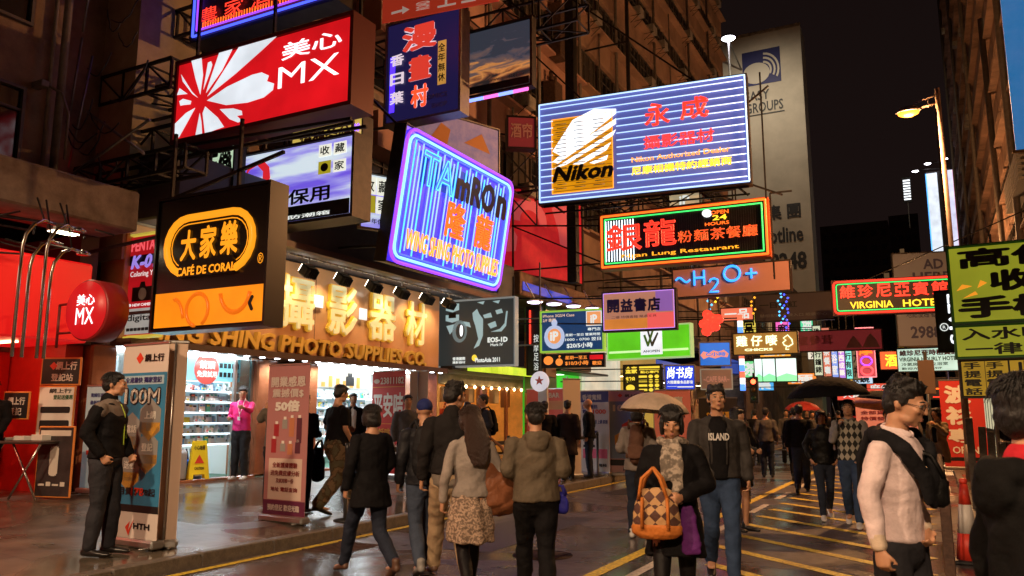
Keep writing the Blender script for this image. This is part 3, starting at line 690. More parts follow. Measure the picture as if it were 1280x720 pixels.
t = thing('round_sign', 'round red drum sign with white characters over MX sticking out from the red wall', 'sign', (-9.82, 6.85, 2.88), R(3))
rd = glow('round_red_acrylic', hexc('C8141A'), .75)
d = MB(); d.lathe([(.39, -.17), (.41, -.15), (.41, .15), (.39, .17)], (0, 0, 0), 40, 'y').build('cabinet', mat('red_painted_metal', (.35, .02, .02), .4), t)
MB().lathe([(.385, -.175), (.385, -.18), (.02, -.182)], (0, 0, 0), 40, 'y').build('face_panel', rd, t)
for body, z0, z1, w_ in (('美心', .06, .21, .17), ('MX', -.19, .03, .17)):
    vs, fs = flat_text(body, -w_, z0, w_, z1, -.190, .0 if body == 'MX' else .01); b = MB(); b._add(vs, fs); b.build('lettering', white_bright, t)
MB().bar((-.9, .1, .15), (-.4, .05, .15), .018, 6).bar((-.9, .1, -.25), (-.38, .05, -.25), .018, 6).bar((-.9, .1, .15), (-.9, .1, -.45), .02, 6).build('support_bar', cab_red, t)

# --- slanted blue neon sign (faces the road, top leaning out)
s = Sign('neon_sign', 'blue neon sign with rounded glowing frame and orange tube lettering leaning out over the canopy', (-8.95, 14.55, 5.80), 4.5, 2.72, 90, .28, tilt=9)
A5 = ((503,160), (641,232), (622,364), (477,322)); a = art(*A5)
bl_pan = mat('blue_neon_panel', (.10, .08, .60), .35, em=(.035, .02, .80), st=.75); s.cabinet(cab, .02); s.face(bl_pan)  # panel emission stands in for the tubes' glow on it
s.border(n_violet, .03, .035, -.05, rad=.28); s.border(glow('pale_cyan_neon', (.30, .80, 1.0), 1.3), .13, .03, -.05, 'inner_neon_tube', rad=.22); s.border(n_blue, .20, .018, -.05, 'inner_neon_tube', rad=.18)
for k in range(30):
    u = .075+.85*k/29
    if k % 5 == 4: continue
    v0, v1 = (.10, .90) if k % 3 else (.22, .90)
    if False: 
        s.tube([(u, .10+.03*(k % 3)), (u, .62)], n_ice if k % 4 else n_cyan, .015, -.05); 
        if k % 2: s.tube([(u, .80), (u, .90)], n_ice, .014, -.05)
    else: s.tube([(u, .08+.025*(k % 3)), (u, .92-.03*(k % 2))], (glow('clear_blue_neon', (.30, .55, 1.0), 1.3) if k % 3 else n_cyan), .016, -.05)
s.rect('letter_backing', .14, .64, .94, .87, mat('blue_black_letter', (.012, .012, .10), .3, em=(.02, .05, .6), st=.6), y=-.012)
navyl = mat('dark_blue_letter', (.008, .01, .05), .3)
s.text('TA', .13, .62, .40, .88, n_cyan, y=-.12, outline=.014, res=2); s.text('TA', .13, .62, .40, .88, glow('blue_letter', (.03, .16, .9), 1.0), .03, y=-.09)
s.text('mRO', .42, .62, .80, .87, navyl, .05, y=-.11); s.text('n', .82, .62, .93, .82, navyl, .05, y=-.11)
for ch, x0 in (('隆', .38), ('龍', .65)): s.text(ch, x0, .31, x0+.17, .60, n_orange, y=-.12, outline=.014); s.text(ch, x0, .31, x0+.17, .60, glow('dull_orange_letter', (.9, .12, .02), .9), .035, y=-.09)
s.text('WING SHING PHOTO SUPPLIES', .09, .12, .93, .27, n_yellow, .004, y=-.12, outline=.010); s.text('WING SHING PHOTO SUPPLIES', .09, .12, .93, .27, glow('gold_letter', (.9, .30, .03), .9), .03, y=-.09)
s.bars([((-2.1, .25, 2.7), (-2.1, 2.3, 4.2)), ((2.1, .25, 2.7), (2.1, 2.3, 4.2)), ((-2.1, .3, .3), (-2.1, 2.3, .1)), ((2.1, .3, .3), (2.1, 2.3, .1))], dark_steel, .03)

# --- Nikon blue striped neon
A6 = ((674,130), (930,94), (938,228), (674,255))
s = Sign('neon_sign', 'large blue neon sign with horizontal glowing stripes, yellow picture box and red characters', (-6.56, 20.0, 8.84), 5.72, 2.92, 6, .35); a = art(*A6)
s.cabinet(cab, .03); s.face(mat('lavender_panel', (.10, .13, .42), .4, em=(.14, .16, .52), st=.46))
s.border(n_ice, .03, .022, -.05)
for k in range(14):
    v = .055+.89*k/13
    if .07 < v < .83: s.tube([(.012, v), (.075, v)], n_ice, .015, -.05); s.tube([(.395, v), (.988, v)], n_ice, .015, -.05)
    else: s.tube([(.012, v), (.988, v)], n_ice, .015, -.05)
amb = glow('amber_box', hexc('E89A10'), .75); u0, v0 = .065, .075; s.rect('yellow_box', .07, .08, .375, .82, amb, y=-.02)
for k in range(17): s.tube([(.075, .10+.70*k/16), (.37, .10+.70*k/16)], mat('deep_amber', (.35, .14, .02), .4), .008, -.03, 'louvre', n=4)  # dark amber bars laid across the yellow box
s.border(n_amber, .0, .012) if 0 else None
s.tube([(.07, .08), (.375, .08), (.375, .82), (.07, .82)], n_amber, .014, -.05, closed=True)
for k in range(9):   # white slanted rays
    x0 = .085+.012*k; z0 = .24+.066*k; 
for (p0, p1, p2, p3) in [((692,214),(706,190),(768,134),(776,138)), ]: pass
rays = [[(693,190+0),(720,150),(748,136),(776,136),(776,142),(706,196)], [(693,203),(706,192),(776,148),(776,155),(700,205)], [(694,212),(776,162),(772,170),(712,206)], [(720,206),(770,178),(764,188),(732,206)], [(742,204),(766,194),(764,200),(748,205)]]
for q in rays: pl(s, a, [q], white_bright, y=-.055, name='ray')
for k in range(17):
    for q in range(3): s.tube([(.09+.095*q+.008*(k % 2), .125+.64*k/16), (.09+.095*q+.055, .125+.64*k/16)], mat('ray_gap', (.30, .28, .30), .5), .012, -.062, 'louvre', n=4)
tx(s, a, 'Nikon', (693,230), (773,201), ink_b, bold=.045, y=-.09, slant=.25)
for ch, p0, p1 in (('永', (812,160), (842,127)), ('成', (855,152), (888,120))): tx(s, a, ch, p0, p1, n_red, bold=0, y=-.08, outline=.014); tx(s, a, ch, p0, p1, glow('maroon_letter', (.75, .05, .03), .9), bold=.03, y=-.06)
tx(s, a, '攝影器材', (811,188), (895,161), glow('rose_letter', (.85, .04, .03), .9), bold=.03, y=-.06); tx(s, a, '攝影器材', (811,188), (895,161), n_pink, bold=0, y=-.08, outline=.008)
tx(s, a, 'Nikon Authorized Dealer', (796,204), (914,184), n_amber, bold=.015, y=-.07); tx(s, a, '尼康相機特約經銷商', (796,220), (916,196), n_yellow, bold=.03, y=-.07)
s.bars([((-2.8, .2, -.05), (2.8, .2, -.05)), ((-2.8, .35, -.2), (2.8, .35, -.2)), ((3.2, .2, -.4), (3.2, .2, 3.0)), ((2.86, .2, 2.2), (3.4, .2, 2.6)), ((2.86, .2, 0), (3.6, .2, -.35)), ((-2.86, .2, .6), (-4.6, .2, .6)), ((-2.86, .2, 2.0), (-4.6, .2, 2.4)), ((-1.6, .2, 2.95), (-3.6, .6, 5.2)), ((1.6, .2, 2.95), (-3.0, .6, 7.2))]+[((x, .15, -.02), (x+.25, .4, -.22)) for x in (-2.5, -1.5, -.5, .5, 1.5, 2.5)], dark_steel, .03)

# --- dragon restaurant neon
A7 = ((750,270), (958,248), (962,318), (753,337))
s = Sign('neon_sign', 'black neon restaurant sign with orange and green frame and big red dragon characters', (-5.76, 21.0, 6.37), 4.57, 1.53, 2, .4); a = art(*A7)
s.cabinet(mat('orange_cabinet', (.35, .06, .01), .5), .03); s.face(mat('ribbed_black_panel', (.02, .016, .014), .4))
s.border(n_orange, .035, .032, -.05); s.border(n_green, .13, .018, -.05, 'inner_neon_tube')
rb = MB(); 
for k in range(70): x = -2.1+4.2*k/69; rb.box(x-.006, x+.006, -.02, 0, .16, 1.36)
rb.build('panel_rib', cab, s.root)
for k in range(11): s.tube([(.035+.0175*k, .12), (.035+.0175*k, .88)], n_white, .012, -.045)
for ch, p0, p1 in (('銀', (760,317), (806,278)), ('龍', (810,310), (850,272))): tx(s, a, ch, p0, p1, glow('brick_red_letter', (.6, .04, .02), .9), bold=.02, y=-.07); tx(s, a, ch, p0, p1, n_red, bold=0, y=-.09, outline=.014)
for ch, x0 in zip('粉麵茶餐廳', (853, 873, 893, 912, 931)): tx(s, a, ch, (x0, 304-(x0-853)*.1), (x0+17, 288-(x0-853)*.1), n_orange, bold=.0, y=-.08, outline=.008); tx(s, a, ch, (x0, 304-(x0-853)*.1), (x0+17, 288-(x0-853)*.1), red_l, bold=0, y=-.07)
tx(s, a, 'Ngan Lung Restaurant', (781,325), (927,305), n_amber, bold=.01, y=-.08)
tx(s, a, 'OPEN', (893,269), (914,262), n_orange, y=-.07); tx(s, a, '24', (895,276), (912,268), n_yellow, y=-.07); tx(s, a, 'HOURS', (886,283), (915,276), n_orange, y=-.07)
pl(s, a, [[(888+6*math.cos(R(k*24)), 267+5*math.sin(R(k*24))) for k in range(15)]], white_bright, y=-.06, name='moon')
s.bars([((-2.28, .2, .2), (-5.2, .2, .2)), ((-2.28, .2, 1.3), (-5.2, .2, 1.6)), ((-2.28, .2, .2), (-5.2, .2, 1.6)), ((-1.5, .2, 1.56), (-4.8, .6, 4)), ((2.35, .2, -.6), (2.35, .2, 1.7)), ((2.35, .2, 1.7), (2.9, .2, 1.7))], dark_steel, .03)

# --- H2O+
s = Sign('neon_sign', 'dusky rose sign with cyan neon wave and H2O plus letters', (-5.37, 25.0, 5.71), 3.62, .92, 0, .3); s.cabinet(cab, .03); s.face(mat('rose_grey_panel', (.42, .20, .17), .55))
hb = MB(); wv = [(-1.62+.42*k/12, -.06, .52+.07*math.sin(k/12*2*math.pi)) for k in range(13)]
hb.path(wv, .028, 8); hb.path([(-1.08, -.06, .34), (-1.08, -.06, .76)], .03, 8).path([(-.80, -.06, .34), (-.80, -.06, .76)], .03, 8).path([(-1.08, -.06, .55), (-.80, -.06, .55)], .03, 8)
hb.path([(-.66, -.06, .40), (-.62, -.06, .47), (-.52, -.06, .50), (-.42, -.06, .45), (-.42, -.06, .37), (-.52, -.06, .24), (-.66, -.06, .12), (-.40, -.06, .12)], .028, 8)
hb.path([(-.02+.22*math.cos(R(k*20)), -.06, .60+.21*math.sin(R(k*20))) for k in range(18)], .034, 8, True); hb.path([(.35, -.06, .56), (.66, -.06, .56)], .03, 8).path([(.505, -.06, .42), (.505, -.06, .70)], .03, 8)
nb = hb.build('neon_lettering', glow('azure_neon', (.03, .28, 1.0), 1.9), s.root); nb.scale = (1.12, 1, 1.12); nb.location = (.12, 0, -.03)
s.bars([((-1.8, .2, .2), (-5.6, .2, .3)), ((-1.8, .2, .8), (-5.6, .2, .8))], dark_steel, .03)

# --- bookshop, green W, iP, small ones
s = Sign('hanging_sign', 'fading rose and orange bookshop sign with four dark blue characters', (-6.35, 19.0, 4.10), 1.84, .97, 3, .2); s.cabinet(cab, .03); s.face(mat('rose_panel', (.45, .22, .18), .5, em=(.62, .26, .14), st=.55))
s.rect('orange_band', .02, .02, .62, .30, glow('orange_band', (.85, .28, .04), .7)); s.rect('red_band', .62, .02, .98, .42, glow('coral_band', (.9, .12, .10), .8)); s.rect('lilac_band', .74, .45, .97, .97, glow('lilac_band', (.42, .18, .6), .5), y=-.003)
for k, ch in enumerate('開益書店'): s.text(ch, .06+.19*k, .47, .235+.19*k, .82, mat('indigo_lettering', (.03, .015, .12), .5), .045, y=-.02)
s.text('二樓 特價書籍 精選文具', .12, .31, .75, .38, mat('maroon_lettering'), .0, y=-.02)
s.border(glow('lilac_tube', (.6, .3, 1), 1.0), .02, .008, -.03); s.bars([((-.92, .1, .2), (-4.9, .1, .4)), ((-.92, .1, .85), (-4.9, .1, 1.1))], dark_steel, .025)
s = Sign('hanging_sign', 'bright green sign with a white square holding a green and grey double W tick', (-7.76, 24.0, 3.77), 2.81, .98, -8, .25); s.cabinet(glow('pale_green_rim', (.5, .75, .3), .5), .03)
s.face(glow('green_acrylic', hexc('5CC81A'), .9)); s.rect('white_square', .42, .10, .68, .97, white_face, y=-.012); s.rect('white_band', .02, .19, .42, .26, glow('pale_band', (.6, .9, .4), .9), y=-.008); s.rect('white_band', .68, .19, .98, .26, glow('pale_band', (.6, .9, .4), .9), y=-.008)
gk = mat('dark_green_print', (.12, .45, .05), .5); gy = mat('grey_green_print', (.10, .12, .10), .5)
s.polys([[(.455, .72), (.48, .75), (.51, .50), (.565, .90), (.585, .86), (.52, .36), (.50, .36)], ], gk, y=-.02); s.polys([[(.50, .88), (.52, .90), (.56, .50), (.625, .80), (.64, .76), (.57, .36), (.55, .36)]], gy, y=-.018)
s.text('ANOPEN', .45, .17, .65, .25, gy, y=-.02); s.bars([((-1.4, .1, .2), (-3.6, .4, .2)), ((-1.4, .1, .85), (-3.6, .4, .85))], cab_l, .03)
s = Sign('hanging_sign', 'dark blue phone service sign with white round iP badges and price line', (-8.17, 19.0, 3.68), 1.67, 1.04, 5, .2); s.cabinet(glow('lime_rim', (.45, .8, .08), .5), .03); s.face(mat('blue_night_print', (.01, .03, .08), .4, em=(.01, .06, .18), st=.55, var=.5, vscale=3))
wl = glow('white_lettering'  , (.8, .85, .8), .8); ol = glow('orange_badge', (.9, .35, .12), .8)
s.poly([(.22+.17*math.cos(R(k*20)), .36+.30*math.sin(R(k*20))) for k in range(18)], glow('white_splash', (.55, .65, .9), .7)); s.poly([(.22+.11*math.cos(R(k*20)), .38+.19*math.sin(R(k*20))) for k in range(18)], ol, y=-.012); s.text('iP', .15, .26, .29, .50, wl, .04, y=-.02)
s.poly([(.22+.05*math.cos(R(k*30)), .72+.09*math.sin(R(k*30))) for k in range(12)], glow('white_splash'), name='emblem')
s.rect('orange_badge', .74, .60, .99, .97, wl, y=-.008); s.rect('orange_badge', .755, .62, .975, .95, ol, y=-.014); s.text('iP', .81, .66, .92, .88, wl, .04, y=-.022); s.text('專門店', .76, .48, .97, .56, wl, .02)
s.text('iPhone 3GS/4 Case', .03, .86, .55, .93, glow('peach_lettering', (.9, .6, .4), .8), .01); s.text('2/F 專門', .03, .74, .24, .83, glow('peach_lettering'), .01)
s.text('星期一至日 營業時間', .40, .36, .96, .43, wl, .02); s.text('1000 - 0700 翌日', .40, .24, .97, .32, wl, .02); s.text('$20/5小時', .42, .06, .84, .20, wl, .03)
s.bars([((-.9, .1, 0), (-.9, .1, 2.4)), ((-.9, .1, .2), (-3.1, .1, .2)), ((-.9, .1, .9), (-3.1, .1, .9))], cab_l, .025)
s = Sign('hanging_sign', 'small black and orange price sign directly under the dark blue phone service sign', (-8.15, 19.0, 2.91), 1.65, .32, 5, .15); s.cabinet(cab, .02); s.face(ink_b); oo = glow('orange_print', (.95, .28, .04), .9)
s.poly([(.10+.08*math.cos(R(k*24)), .55+.36*math.sin(R(k*24))) for k in range(15)], oo); s.poly([(.28+.06*math.cos(R(k*24)), .40+.3*math.sin(R(k*24))) for k in range(15)], oo); s.poly([(.29+.02*math.cos(R(k*24)), .85+.1*math.sin(R(k*24))) for k in range(12)], oo)
s.text('$10/3小時', .38, .10, .76, .48, oo, .03); s.text('星期一至五', .38, .58, .74, .88, oo, .02); s.rect('red_block', .78, .55, .99, .9, red_face); s.text('歡迎', .82, .1, .97, .42, oo, .03)
s = Sign('hanging_sign', 'small blue lit study room sign with three white brush characters', (-7.33, 26.0, 2.75), .95, .79, 14, .15); s.cabinet(cab_l, .03); s.face(glow('royal_blue_acrylic', (.02, .06, .75), .9)); s.text('尚书房', .06, .46, .94, .94, white_bright, .02, slant=.15); s.text('大陸圖書食品影音', .06, .24, .94, .38, wl, .03); s.text('─── ▬▬▬▬▬', .06, .09, .94, .14, wl, .05)
s.bars([((-.5, .1, .3), (-4.0, .1, .3)), ((-.5, .1, .7), (-4, .1, .7))], dark_steel, .025)
s = Sign('menu_board', 'black and yellow menu board with grids of round yellow dots', (-8.94, 27.0, 2.78), 1.36, .96, 0, .15); s.cabinet(cab, .03); s.face(mat('olive_black', (.05, .045, .01), .5)); yl = glow('yellow_print', (.95, .72, .06), .85)
s.text('金豪', .04, .70, .36, .96, yl, .04); s.rect('yellow_block', .42, .82, .96, .95, yl); s.text('點心專門', .45, .70, .93, .79, yl, .03)
for i in range(4):
    for j in range(2): s.poly([(.72+.16*j+.06*math.cos(R(k*30)), .58-.16*i+.065*math.sin(R(k*30))) for k in range(12)], yl, name='yellow_dot')
    s.rect('yellow_row', .40, .54-.16*i, .62, .62-.16*i, yl)
s.poly([(.17+.12*math.cos(R(k*30)), .18+.12*math.sin(R(k*30))) for k in range(12)], yl); s.text('$28', .05, .38, .3, .58, yl, .03)
s = Sign('hanging_sign', 'blue sign with coral blob lettering beside the cream shopfront', (-7.57, 32.0, 3.94), 1.18, .92, 14, .15); s.cabinet(cab_l, .03); s.face(glow('azure_acrylic', (.02, .2, .8), .8)); co_ = glow('coral_blob', (.85, .30, .22), .8)
s.poly([(.02, .45), (.12, .62), (.3, .55), (.45, .66), (.62, .60), (.8, .68), (.95, .5), (.9, .35), (.7, .38), (.5, .3), (.3, .38), (.12, .28)], co_); s.text('C小時', .2, .40, .85, .58, glow('azure_acrylic'), .03, y=-.02)
s = Sign('hanging_sign', 'dim brown framed sign below the blue sign with coral blob', (-7.6, 32.2, 2.95), 1.2, .78, 14, .12); s.cabinet(glow('pale_rim', (.5, .42, .3), .35), .03); s.face(mat('dim_brown_print', (.28, .16, .11), .6, em=(.3, .16, .1), st=.3)); s.text('~CAFE BAR~', .08, .35, .92, .65, glow('dim_coral_print', (.7, .3, .2), .4), .02)
s = Sign('hanging_sign', 'mustard brown chicken shop sign with glowing white characters and a chick outline', (-5.98, 34.0, 4.46), 2.55, .89, 2, .25); s.cabinet(cab, .03); s.face(mat('mustard_panel', (.38, .21, .05), .5, em=(.45, .24, .05), st=.45)); gw = glow('lime_white_lettering', (.85, 1.0, .6), 1.6)
for k, ch in enumerate('雞仔嘜'): s.text(ch, .05+.235*k, .38, .23+.235*k, .88, gw, .02, y=-.03)
s.text('CHICKS', .18, .16, .62, .27, gw, .03, y=-.03); s.tube([(.80, .38), (.86, .30), (.93, .42), (.92, .62), (.86, .84), (.79, .70), (.83, .60), (.78, .50)], gw, .022, -.03, 'chick_outline', True); s.tube([(.83, .30), (.82, .18), (.87, .18)], gw, .018, -.03, 'chick_outline')
s.bars([((-1.3, .1, .2), (-5, .1, .2)), ((-1.3, .1, .8), (-5, .1, .9))], dark_steel, .03)
t = thing('lit_window_bay', 'three bright green and white lit window panels below the mustard chicken shop sign', 'window', (-6.6, 40.0, 3.1), R(8))
MB().box(-1.0, 1.0, .03, .4, 0, 1.2).build('frame', cab, t)
gg = mat('green_leaf_print', (.2, .5, .3), .4, em=(.25, .95, .35), st=1.2)
for x0, x1 in ((-.95, -.62), (-.58, -.02), (.04, .95)):
    p = MB().box(x0, x1, 0, .03, .05, 1.12).build('panel', glow('mint_panel', (.75, 1.0, .9), 1.3), t)
    hb = MB(); hb.prism([(x0, .05), (x1, .05), (x1, .3), ((x0+x1)/2, .42), (x0, .25)], -.01, 0); hb.build('leaf_print', gg, p)

# red cluster lantern & string lights
t = thing('neon_flower', 'glowing red neon flower cluster below the cyan H2O sign', 'neon sign', (-7.0, 29.0, 4.85)); b = MB()
for k in range(9): a_ = k*2.4; b.lathe([(.02, -.2), (.17, -.1), (.17, .1), (.02, .2)], (.28*math.cos(a_)*(k/9+.3), .05*math.sin(k), .32*math.sin(a_)*(k/9+.3)), 8, 'y')
b.build('petal_cluster', n_red, t); MB().bar((0, 0, .3), (0, 0, 1.4), .03).bar((0, 0, 1.4), (-4.3, 0, 1.6), .03).build('support_bar', dark_steel, t)
for i, (x, y, z, h_, m_) in enumerate(((-7.0, 30, 6.3, 1.1, n_yellow), (-7.35, 30.5, 6.2, 1.3, n_cyan), (-6.2, 33, 6.2, 1.2, n_amber), (-5.6, 36, 6.5, 2.0, n_cyan), (-5.35, 36, 6.0, 2.4, n_blue))):
    t = thing('light_string', ['yellow light string hanging above the red neon flower', 'blue green dotted light string left of the yellow one', 'amber light string right of the red neon flower', 'cyan neon squiggle string above the chick sign', 'deep blue dotted string beside the cyan squiggle'][i], 'string lights', (x, y, z)); b = MB()
    n_ = int(h_/.16)
    for k in range(n_): b.lathe([(.01, -.05), (.055, 0), (.01, .05)], (.09*math.sin(k*1.9), 0, -h_/2+k*.16), 6)
    b.build('bulb', m_, t); MB().bar((0, .04, -h_/2), (0, .04, h_/2), .012).bar((0, .04, h_/2), (-5, .2, h_/2+.1), .02).build('cable', black_plastic, t)
# dark optical sign + red strip
s = Sign('hanging_sign', 'unlit grey sign with dark characters behind the hotel neon', (-5.9, 42.0, 6.94), 3.72, 1.36, 6, .3); s.cabinet(cab, .04); s.face(mat('dull_grey_panel', (.13, .10, .10), .5)); s.text('一目能紅', .06, .48, .55, .72, ink_b, .03); s.text('驗眼配鏡 免費入口 眼鏡中心', .06, .14, .92, .26, mat('grey_lettering'), .01)
s = Sign('hanging_sign', 'dark red strip sign with pale figures below the unlit grey sign', (-4.8, 43.0, 5.25), 5.6, 1.0, 4, .3); s.cabinet(cab, .04); s.face(mat('deep_red_panel', (.16, .02, .02), .5, em=(.3, .03, .03), st=.3)); s.text('養和堂參茸', .08, .3, .6, .8, mat('dim_red_print', (.3, .05, .05), .5), .02)
s.polys([[(.70, .1), (.74, .5), (.77, .7), (.80, .5), (.84, .1)], [(.84, .1), (.88, .6), (.91, .8), (.95, .5), (.98, .1)]], mat('dusky_skin_print', (.3, .13, .09), .6), name='figure_picture')

# vertical strips far left side (perpendicular column of signs)
cols = [(1027, (.75, .8, .55), '珠寶金行鐘錶'), (1038, (.85, .25, .15), '冰室茶餐廳'), (1047, (.25, .4, 1.0), '桑拿浴室'), (1056, (.45, .25, .9), '藥房中西成藥'), (1065, (.2, .8, .8), '鐘錶行有限'), (1075, (.35, .3, .15), '押大押')]
for k, (px_, c_, body) in enumerate(cols):
    th_ = math.radians(27.536)-math.atan((px_-640)/1012.8); y = 46+k*1.3; x = -y*math.tan(th_)
    s = Sign('vertical_sign', ['pale yellow vertical sign, first of the row of upright shop signs', 'red vertical sign second in the row of upright shop signs', 'blue vertical sign in the middle of the row of upright shop signs', 'violet vertical sign fourth in the row of upright shop signs', 'teal vertical sign fifth in the row of upright shop signs', 'dim olive vertical sign last in the row beside the pink neon strip'][k], (x, y, 5.0), .42, 2.7, 0, .16, group='upright shop signs in a row')
    s.cabinet(cab, .03); mm = glow('column_face_%s' % ['yellow', 'red', 'blue', 'violet', 'teal', 'olive'][k], c_, .75 if k < 5 else .3); s.face(mm); s.vtext(body, .12, .04, .88, .96, wl if k in (1, 2, 3) else ink_b, bold=.03)
    s.bars([((0, .05, 2.5), (0, .05, 4.0)), ((0, .05, 2.6), (-5.5, .05, 2.9))], dark_steel, .03)
s = Sign('neon_sign', 'upright pink and orange neon strip sign with two rings left of the hotel boards', (-3.35, 52.0, 5.25), .95, 2.9, 4, .2); s.cabinet(glow('pink_rim', (1, .3, .35), .9), .04); s.face(mat('plum_panel', (.2, .03, .06), .4, em=(.6, .08, .1), st=.5))
s.text('按', .1, .66, .9, .95, n_orange, .03, y=-.03); s.text('摩', .1, .44, .9, .66, n_orange, .03, y=-.03); s.tube([(.5+.32*math.cos(R(k*24)), .32+.09*math.sin(R(k*24))) for k in range(15)], n_violet, .05, -.05, closed=True); s.tube([(.5+.34*math.cos(R(k*24)), .12+.09*math.sin(R(k*24))) for k in range(15)], n_pink, .06, -.05, closed=True)

# hotel neon etc.
s = Sign('neon_sign', 'red and green framed hotel neon with red characters above amber capitals', (-1.17, 36.0, 6.38), 4.52, 1.40, 8, .35); s.cabinet(cab_red, .04); s.face(mat('dark_hotel_panel', (.03, .012, .012), .4)); s.border(n_red, .04, .04, -.05, rad=.15); s.border(n_green, .14, .02, -.05, 'inner_neon_tube', rad=.10)
for k, ch in enumerate('維珍尼亞賓館'): s.text(ch, .06+.152*k, .46, .19+.152*k, .86, n_red, .02, y=-.08)
s.text('VIRGINIA', .14, .15, .50, .36, n_yellow, .02, y=-.08); s.text('HOTEL', .58, .15, .90, .36, n_yellow, .02, y=-.08)
s.bars([((2.2, .1, .2), (5.2, .1, .2)), ((2.2, .1, 1.2), (5.2, .1, 1.4)), ((-1, .2, 1.4), (5.2, .4, 4)), ((-1.5, .2, -.05), (2.2, .2, -.05))], dark_steel, .03)
s = Sign('billboard', 'large dim white billboard with AD HERE and phone number ending 2988 behind the hotel neon', (.14, 60.0, 9.27), 3.9, 6.3, 14, .3, 'billboard'); s.cabinet(cab, .06); s.face(mat('grey_white_board', (.20, .21, .25), .6)); nv = mat('slate_lettering', (.03, .03, .08), .6)
s.text('AD', .48, .82, .80, .93, nv, .03); s.text('HERE', .30, .69, .90, .79, nv, .03); s.text('2988', .20, .08, .68, .21, nv, .03); s.text('1234', .72, .08, 1.1 if 0 else .96, .21, nv, .03); s.text('地點優越 歡迎查詢', .15, .30, .9, .38, nv, .01); s.rect('frame_line', .05, .50, .95, .505, nv)
s.bars([((-1.5, .3, -9), (-1.5, .3, 0)), ((1.5, .3, -9), (1.5, .3, 0))], dark_steel, .12)
s = Sign('hanging_sign', 'white and green lit hourly hotel sign below the red hotel neon', (-.05, 44.0, 4.22), 2.75, 1.12, -4, .25); s.cabinet(cab, .03); s.face(glow('mint_white_acrylic', (.62, .85, .68), .85)); gr = mat('green_lettering', (.02, .12, .05), .5); rdl = mat('red_print', (.35, .02, .02), .5)
s.text('維珍尼亞時租賓館', .04, .68, .97, .94, rdl, .04); s.text('VIRGINIA HOURLY HOTEL', .03, .44, .97, .62, gr, .03); s.text('冷氣房間 獨立浴室', .06, .24, .8, .38, gr, .02); s.text('歡迎光臨 7/F-9/F', .06, .07, .7, .18, gr, .02)
s.bars([((1.4, .1, .2), (4.1, .1, .2)), ((1.4, .1, 1.0), (4.1, .1, 1.1))], dark_steel, .03)
t = thing('vertical_sign', 'tall upright white light box with blue and red edges behind the lamp pole', 'sign', (2.5, 100, 16.5), R(-2)) 
MB().box(-1.35, 1.35, 0, .6, 0, 12.5).build('cabinet', cab, t); MB().box(-1.3, -.25, -.05, 0, 0, 12.3).build('left_light_panel', glow('cool_white_panel', (.78, .85, .95), 1.0), t); MB().box(.1, 1.3, -.05, 0, 0, 12.4).build('right_light_panel', glow('lilac_white_panel', (.72, .72, .95), 1.0), t)
MB().box(-1.42, -1.3, -.06, .02, 0, 12.3).build('blue_edge', glow('blue_edge_light', (.1, .4, 1), 1.6), t); MB().box(1.3, 1.42, -.06, .02, 0, 12.4).build('red_edge', glow('red_edge_light', (1, .15, .2), 1.3), t)
MB().bar((1.4, .3, 2), (3, .3, 2), .12).bar((1.4, .3, 10), (3, .3, 10), .12).build('support_bar', dark_steel, t)
for k, (x, z) in enumerate(((.1, 28.9), (1.4, 29.6), (3.1, 29.9))):
    t = thing('flood_lamp', ['left one of three small white flood lamps at the top of the upright light box', 'middle one of three small white flood lamps at the top of the upright light box', 'right one of three small white flood lamps by the tenement wall'][k], 'lamp', (x, 98.5, z)); MB().lathe([(.05, .2), (.38, .05), (.36, -.05)], (0, 0, 0), 10).build('lamp_housing', grey_steel, t); MB().lathe([(.34, -.06), (.2, -.14), (.02, -.16)], (0, 0, 0), 10).build('lamp_lens', glow('flood_lamp'  , (.95, .9, 1.0), 14), t); MB().bar((0, 0, .1), (3.5-x, 1, .1), .05).build('arm', dark_steel, t)
s = Sign('vertical_sign', 'thin stack of tiny white light tubes against the night sky', (-.9, 100, 27.2), .9, 3.0, 0, .15); s.cabinet(cab, .02); s.face(ink_b)
for k in range(8): s.rect('light_tube', .1, .10+.105*k, .9, .16+.105*k, white_bright)
s.bars([((0, .1, -3), (0, .1, 0))], grey_steel, .05)
# Levi's
s = Sign('vertical_sign', 'narrow black upright sign with white sideways letters and a round mark by the lamp pole', (.31, 14.0, 2.95), .34, .94, 0, .12); s.cabinet(cab, .015, .01); s.face(ink_b); s.text("LEVI'S", .48, .12, .90, .94, white_bright, .03, rot=-90); s.tube([(.28+.16*math.cos(R(k*30)), .40+.06*math.sin(R(k*30))) for k in range(12)], wl, .008, -.01, 'round_mark', True); s.text('R', .22, .375, .34, .425, wl, .02)
s.bars([((.17, .06, .2), (.42, .06, .2)), ((.17, .06, .8), (.42, .06, .8))], dark_steel, .012)
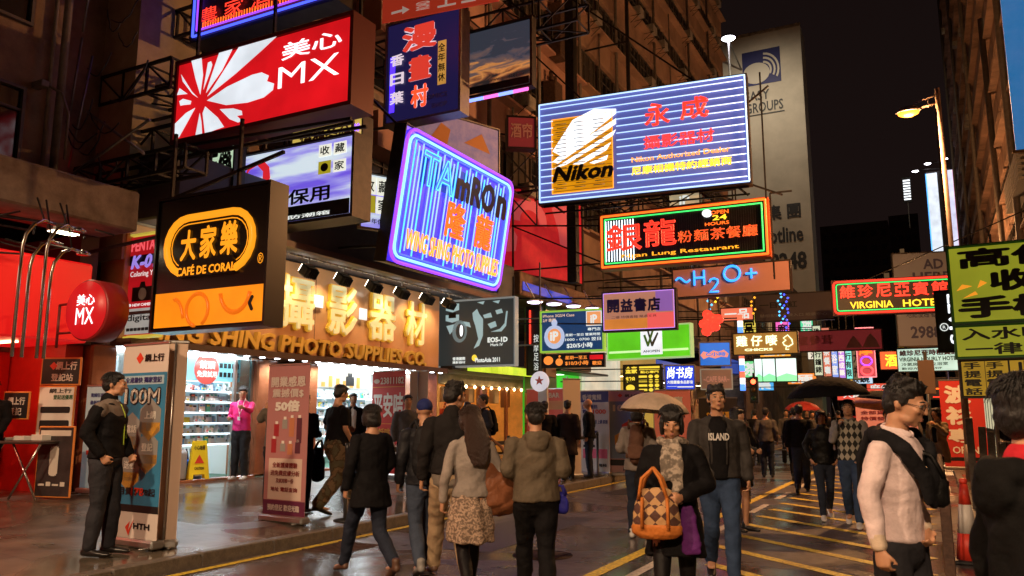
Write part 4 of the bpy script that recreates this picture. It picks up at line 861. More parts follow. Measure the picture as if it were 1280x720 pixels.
# yellow phone board
s = Sign('hanging_board', 'yellow green board with big black characters about buying phones at the right edge', (1.02, 12.0, 3.22), 1.42, 1.02, -4, .08); s.cabinet(mat('green_rim', (.05, .2, .08), .5), .02, .01); s.face(glow('lime_yellow_board', (.45, .47, .03), .50)); bk = ink_b
s.text('高價', .08, .70, .96, .96, bk, .04); s.text('收', .32, .38, .68, .66, bk, .05); s.text('手機', .05, .05, .93, .33, bk, .05)
s.polys([[(.10, .32), (.22, .36), (.20, .40)], [(.05, .42), (.18, .47), (.10, .50)], [(.22, .44), (.30, .50), (.25, .54)]], glow('orange_dab', (.9, .3, .02), .9), name='orange_mark')
s.bars([((-.7, .04, 1.02), (-.7, .04, 3.0)), ((.6, .04, 1.02), (.6, .04, 3.0)), ((-.2, .02, 1.03), (-.2, .02, 1.15))], grey_steel, .02)
s = Sign('hanging_board', 'lower yellow green board with two lines of black characters', (1.02, 12.0, 2.46), 1.42, .42, -4, .08); s.cabinet(mat('green_rim'), .015, .01); s.face(glow('lime_yellow_board')); s.text('入水唔着', .06, .54, .98, .92, bk, .03); s.text('一律照收', .08, .08, .98, .44, bk, .03)
s = Sign('hanging_board', 'amber board split in panels about 3G phones below the yellow green boards', (1.04, 12.0, 1.98), 1.40, .48, -4, .08); s.cabinet(cab, .015, .01); s.face(glow('amber_board', (.55, .32, .02), .5))
for k, body in enumerate(('手提電話', '手提電腦')): s.vtext(body, .03+.18*k, .04, .17+.18*k, .96, bk, bold=.03)
s.text('收', .46, .54, .64, .96, bk, .04); s.text('3G', .46, .06, .72, .44, bk, .04); s.text('手機', .74, .1, .98, .9, bk, .03); s.rect('divider', .385, .02, .40, .98, ink_b); s.rect('divider', .20, .02, .205, .98, ink_b)
s = Sign('hanging_banner', 'tall blue banner with pale streaks at the upper right edge of the view', (1.78, 14.0, 6.80), .75, 2.55, 0, .05, 'banner'); s.face(mat('sky_blue_print', (.03, .18, .42), .6, em=(.03, .22, .55), st=.55, var=.45, vscale=1.8, stain=(.3, .35, .6)), 'cloth', 0); s.bars([((-.42, .03, 2.6), (2.6, .03, 2.6)), ((-.42, .03, 2.75), (2.6, .03, 2.75)), ((-.42, .03, -.02), (2.6, .03, -.02))], mat('gold_pipe', (.35, .22, .06), .5, .5), .03)

# red backlit billboard above canopy with vase-like figures
s = Sign('billboard', 'dark red glowing billboard with pale rounded figures above the arcade canopy', (-10.9, 23.0, 7.3), 4.0, 2.75, 72, .25, 'billboard'); s.cabinet(cab, .05); s.face(mat('crimson_glow_print', (.35, .02, .03), .5, em=(.62, .012, .02), st=.50, var=.75, vscale=.9))
pf = mat('dusky_pink_print', (.5, .1, .1), .5, em=(.6, .07, .08), st=.5)
s.poly(arc(.36, .66, .20, .24, -12, 192, 14)+arc(.36, .64, .11, .13, 192, -12, 14), pf, name='figure_picture'); s.polys([[(.62, .86), (.70, .95), (.80, .95), (.84, .75), (.88, .55), (.82, .42), (.72, .44), (.70, .60)], [(.08, .40), (.16, .52), (.22, .42), (.20, .25), (.10, .22)]], pf, name='figure_picture')
s.bars([((-1.95, .2, -1.1), (-1.95, .2, 0)), ((1.9, .2, -1.1), (1.9, .2, 0))], dark_steel, .04)
s = Sign('hanging_sign', 'small red sign with white characters and steel lattice left of the blue striped neon', (-8.75, 17.3, 8.6), .7, .8, 35, .3); s.cabinet(cab, .03); s.face(mat('deep_red_panel'), ); s.text('酒帘', .1, .3, .9, .8, mat('pale_red_print', (.6, .35, .3), .5), .02); s.bars([((-.5, .1, 0), (-.5, .1, -2)), ((.4, .1, 0), (.4, .1, -2)), ((-.5, .1, 0), (.4, .1, -1)), ((.4, .1, 0), (-.5, .1, -1)), ((-.5, .1, -1), (.4, .1, -1)), ((-.5, .1, -1), (.4, .1, -2)), ((.4, .1, -1), (-.5, .1, -2))], dark_steel, .022)
s = Sign('billboard', 'tilted dim poster of a street scene above the blue neon frame', (-9.3, 15.0, 7.75), 2.6, 1.1, 68, .15, 'billboard'); s.cabinet(cab_l, .03); s.face(mat('faded_photo_print', (.25, .2, .24), .6, em=(.18, .12, .2), st=.5, var=.7, vscale=2.5, stain=(.08, .1, .3))); s.polys([[(.2, .3), (.35, .8), (.45, .7), (.4, .2)], [(.6, .5), (.8, .8), (.9, .4)]], mat('orange_picture', (.6, .25, .06), .6), name='picture')
# small lit plate hanging below dragon sign
s = Sign('hanging_sign', 'small pale lit plate hanging above the orange framed dragon neon', (-5.9, 22.0, 7.6), 1.0, .5, 0, .1); s.cabinet(cab, .02); s.face(glow('pale_plate', (.6, .5, .3), .5)); s.text('iP', .35, .2, .65, .8, wl, .03); s.bars([((0, .05, .5), (0, .05, 1.2))], dark_steel, .02)

# --- angle-iron trusses carrying the big signs at left
def truss(label, x0, x1, y, z0, z1, n, dep=.7):
    t = thing('sign_truss', label, 'steel frame', (x0, y, z0), 0, 'steel frames carrying hanging signs'); L = x1-x0; H = z1-z0; b = MB()
    for yy in (0, dep):
        b.bar((0, yy, 0), (L, yy, 0), .035, 4).bar((0, yy, H), (L, yy, H), .035, 4)
        for k in range(n+1): b.bar((L*k/n, yy, 0), (L*k/n, yy, H), .028, 4)
    b.build('frame', dark_steel, t); b = MB()
    for yy in (0, dep):
        for k in range(n): b.bar((L*k/n, yy, 0 if k % 2 else H), (L*(k+1)/n, yy, H if k % 2 else 0), .02, 4)
    for k in range(n+1): b.bar((L*k/n, 0, 0), (L*k/n, dep, 0), .02, 4).bar((L*k/n, 0, H), (L*k/n, dep, H), .02, 4); 
    for k in range(n): b.bar((L*k/n, 0, 0), (L*(k+1)/n, dep, 0), .018, 4)
    b.build('brace', dark_steel, t)
truss('rusty steel truss level with the bottom of the big red petal sign', -12.3, -10.55, 8.5, 5.75, 6.2, 3)
truss('rusty steel truss at the middle height of the petal sign', -12.3, -10.55, 8.3, 6.75, 7.25, 3)
truss('rusty steel truss high up at the left beside the top neon sign', -12.3, -10.9, 9.0, 8.1, 8.6, 3)
truss('rusty steel truss above the concrete slab at left', -12.2, -9.6, 7.9, 5.15, 5.5, 4, .4)
truss('steel truss above the sunset billboard', -12.0, -6.4, 15.4, 10.2, 10.9, 6)
truss('dark steel truss over the dragon neon', -9.0, -4.5, 21.8, 7.4, 7.8, 5, .4)
cb = thing('cable_bundle', 'tangle of loose cables and bent pipes in front of the trusses at left', 'cables', (-10.8, 7.4, 5.0)); b = MB()
for k in range(11):
    x0, z0 = rnd.uniform(-1.2, -.2), rnd.uniform(.2, 3.2); x1, z1 = x0+rnd.uniform(.3, .9), z0+rnd.uniform(-.4, .5)
    b.path([(x0+(x1-x0)*q/8, rnd.uniform(-.02, .02)+.3*k/10, z0+(z1-z0)*q/8-.25*math.sin(q/8*math.pi)) for q in range(9)], .012, 5)
b.build('cable', black_plastic, cb); b = MB()
for (p, q) in (((-.5, 0, 4.6), (-.9, .1, 2.6)), ((-.9, .1, 2.5), (-1.05, .1, 1.2)), ((-.75, .2, 2.2), (-1.1, .2, .4)), ((-.6, .1, 1.2), (.8, .1, .3)), ((-.9, 0, .1), (1.0, 0, .75))): b.bar(p, q, .022, 6)
b.build('pipe', grey_steel, cb)
# diagonal stays & vertical poles on the facades
sp_ = thing('steel_mast', 'tall dark steel mast standing in front of the pinkish tenement', 'steel frame', (-9.2, 21.6, 5.4), 0, 'vertical steel masts on the tenements'); MB().box(-.14, .14, -.14, .14, 0, 16).build('mast', dark_steel, sp_); MB().bar((0, 0, 8), (-2.2, 0, 8), .05, 4).bar((0, 0, 3), (-2.2, 0, 3), .05, 4).bar((0, 0, 13), (-2.2, 0, 13), .05, 4).build('brace', dark_steel, sp_)
sp2 = thing('steel_mast', 'thin dark steel mast farther along the tenement above the striped neon', 'steel frame', (-9.6, 28.2, 8), 0, 'vertical steel masts on the tenements'); MB().box(-.06, .06, -.06, .06, 0, 15).build('mast', dark_steel, sp2); MB().bar((0, 0, 8), (-1.8, 0, 8), .04, 4).bar((0, 0, 13), (-1.8, 0, 13), .04, 4).build('brace', dark_steel, sp2)

# small lit signs crowding the far left side
far = [('一品', (.9, .2, .1)), ('茶', (.2, .8, .3)), ('當', (.9, .7, .1)), ('金行', (1, .45, .05)), ('藥', (.1, .5, 1)), ('髮廊', (.9, .15, .6)), ('麵', (1, .3, .05)), ('酒店', (.9, .85, .7)), ('押', (.1, .8, .4)), ('鞋', (.95, .6, .1)), ('眼鏡', (.6, .8, 1)), ('麻雀', (.9, .1, .05))]
names = ['red', 'green', 'golden', 'orange', 'blue', 'magenta', 'vermilion', 'ivory', 'jade', 'amber', 'ice blue', 'scarlet']
spots_ = [(-8.0, 38.5, 6.3, 1.5, .6), (-8.6, 44.5, 4.0, 1.2, .9), (-9.2, 47.5, 6.6, .8, 1.8), (-8.3, 50.5, 5.4, 1.8, .7), (-9.6, 53.0, 3.5, 1.4, .8), (-8.8, 57.0, 7.8, .9, 1.9), (-8.4, 62.0, 4.2, 2.0, .8), (-7.6, 66.0, 6.2, 1.6, .7), (-9.0, 71.0, 9.0, 1.0, 2.2), (-7.2, 76.0, 4.4, 2.2, .9), (-6.4, 88.0, 5.2, 2.4, 1.0), (-5.2, 100.0, 4.6, 2.8, 1.1)]
for k, ((body, c_), (x, y, z, w_, h_)) in enumerate(zip(far, spots_)):
    s = Sign('hanging_sign', 'small %s lit sign %s' % (names[k], ['just above the chick sign', 'low behind the chick sign', 'upright beside the light strings', 'behind the unlit grey sign', 'over the blue far shopfront', 'high on the low dark block', 'beyond the green window panels', 'above the strip signs far off', 'upright and highest in the distance', 'over the far taxi', 'near the end of the street', 'farthest down the street'][k]), (x, y, z), w_, h_, 2, .2); s.cabinet(cab, .03)
    s.face(glow('far_face_%s' % names[k].replace(' ', '_'), c_, .8)); (s.vtext if h_ > w_ else s.text)(body, .12, .1, .88, .9, ink_b if sum(c_) > 1.6 else wl, bold=.03); s.bars([((-w_/2, .1, .2), (-11.2-x, .1, .3)), ((-w_/2, .1, h_-.1), (-11.2-x, .1, h_))], dark_steel, .03)
# ================================================================ shopfronts on the left
fl_z = .38
wood = mat('orange_lacquer_panel', (.68, .34, .14), .45, var=.10, vscale=2, coat=.3)
gold = mat('gold_letters', (.85, .55, .10), .35, .35)
pillar_m = mat('polished_brown_pillar', (.34, .13, .06), .22, var=.2, vscale=4, coat=.4)
inner_w = mat('white_shop_wall', (.72, .72, .70), .6)
inner_f = mat('shop_floor', (.25, .24, .22), .3)
green_fl = mat('green_shop_floor', (.05, .14, .09), .5)
tube_w = glow('shop_ceiling_light', (.85, .95, 1.0), 26.0)
tube_warm = glow('warm_ceiling_light', (1.0, .62, .25), 14.0)
led_m = glow('led_downlight', (.92, .94, 1.0), 12)
alu = mat('aluminium', (.5, .5, .48), .3, .9)

# photo shop: Y 8.2 .. 17.75
ph = thing('photo_shop', 'camera shop with orange sign fascia, gold lettering and bright white shelves', 'shop', (0, 0, 0))
MB().bbox(-12.0, -11.4, 8.35, 17.72, 2.72, 4.62, .015).build('fascia', wood, ph)
jb = MB()
for y in (10.6, 12.9, 15.2): jb.box(-11.402, -11.396, y-.006, y+.006, 2.8, 4.6)
jb.build('panel_joint', mat('dark_joint', (.12, .05, .02), .6), ph)  # dark brown strips drawn as panel joints
MB().box(-11.9, -11.1, 8.35, 17.7, 2.60, 2.715).build('soffit', mat('dark_wood_soffit', (.10, .05, .03), .4), ph)
MB().bbox(-13.0, -10.45, 8.5, 20.2, 4.66, 5.75, .03).build('canopy', mat('slate_grey_canopy', (.10, .095, .11), .6, var=.3, vscale=1.2), ph)
MB().box(-10.50, -10.36, 8.5, 20.2, 4.60, 4.72).build('canopy_edge', mat('brown_edge_trim', (.14, .07, .05), .5), ph)
def plane_text(parent, body, y0, z0, y1, z1, X, m, bold=.02, thick=0., name='lettering', slant=0):
    """lettering on a wall that faces +X"""
    vs, fs = flat_text(body, y0, z0, y1, z1, 0, bold, thick, 0, slant); b = MB(); b._add([(X-p[1], p[0], p[2]) for p in vs], fs); return b.build(name, m, parent)
for ch, y0, y1 in (('攝', 11.75, 12.80), ('影', 13.22, 14.20), ('器', 14.62, 15.68), ('材', 16.08, 16.98)):
    plane_text(ph, ch, y0, 3.22, y1, 4.34, -11.33, mat('yellow_letter_rim', (.80, .50, .04), .35, em=(1, .55, .05), st=.25), .045, .06, 'character_rim'); plane_text(ph, ch, y0+.03, 3.25, y1-.03, 4.31, -11.29, mat('yellow_letter_face', (.85, .72, .30), .3, em=(1, .85, .45), st=.30), .015, .03, 'character')
# narrow white flags between characters
for y, z in ((12.9, 3.88), (14.40, 3.78)): MB().bbox(-11.33, -11.30, y-.14, y+.14, z-.13, z+.13, .01).build('small_plaque', glow('white_plaque', (.9, .9, .85), .8), ph)
eng = 'WING SHING PHOTO SUPPLIES CO.'
plane_text(ph, eng, 8.45, 2.745, 17.0, 3.09, -11.30, gold, .035, .09, 'lettering', .12)
for k in range(7):   # the light of the downlight row
    ld = bpy.data.lights.new('downlight_light', 'SPOT'); ld.energy = 55; ld.color = (.93, .96, 1); ld.spot_size = R(160); ld.spot_blend = .5; ld.shadow_soft_size = .1
    lo = bpy.data.objects.new('downlight_light', ld); lo.location = (-11.2, 9.1+1.3*k, 2.56); link(lo, ph)
for k in range(24):   # led downlights under the fascia
    y = 8.55+.39*k
    b = MB().lathe([(.055, .01), (.05, -.012), (.01, -.014)], (0, 0, 0), 10).build('downlight', led_m, ph, (-11.22, y, 2.598))
spot_l = glow('spot_lens', (1, .93, .78), 12)
for k, y in enumerate((8.9, 9.9, 10.9, 11.9, 12.95, 14.0, 15.05, 16.1, 17.1, 18.3)):
    t = thing('spotlight', 'black adjustable floodlight under the canopy edge, number from left %s' % ['one', 'two', 'three', 'four', 'five', 'six', 'seven', 'eight', 'nine', 'ten'][k] if 0 else ['black floodlight hidden behind the black cafe sign, nearer one', 'black floodlight hidden behind the black cafe sign, middle one', 'black floodlight just behind the edge of the black cafe sign', 'black floodlight above the first big yellow character', 'black floodlight above the gap after the first big yellow character', 'black floodlight above the second big yellow character', 'black floodlight left of the third big yellow character', 'black floodlight above the third big yellow character', 'black floodlight above the last big yellow character', 'black floodlight in front of the camera poster corner'][k], 'floodlight', (-10.72, y, 4.58), 0, 'floodlights under the shop canopy')
    MB().bar((0, 0, 0), (0, 0, -.12), .015, 6).box(-.02, .02, -.12, .12, -.16, -.12).build('bracket', white_paint, t)
    hb = MB(); hb.bbox(-.12, .12, -.16, .16, -.12, .10, .03); 
    for q in range(5): hb.box(.12, .15, -.13+.06*q, -.11+.06*q, -.1, .08)
    h = hb.build('lamp_head', black_paint, t, (0, 0, -.26)); h.rotation_euler = (0, R(35), 0)
    l = MB().box(-.128, -.121, -.13, .13, -.09, .07).build('lens', spot_l, h)
    if k < 9:
        ld = bpy.data.lights.new('spot_light', 'SPOT'); ld.energy = 34; ld.color = (1, .80, .52); ld.shadow_soft_size = .08; ld.spot_size = R(110); ld.spot_blend = .8
        lo = bpy.data.objects.new('spot_light', ld); lo.location = (-.2, 0, -.34); lo.rotation_euler = (0, R(-42-180+180), 0); lo.rotation_euler = Vector((-.62, 0, -.78)).to_track_quat('-Z', 'Y').to_euler(); link(lo, t)
rail = thing('light_rail', 'white perforated rail carrying the black floodlights under the canopy', 'rail', (-10.72, 8.6, 4.58)); rb = MB()
for k in range(46): rb.box(-.03, .03, .21*k, .21*k+.15, -.02, .01)
rb.build('rail', white_paint, rail)
# pillars, jambs
for y0, y1 in ((7.95, 8.40), (11.42, 11.95), (12.80, 13.15), (17.15, 17.75)):
    MB().bbox(-12.2, -11.45, y0, y1, fl_z, 2.60, .03).build('pillar', pillar_m, ph)
MB().box(-14.9, -11.45, 8.4, 17.6, .05, fl_z).build('shop_floor', green_fl, ph)
MB().bbox(-11.6, -11.40, 8.4, 11.42, .14, fl_z+.035, .01).bbox(-11.6, -11.4, 13.15, 17.15, .14, fl_z+.035, .01).build('threshold', pillar_m, ph)
MB().box(-14.95, -14.85, 8.3, 17.7, fl_z, 2.9).box(-14.9, -11.95, 11.60, 11.75, fl_z, 2.9).box(-14.9, -11.95, 12.95, 13.1, fl_z, 2.9).box(-14.9, -12.2, 8.25, 8.35, fl_z, 2.9).box(-14.9, -12.2, 17.5, 17.6, fl_z, 2.9).build('inner_wall', inner_w, ph)
MB().box(-14.9, -11.6, 8.3, 17.7, 2.62, 2.72).build('ceiling', inner_w, ph)
MB().box(-14.9, -11.9, 11.76, 12.94, fl_z, 2.6).build('dark_partition', mat('dark_brown_partition', (.06, .03, .02), .4), ph)
for y in (8.9, 9.9, 10.9, 13.6, 14.5, 15.4, 16.4): MB().box(-14.3, -12.0, y-.07, y+.07, 2.585, 2.61).build('ceiling_tube', tube_w, ph)
each('door_frame', [(-11.62, -11.56, y, y+.055, fl_z, 2.56) for y in (10.95, 11.36, 15.5, 16.9)], alu, ph)
MB().box(-11.595, -11.585, 11.0, 11.36, fl_z, 2.6).build('glass_door', mat('shop_glass', (.2, .25, .25), .05, spec=.8), ph)
g_ = bpy.data.materials['shop_glass'].node_tree.nodes['Principled BSDF']; g_.inputs['Transmission Weight'].default_value = .95
MB().box(-11.66, -11.60, 8.45, 11.3, 2.56, 2.60).box(-11.66, -11.60, 13.3, 17.0, 2.56, 2.60).build('added_front_strip', tube_w, ph)  # unseen strips added to light the shelf goods from the front
for y in (14.4, 15.5, 16.6): MB().box(-12.9, -12.8, y-.4, y+.4, 2.585, 2.615).build('ceiling_tube', tube_w, ph)
# banner poster above shelves
pt = MB().box(-11.82, -11.80, 9.0, 11.3, 2.14, 2.58).build('poster', glow('sky_blue_poster', (.25, .65, .75), .9), ph)
b = MB(); b.lathe([(.01, 0), (.28, 0), (.28, .01), (.01, .01)], (0, 0, 0), 20, 'x').build('red_disc', glow('red_disc', (.8, .12, .1), .8), ph, (-11.79, 10.48, 2.35))
plane_text(ph, '鏡頭', 10.30, 2.35, 10.66, 2.5, -11.77, wl, .02); plane_text(ph, '免費試用', 10.25, 2.2, 10.71, 2.32, -11.77, wl, .02)
b = MB()
for i in range(5):
    for j in range(2): b.bbox(-11.795, -11.78, 10.82+.10*i-.035, 10.82+.10*i+.035, 2.22+.17*j, 2.31+.17*j, .005)
b.build('camera_picture', ink_b, ph)
pt = MB().box(-12.22, -12.20, 14.0, 15.9, 2.15, 2.58).build('poster', glow('pale_poster', (.8, .75, .6), .85), ph)
b = MB().bbox(-12.20, -12.18, 14.95, 15.25, 2.2, 2.42, .01).bbox(-12.20, -12.18, 15.02, 15.18, 2.42, 2.5, .01).build('camera_picture', ink_b, ph)
b = MB()
for k in range(6): b.box(-12.199, -12.19, 14.1+.25*k, 14.22+.25*k, 2.16, 2.26+.05*((k*3) % 4))
b.build('skyline_picture', glow('orange_print2', (.9, .45, .1), .7), ph)
# shelves and goods
pcols = [(.82, .84, .84), (.75, .80, .82), (.8, .82, .78), (.10, .35, .65), (.85, .70, .06), (.08, .5, .35), (.70, .08, .06), (.04, .04, .05), (.80, .85, .9), (.35, .6, .75), (.88, .9, .88), (.7, .72, .75)]
cnames = ['white', 'pale grey', 'cream', 'blue', 'yellow', 'green', 'red', 'black', 'icy white', 'sky blue', 'bright white', 'silver']
pm = [mat('package_%s' % c.replace(' ', '_'), col, .5) for c, col in zip(cnames, pcols)]
me_cache = {}
def pack_mesh(ci, form):
    k = (ci, form)
    if k in me_cache: return me_cache[k]
    b = MB()
    if form == 0: b.bbox(-.02, .02, -.045, .045, 0, .15, .004); b.mat(1).box(.0205, .0215, -.030, .030, .10, .13)
    elif form == 1: b.bbox(-.04, .04, -.06, .06, 0, .10, .005); b.mat(1).box(.0405, .0415, -.045, .0, .02, .05)
    else: b.lathe([(.04, 0), (.042, .01), (.042, .09), (.036, .1), (.036, .12)], (0, 0, 0), 10); b.mat(1).box(.0425, .0435, -.012, .012, .03, .06)
    me = b.mesh('package'); me.materials.append(pm[ci]); me.materials.append(pm[[3, 6, 5, 0, 7, 4][(ci+form) % 6]]); me_cache[k] = me; return me
sr = random.Random(3)
def shelf_unit(label, X, y0, y1, z0, z1, n, wname, y_first=.06, step=(.075, .10)):
    t = thing('display_shelf', label, 'shelf', (X, y0, z0)); L = y1-y0
    MB().box(-.25, -.23, 0, L, 0, z1-z0).build('back_panel', mat('glowing_shelf_back', (.55, .68, .72), .5, em=(.55, .8, .9), st=.30), t)  # back panel glows to brighten the shop interior
    for k in range(n):
        z = (z1-z0)*k/n; MB().box(-.23, .05, 0, L, z, z+.015).build('shelf', alu, t)
        MB().box(.045, .052, 0, L, z-.006, z+.022).build('glow_price_strip', glow('price_strip_glow', (.75, .93, 1.0), 2.0), t)  # price strips given a glow to light the goods
        y = y_first
        while y < L-.06:
            ci = sr.choices(range(12), [8, 6, 5, 2, 3, 1, 1, 2, 8, 3, 8, 3])[0]; fo = sr.choice([0, 0, 0, 1, 2]); me = pack_mesh(ci, fo)
            o = from_mesh('package', me, None, None, (X-.08+sr.uniform(-.04, .05), y0+y, z0+z+.0155)); o.rotation_euler = (0, R(-sr.uniform(0, 14)) if fo == 0 else 0, R(sr.uniform(-10, 10))); s_ = min(1.15, (z1-z0)/n/.165); o.scale = (1, 1, s_*sr.uniform(.8, 1.0))
            tag(o, '%s %s on shelf %s of the %s' % (cnames[ci], ['blister pack', 'small box', 'round tub'][fo], ['one, the lowest,', 'two', 'three', 'four', 'five', 'six', 'seven', 'eight'][k], wname), 'package', 'camera goods on the shop shelves')
            y += sr.uniform(*step)
shelf_unit('white accessory shelves full of packs in the left window of the camera shop', -11.80, 9.0, 11.25, .98, 2.12, 6, 'left camera shop window', .62)
shelf_unit('bright camera shelves in the right doorway of the camera shop', -13.2, 13.9, 15.6, .55, 2.15, 7, 'right camera shop doorway', .85)
shelf_unit('deep shelf of camera boxes at the far side of the right doorway', -13.2, 15.7, 17.3, .55, 2.15, 7, 'far camera shop wall', .06, (.11, .16))
shelf_unit('narrow bright shelf between the brown pillar and the round red sign', -11.85, 8.42, 8.88, .55, 2.5, 4, 'narrow shelf by the pillar', .06, (.10, .14))
MB().bbox(-12.2, -11.8, 8.9, 8.98, fl_z, 2.6, .01).build('divider', alu, ph)
t = thing('counter', 'grey rounded counter below the shelves in the camera shop window', 'counter', (-11.78, 9.55, fl_z)); MB().bbox(-.3, .28, -.42, .42, 0, .55, .06).build('body', mat('grey_laminate', (.35, .36, .38), .35), t); MB().box(.282, .286, -.25, .05, .22, .47).build('notice', white_paint, t)
t = thing('waste_bin', 'blue round bin with white label under the shelves', 'bin', (-11.72, 10.22, fl_z)); MB().lathe([(.14, 0), (.17, .02), (.185, .32), (.19, .36), (.17, .36)], (0, 0, 0), 18).build('bin_body', mat('blue_plastic', (.02, .14, .60), .35), t); MB().box(.182, .188, -.09, .09, .08, .26).build('label_sheet', white_paint, t)
b = MB(); 
for k in range(6): b.bar((-.05+.02*k, -.1+.04*k, .3), (-.1+.04*k, -.14+.055*k, .55), .02, 6)
b.build('rolled_posters', mat('dark_roll', (.08, .08, .1), .5), t)
t = thing('caution_board', 'yellow folding wet floor caution board beside the man in pink', 'caution sign', (-11.45, 10.12, fl_z+.04), R(60)); ye = mat('yellow_plastic', (.85, .62, .02), .35)
for sgn in (-1, 1):
    b = MB(); b.prism([(-.17, 0), (-.10, 0), (-.09, .08), (.09, .08), (.10, 0), (.17, 0), (.12, .66), (-.12, .66)], -.012, .012); o = b.build('board', ye, t, (0, sgn*.12, 0)); o.rotation_euler = (R(10*sgn), 0, 0)
    if sgn < 0:
        MB().prism([(-.08, .27), (.08, .27), (0, .42)], -.016, -.0125).build('warning_triangle', mat('warning_red', (.7, .05, .02), .4), o)
        vs, fs = flat_text('小心地滑', -.09, .50, .09, .58, -.014, .02); b = MB(); b._add(vs, fs); b.build('lettering', ink_b, o); vs, fs = flat_text('CAUTION', -.08, .16, .08, .21, -.014, .02); b = MB(); b._add(vs, fs); b.build('lettering', ink_b, o)

# small yellow sign on the dark partition, stacked goods in the doorway
t = thing('wall_notice', 'small yellow notice on the dark partition beside the brown pillar', 'notice', (-11.40, 12.45, 1.58), R(90)); MB().box(-.22, .22, -.02, .02, -.17, .17).build('notice_board', glow('bright_yellow_notice', (.9, .8, .05), .8), t); vs, fs = flat_text('優惠', -.16, -.1, .1, .1, -.024, .03); b = MB(); b._add(vs, fs); b.build('lettering', mat('green_lettering'), t)

# camera poster
s = Sign('poster_sign', 'charcoal lit poster of exploded camera and lenses hanging past the orange fascia', (-10.52, 18.1, 3.66), 2.23, 1.74, 3, .22); a = art((550,378), (645,372), (645,457), (548,458))
s.cabinet(glow('pale_rim2', (.4, .42, .4), .35), .03); s.face(mat('charcoal_print', (.03, .034, .034), .4, em=(.03, .036, .036), st=.6)); cl = glow('ice_blue_print', (.42, .60, .62), .62); cd = mat('grey_blue_print', (.12, .16, .17), .4, em=(.12, .18, .19), st=.8)
s.polys([[(.10, .96), (.28, .96), (.28, .86), (.19, .83), (.10, .86)], [(.10, .79), (.28, .79), (.28, .70), (.19, .67), (.10, .70)], [(.11, .62), (.28, .66), (.16, .49)]], cl, name='lens_picture')
s.polys([[(.14, .82), (.24, .82), (.24, .74), (.14, .74)]], ink_b, y=-.01, name='lens_picture')
s.poly([(.29+.10*math.cos(R(k*20)), .53+.17*math.sin(R(k*20))) for k in range(18)], cd, name='lens_ring'); s.poly([(.30+.06*math.cos(R(k*20)), .53+.12*math.sin(R(k*20))) for k in range(18)], mat('charcoal_print'), y=-.01, name='lens_ring'); s.poly([(.315+.022*math.cos(R(k*20)), .54+.09*math.sin(R(k*20))) for k in range(18)], white_bright, y=-.014, name='lens_glint')
s.polys([[(.28, .64), (.34, .68), (.42, .66), (.44, .58), (.40, .60), (.32, .62)], [(.46, .80), (.52, .86), (.55, .78), (.60, .70), (.60, .45), (.55, .30), (.48, .26), (.54, .40), (.50, .60), (.47, .70)], [(.60, .76), (.70, .79), (.72, .72), (.62, .71)], [(.66, .62), (.76, .66), (.78, .58), (.70, .55)], [(.76, .82), (.84, .84), (.86, .78), (.78, .76)], [(.70, .50), (.82, .54), (.88, .62), (.90, .80), (.92, .80), (.90, .58), (.84, .50)], [(.52, .96), (.62, .97), (.60, .92)], [(.72, .96), (.82, .97), (.80, .92)]], cl, name='camera_picture')
s.text('EOS-1D', .66, .34, .92, .42, wl, .06); s.text('Mark IV', .70, .285, .86, .325, wl, .02); s.text('香港國際', .20, .09, .37, .14, wl, .03); s.text('攝影器材', .20, .04, .37, .08, wl, .02); s.poly([(.49+.035*math.cos(R(k*30)), .12+.05*math.sin(R(k*30))) for k in range(12)], yl); s.text('PhotoAsia 2011', .50, .05, .82, .12, wl, .04)
s.bars([((-1.2, .1, .4), (-1.1, .1, .4)), ((1.05, .1, 1.78), (1.05, .1, 2.3)), ((-.9, .1, 1.78), (-.9, .1, 2.3))], dark_steel, .03)

# red fast-food shop at left
rs = thing('red_shop', 'red fast-food shopfront with glowing red fascia under the concrete slab', 'shop', (0, 0, 0)); redw = mat('red_wall', (.60, .018, .012), .4, var=.2, vscale=2)
MB().bbox(-12.9, -11.1, -8, 7.62, 2.57, 3.76, .03).build('fascia', mat('red_fascia', (.62, .012, .012), .3, em=(.8, .01, .01), st=.5), rs)
MB().box(-13.6, -12.95, -8, 7.6, .1, 2.56).build('wall', redw, rs); MB().box(-13.6, -12.9, -8, 7.9, 2.5, 4.28).build('upper_wall', wall_dark, rs)
MB().box(-13.6, -11.45, 7.62, 7.92, 2.58, 4.27).build('end_pier', mat('dark_brown_partition'), rs); MB().box(-13.6, -11.6, 7.62, 7.90, .2, 2.575).build('end_wall', redw, rs)
MB().box(-13.55, -13.2, 6.55, 6.62, fl_z, 2.5).build('mullion', redw, rs)
for k in range(3): MB().box(-13.2, -11.6, 5.0+k*.9, 5.1+k*.9, 2.545, 2.566).build('ceiling_tube', glow('dim_warm_tube', (1, .45, .22), 9.0), rs)
MB().box(-11.09, -11.085, 4.0, 6.18, 3.0, 3.5).build('fascia_lettering_panel', glow('pale_green_panel', (.6, .8, .6), .8), rs)
vs = None
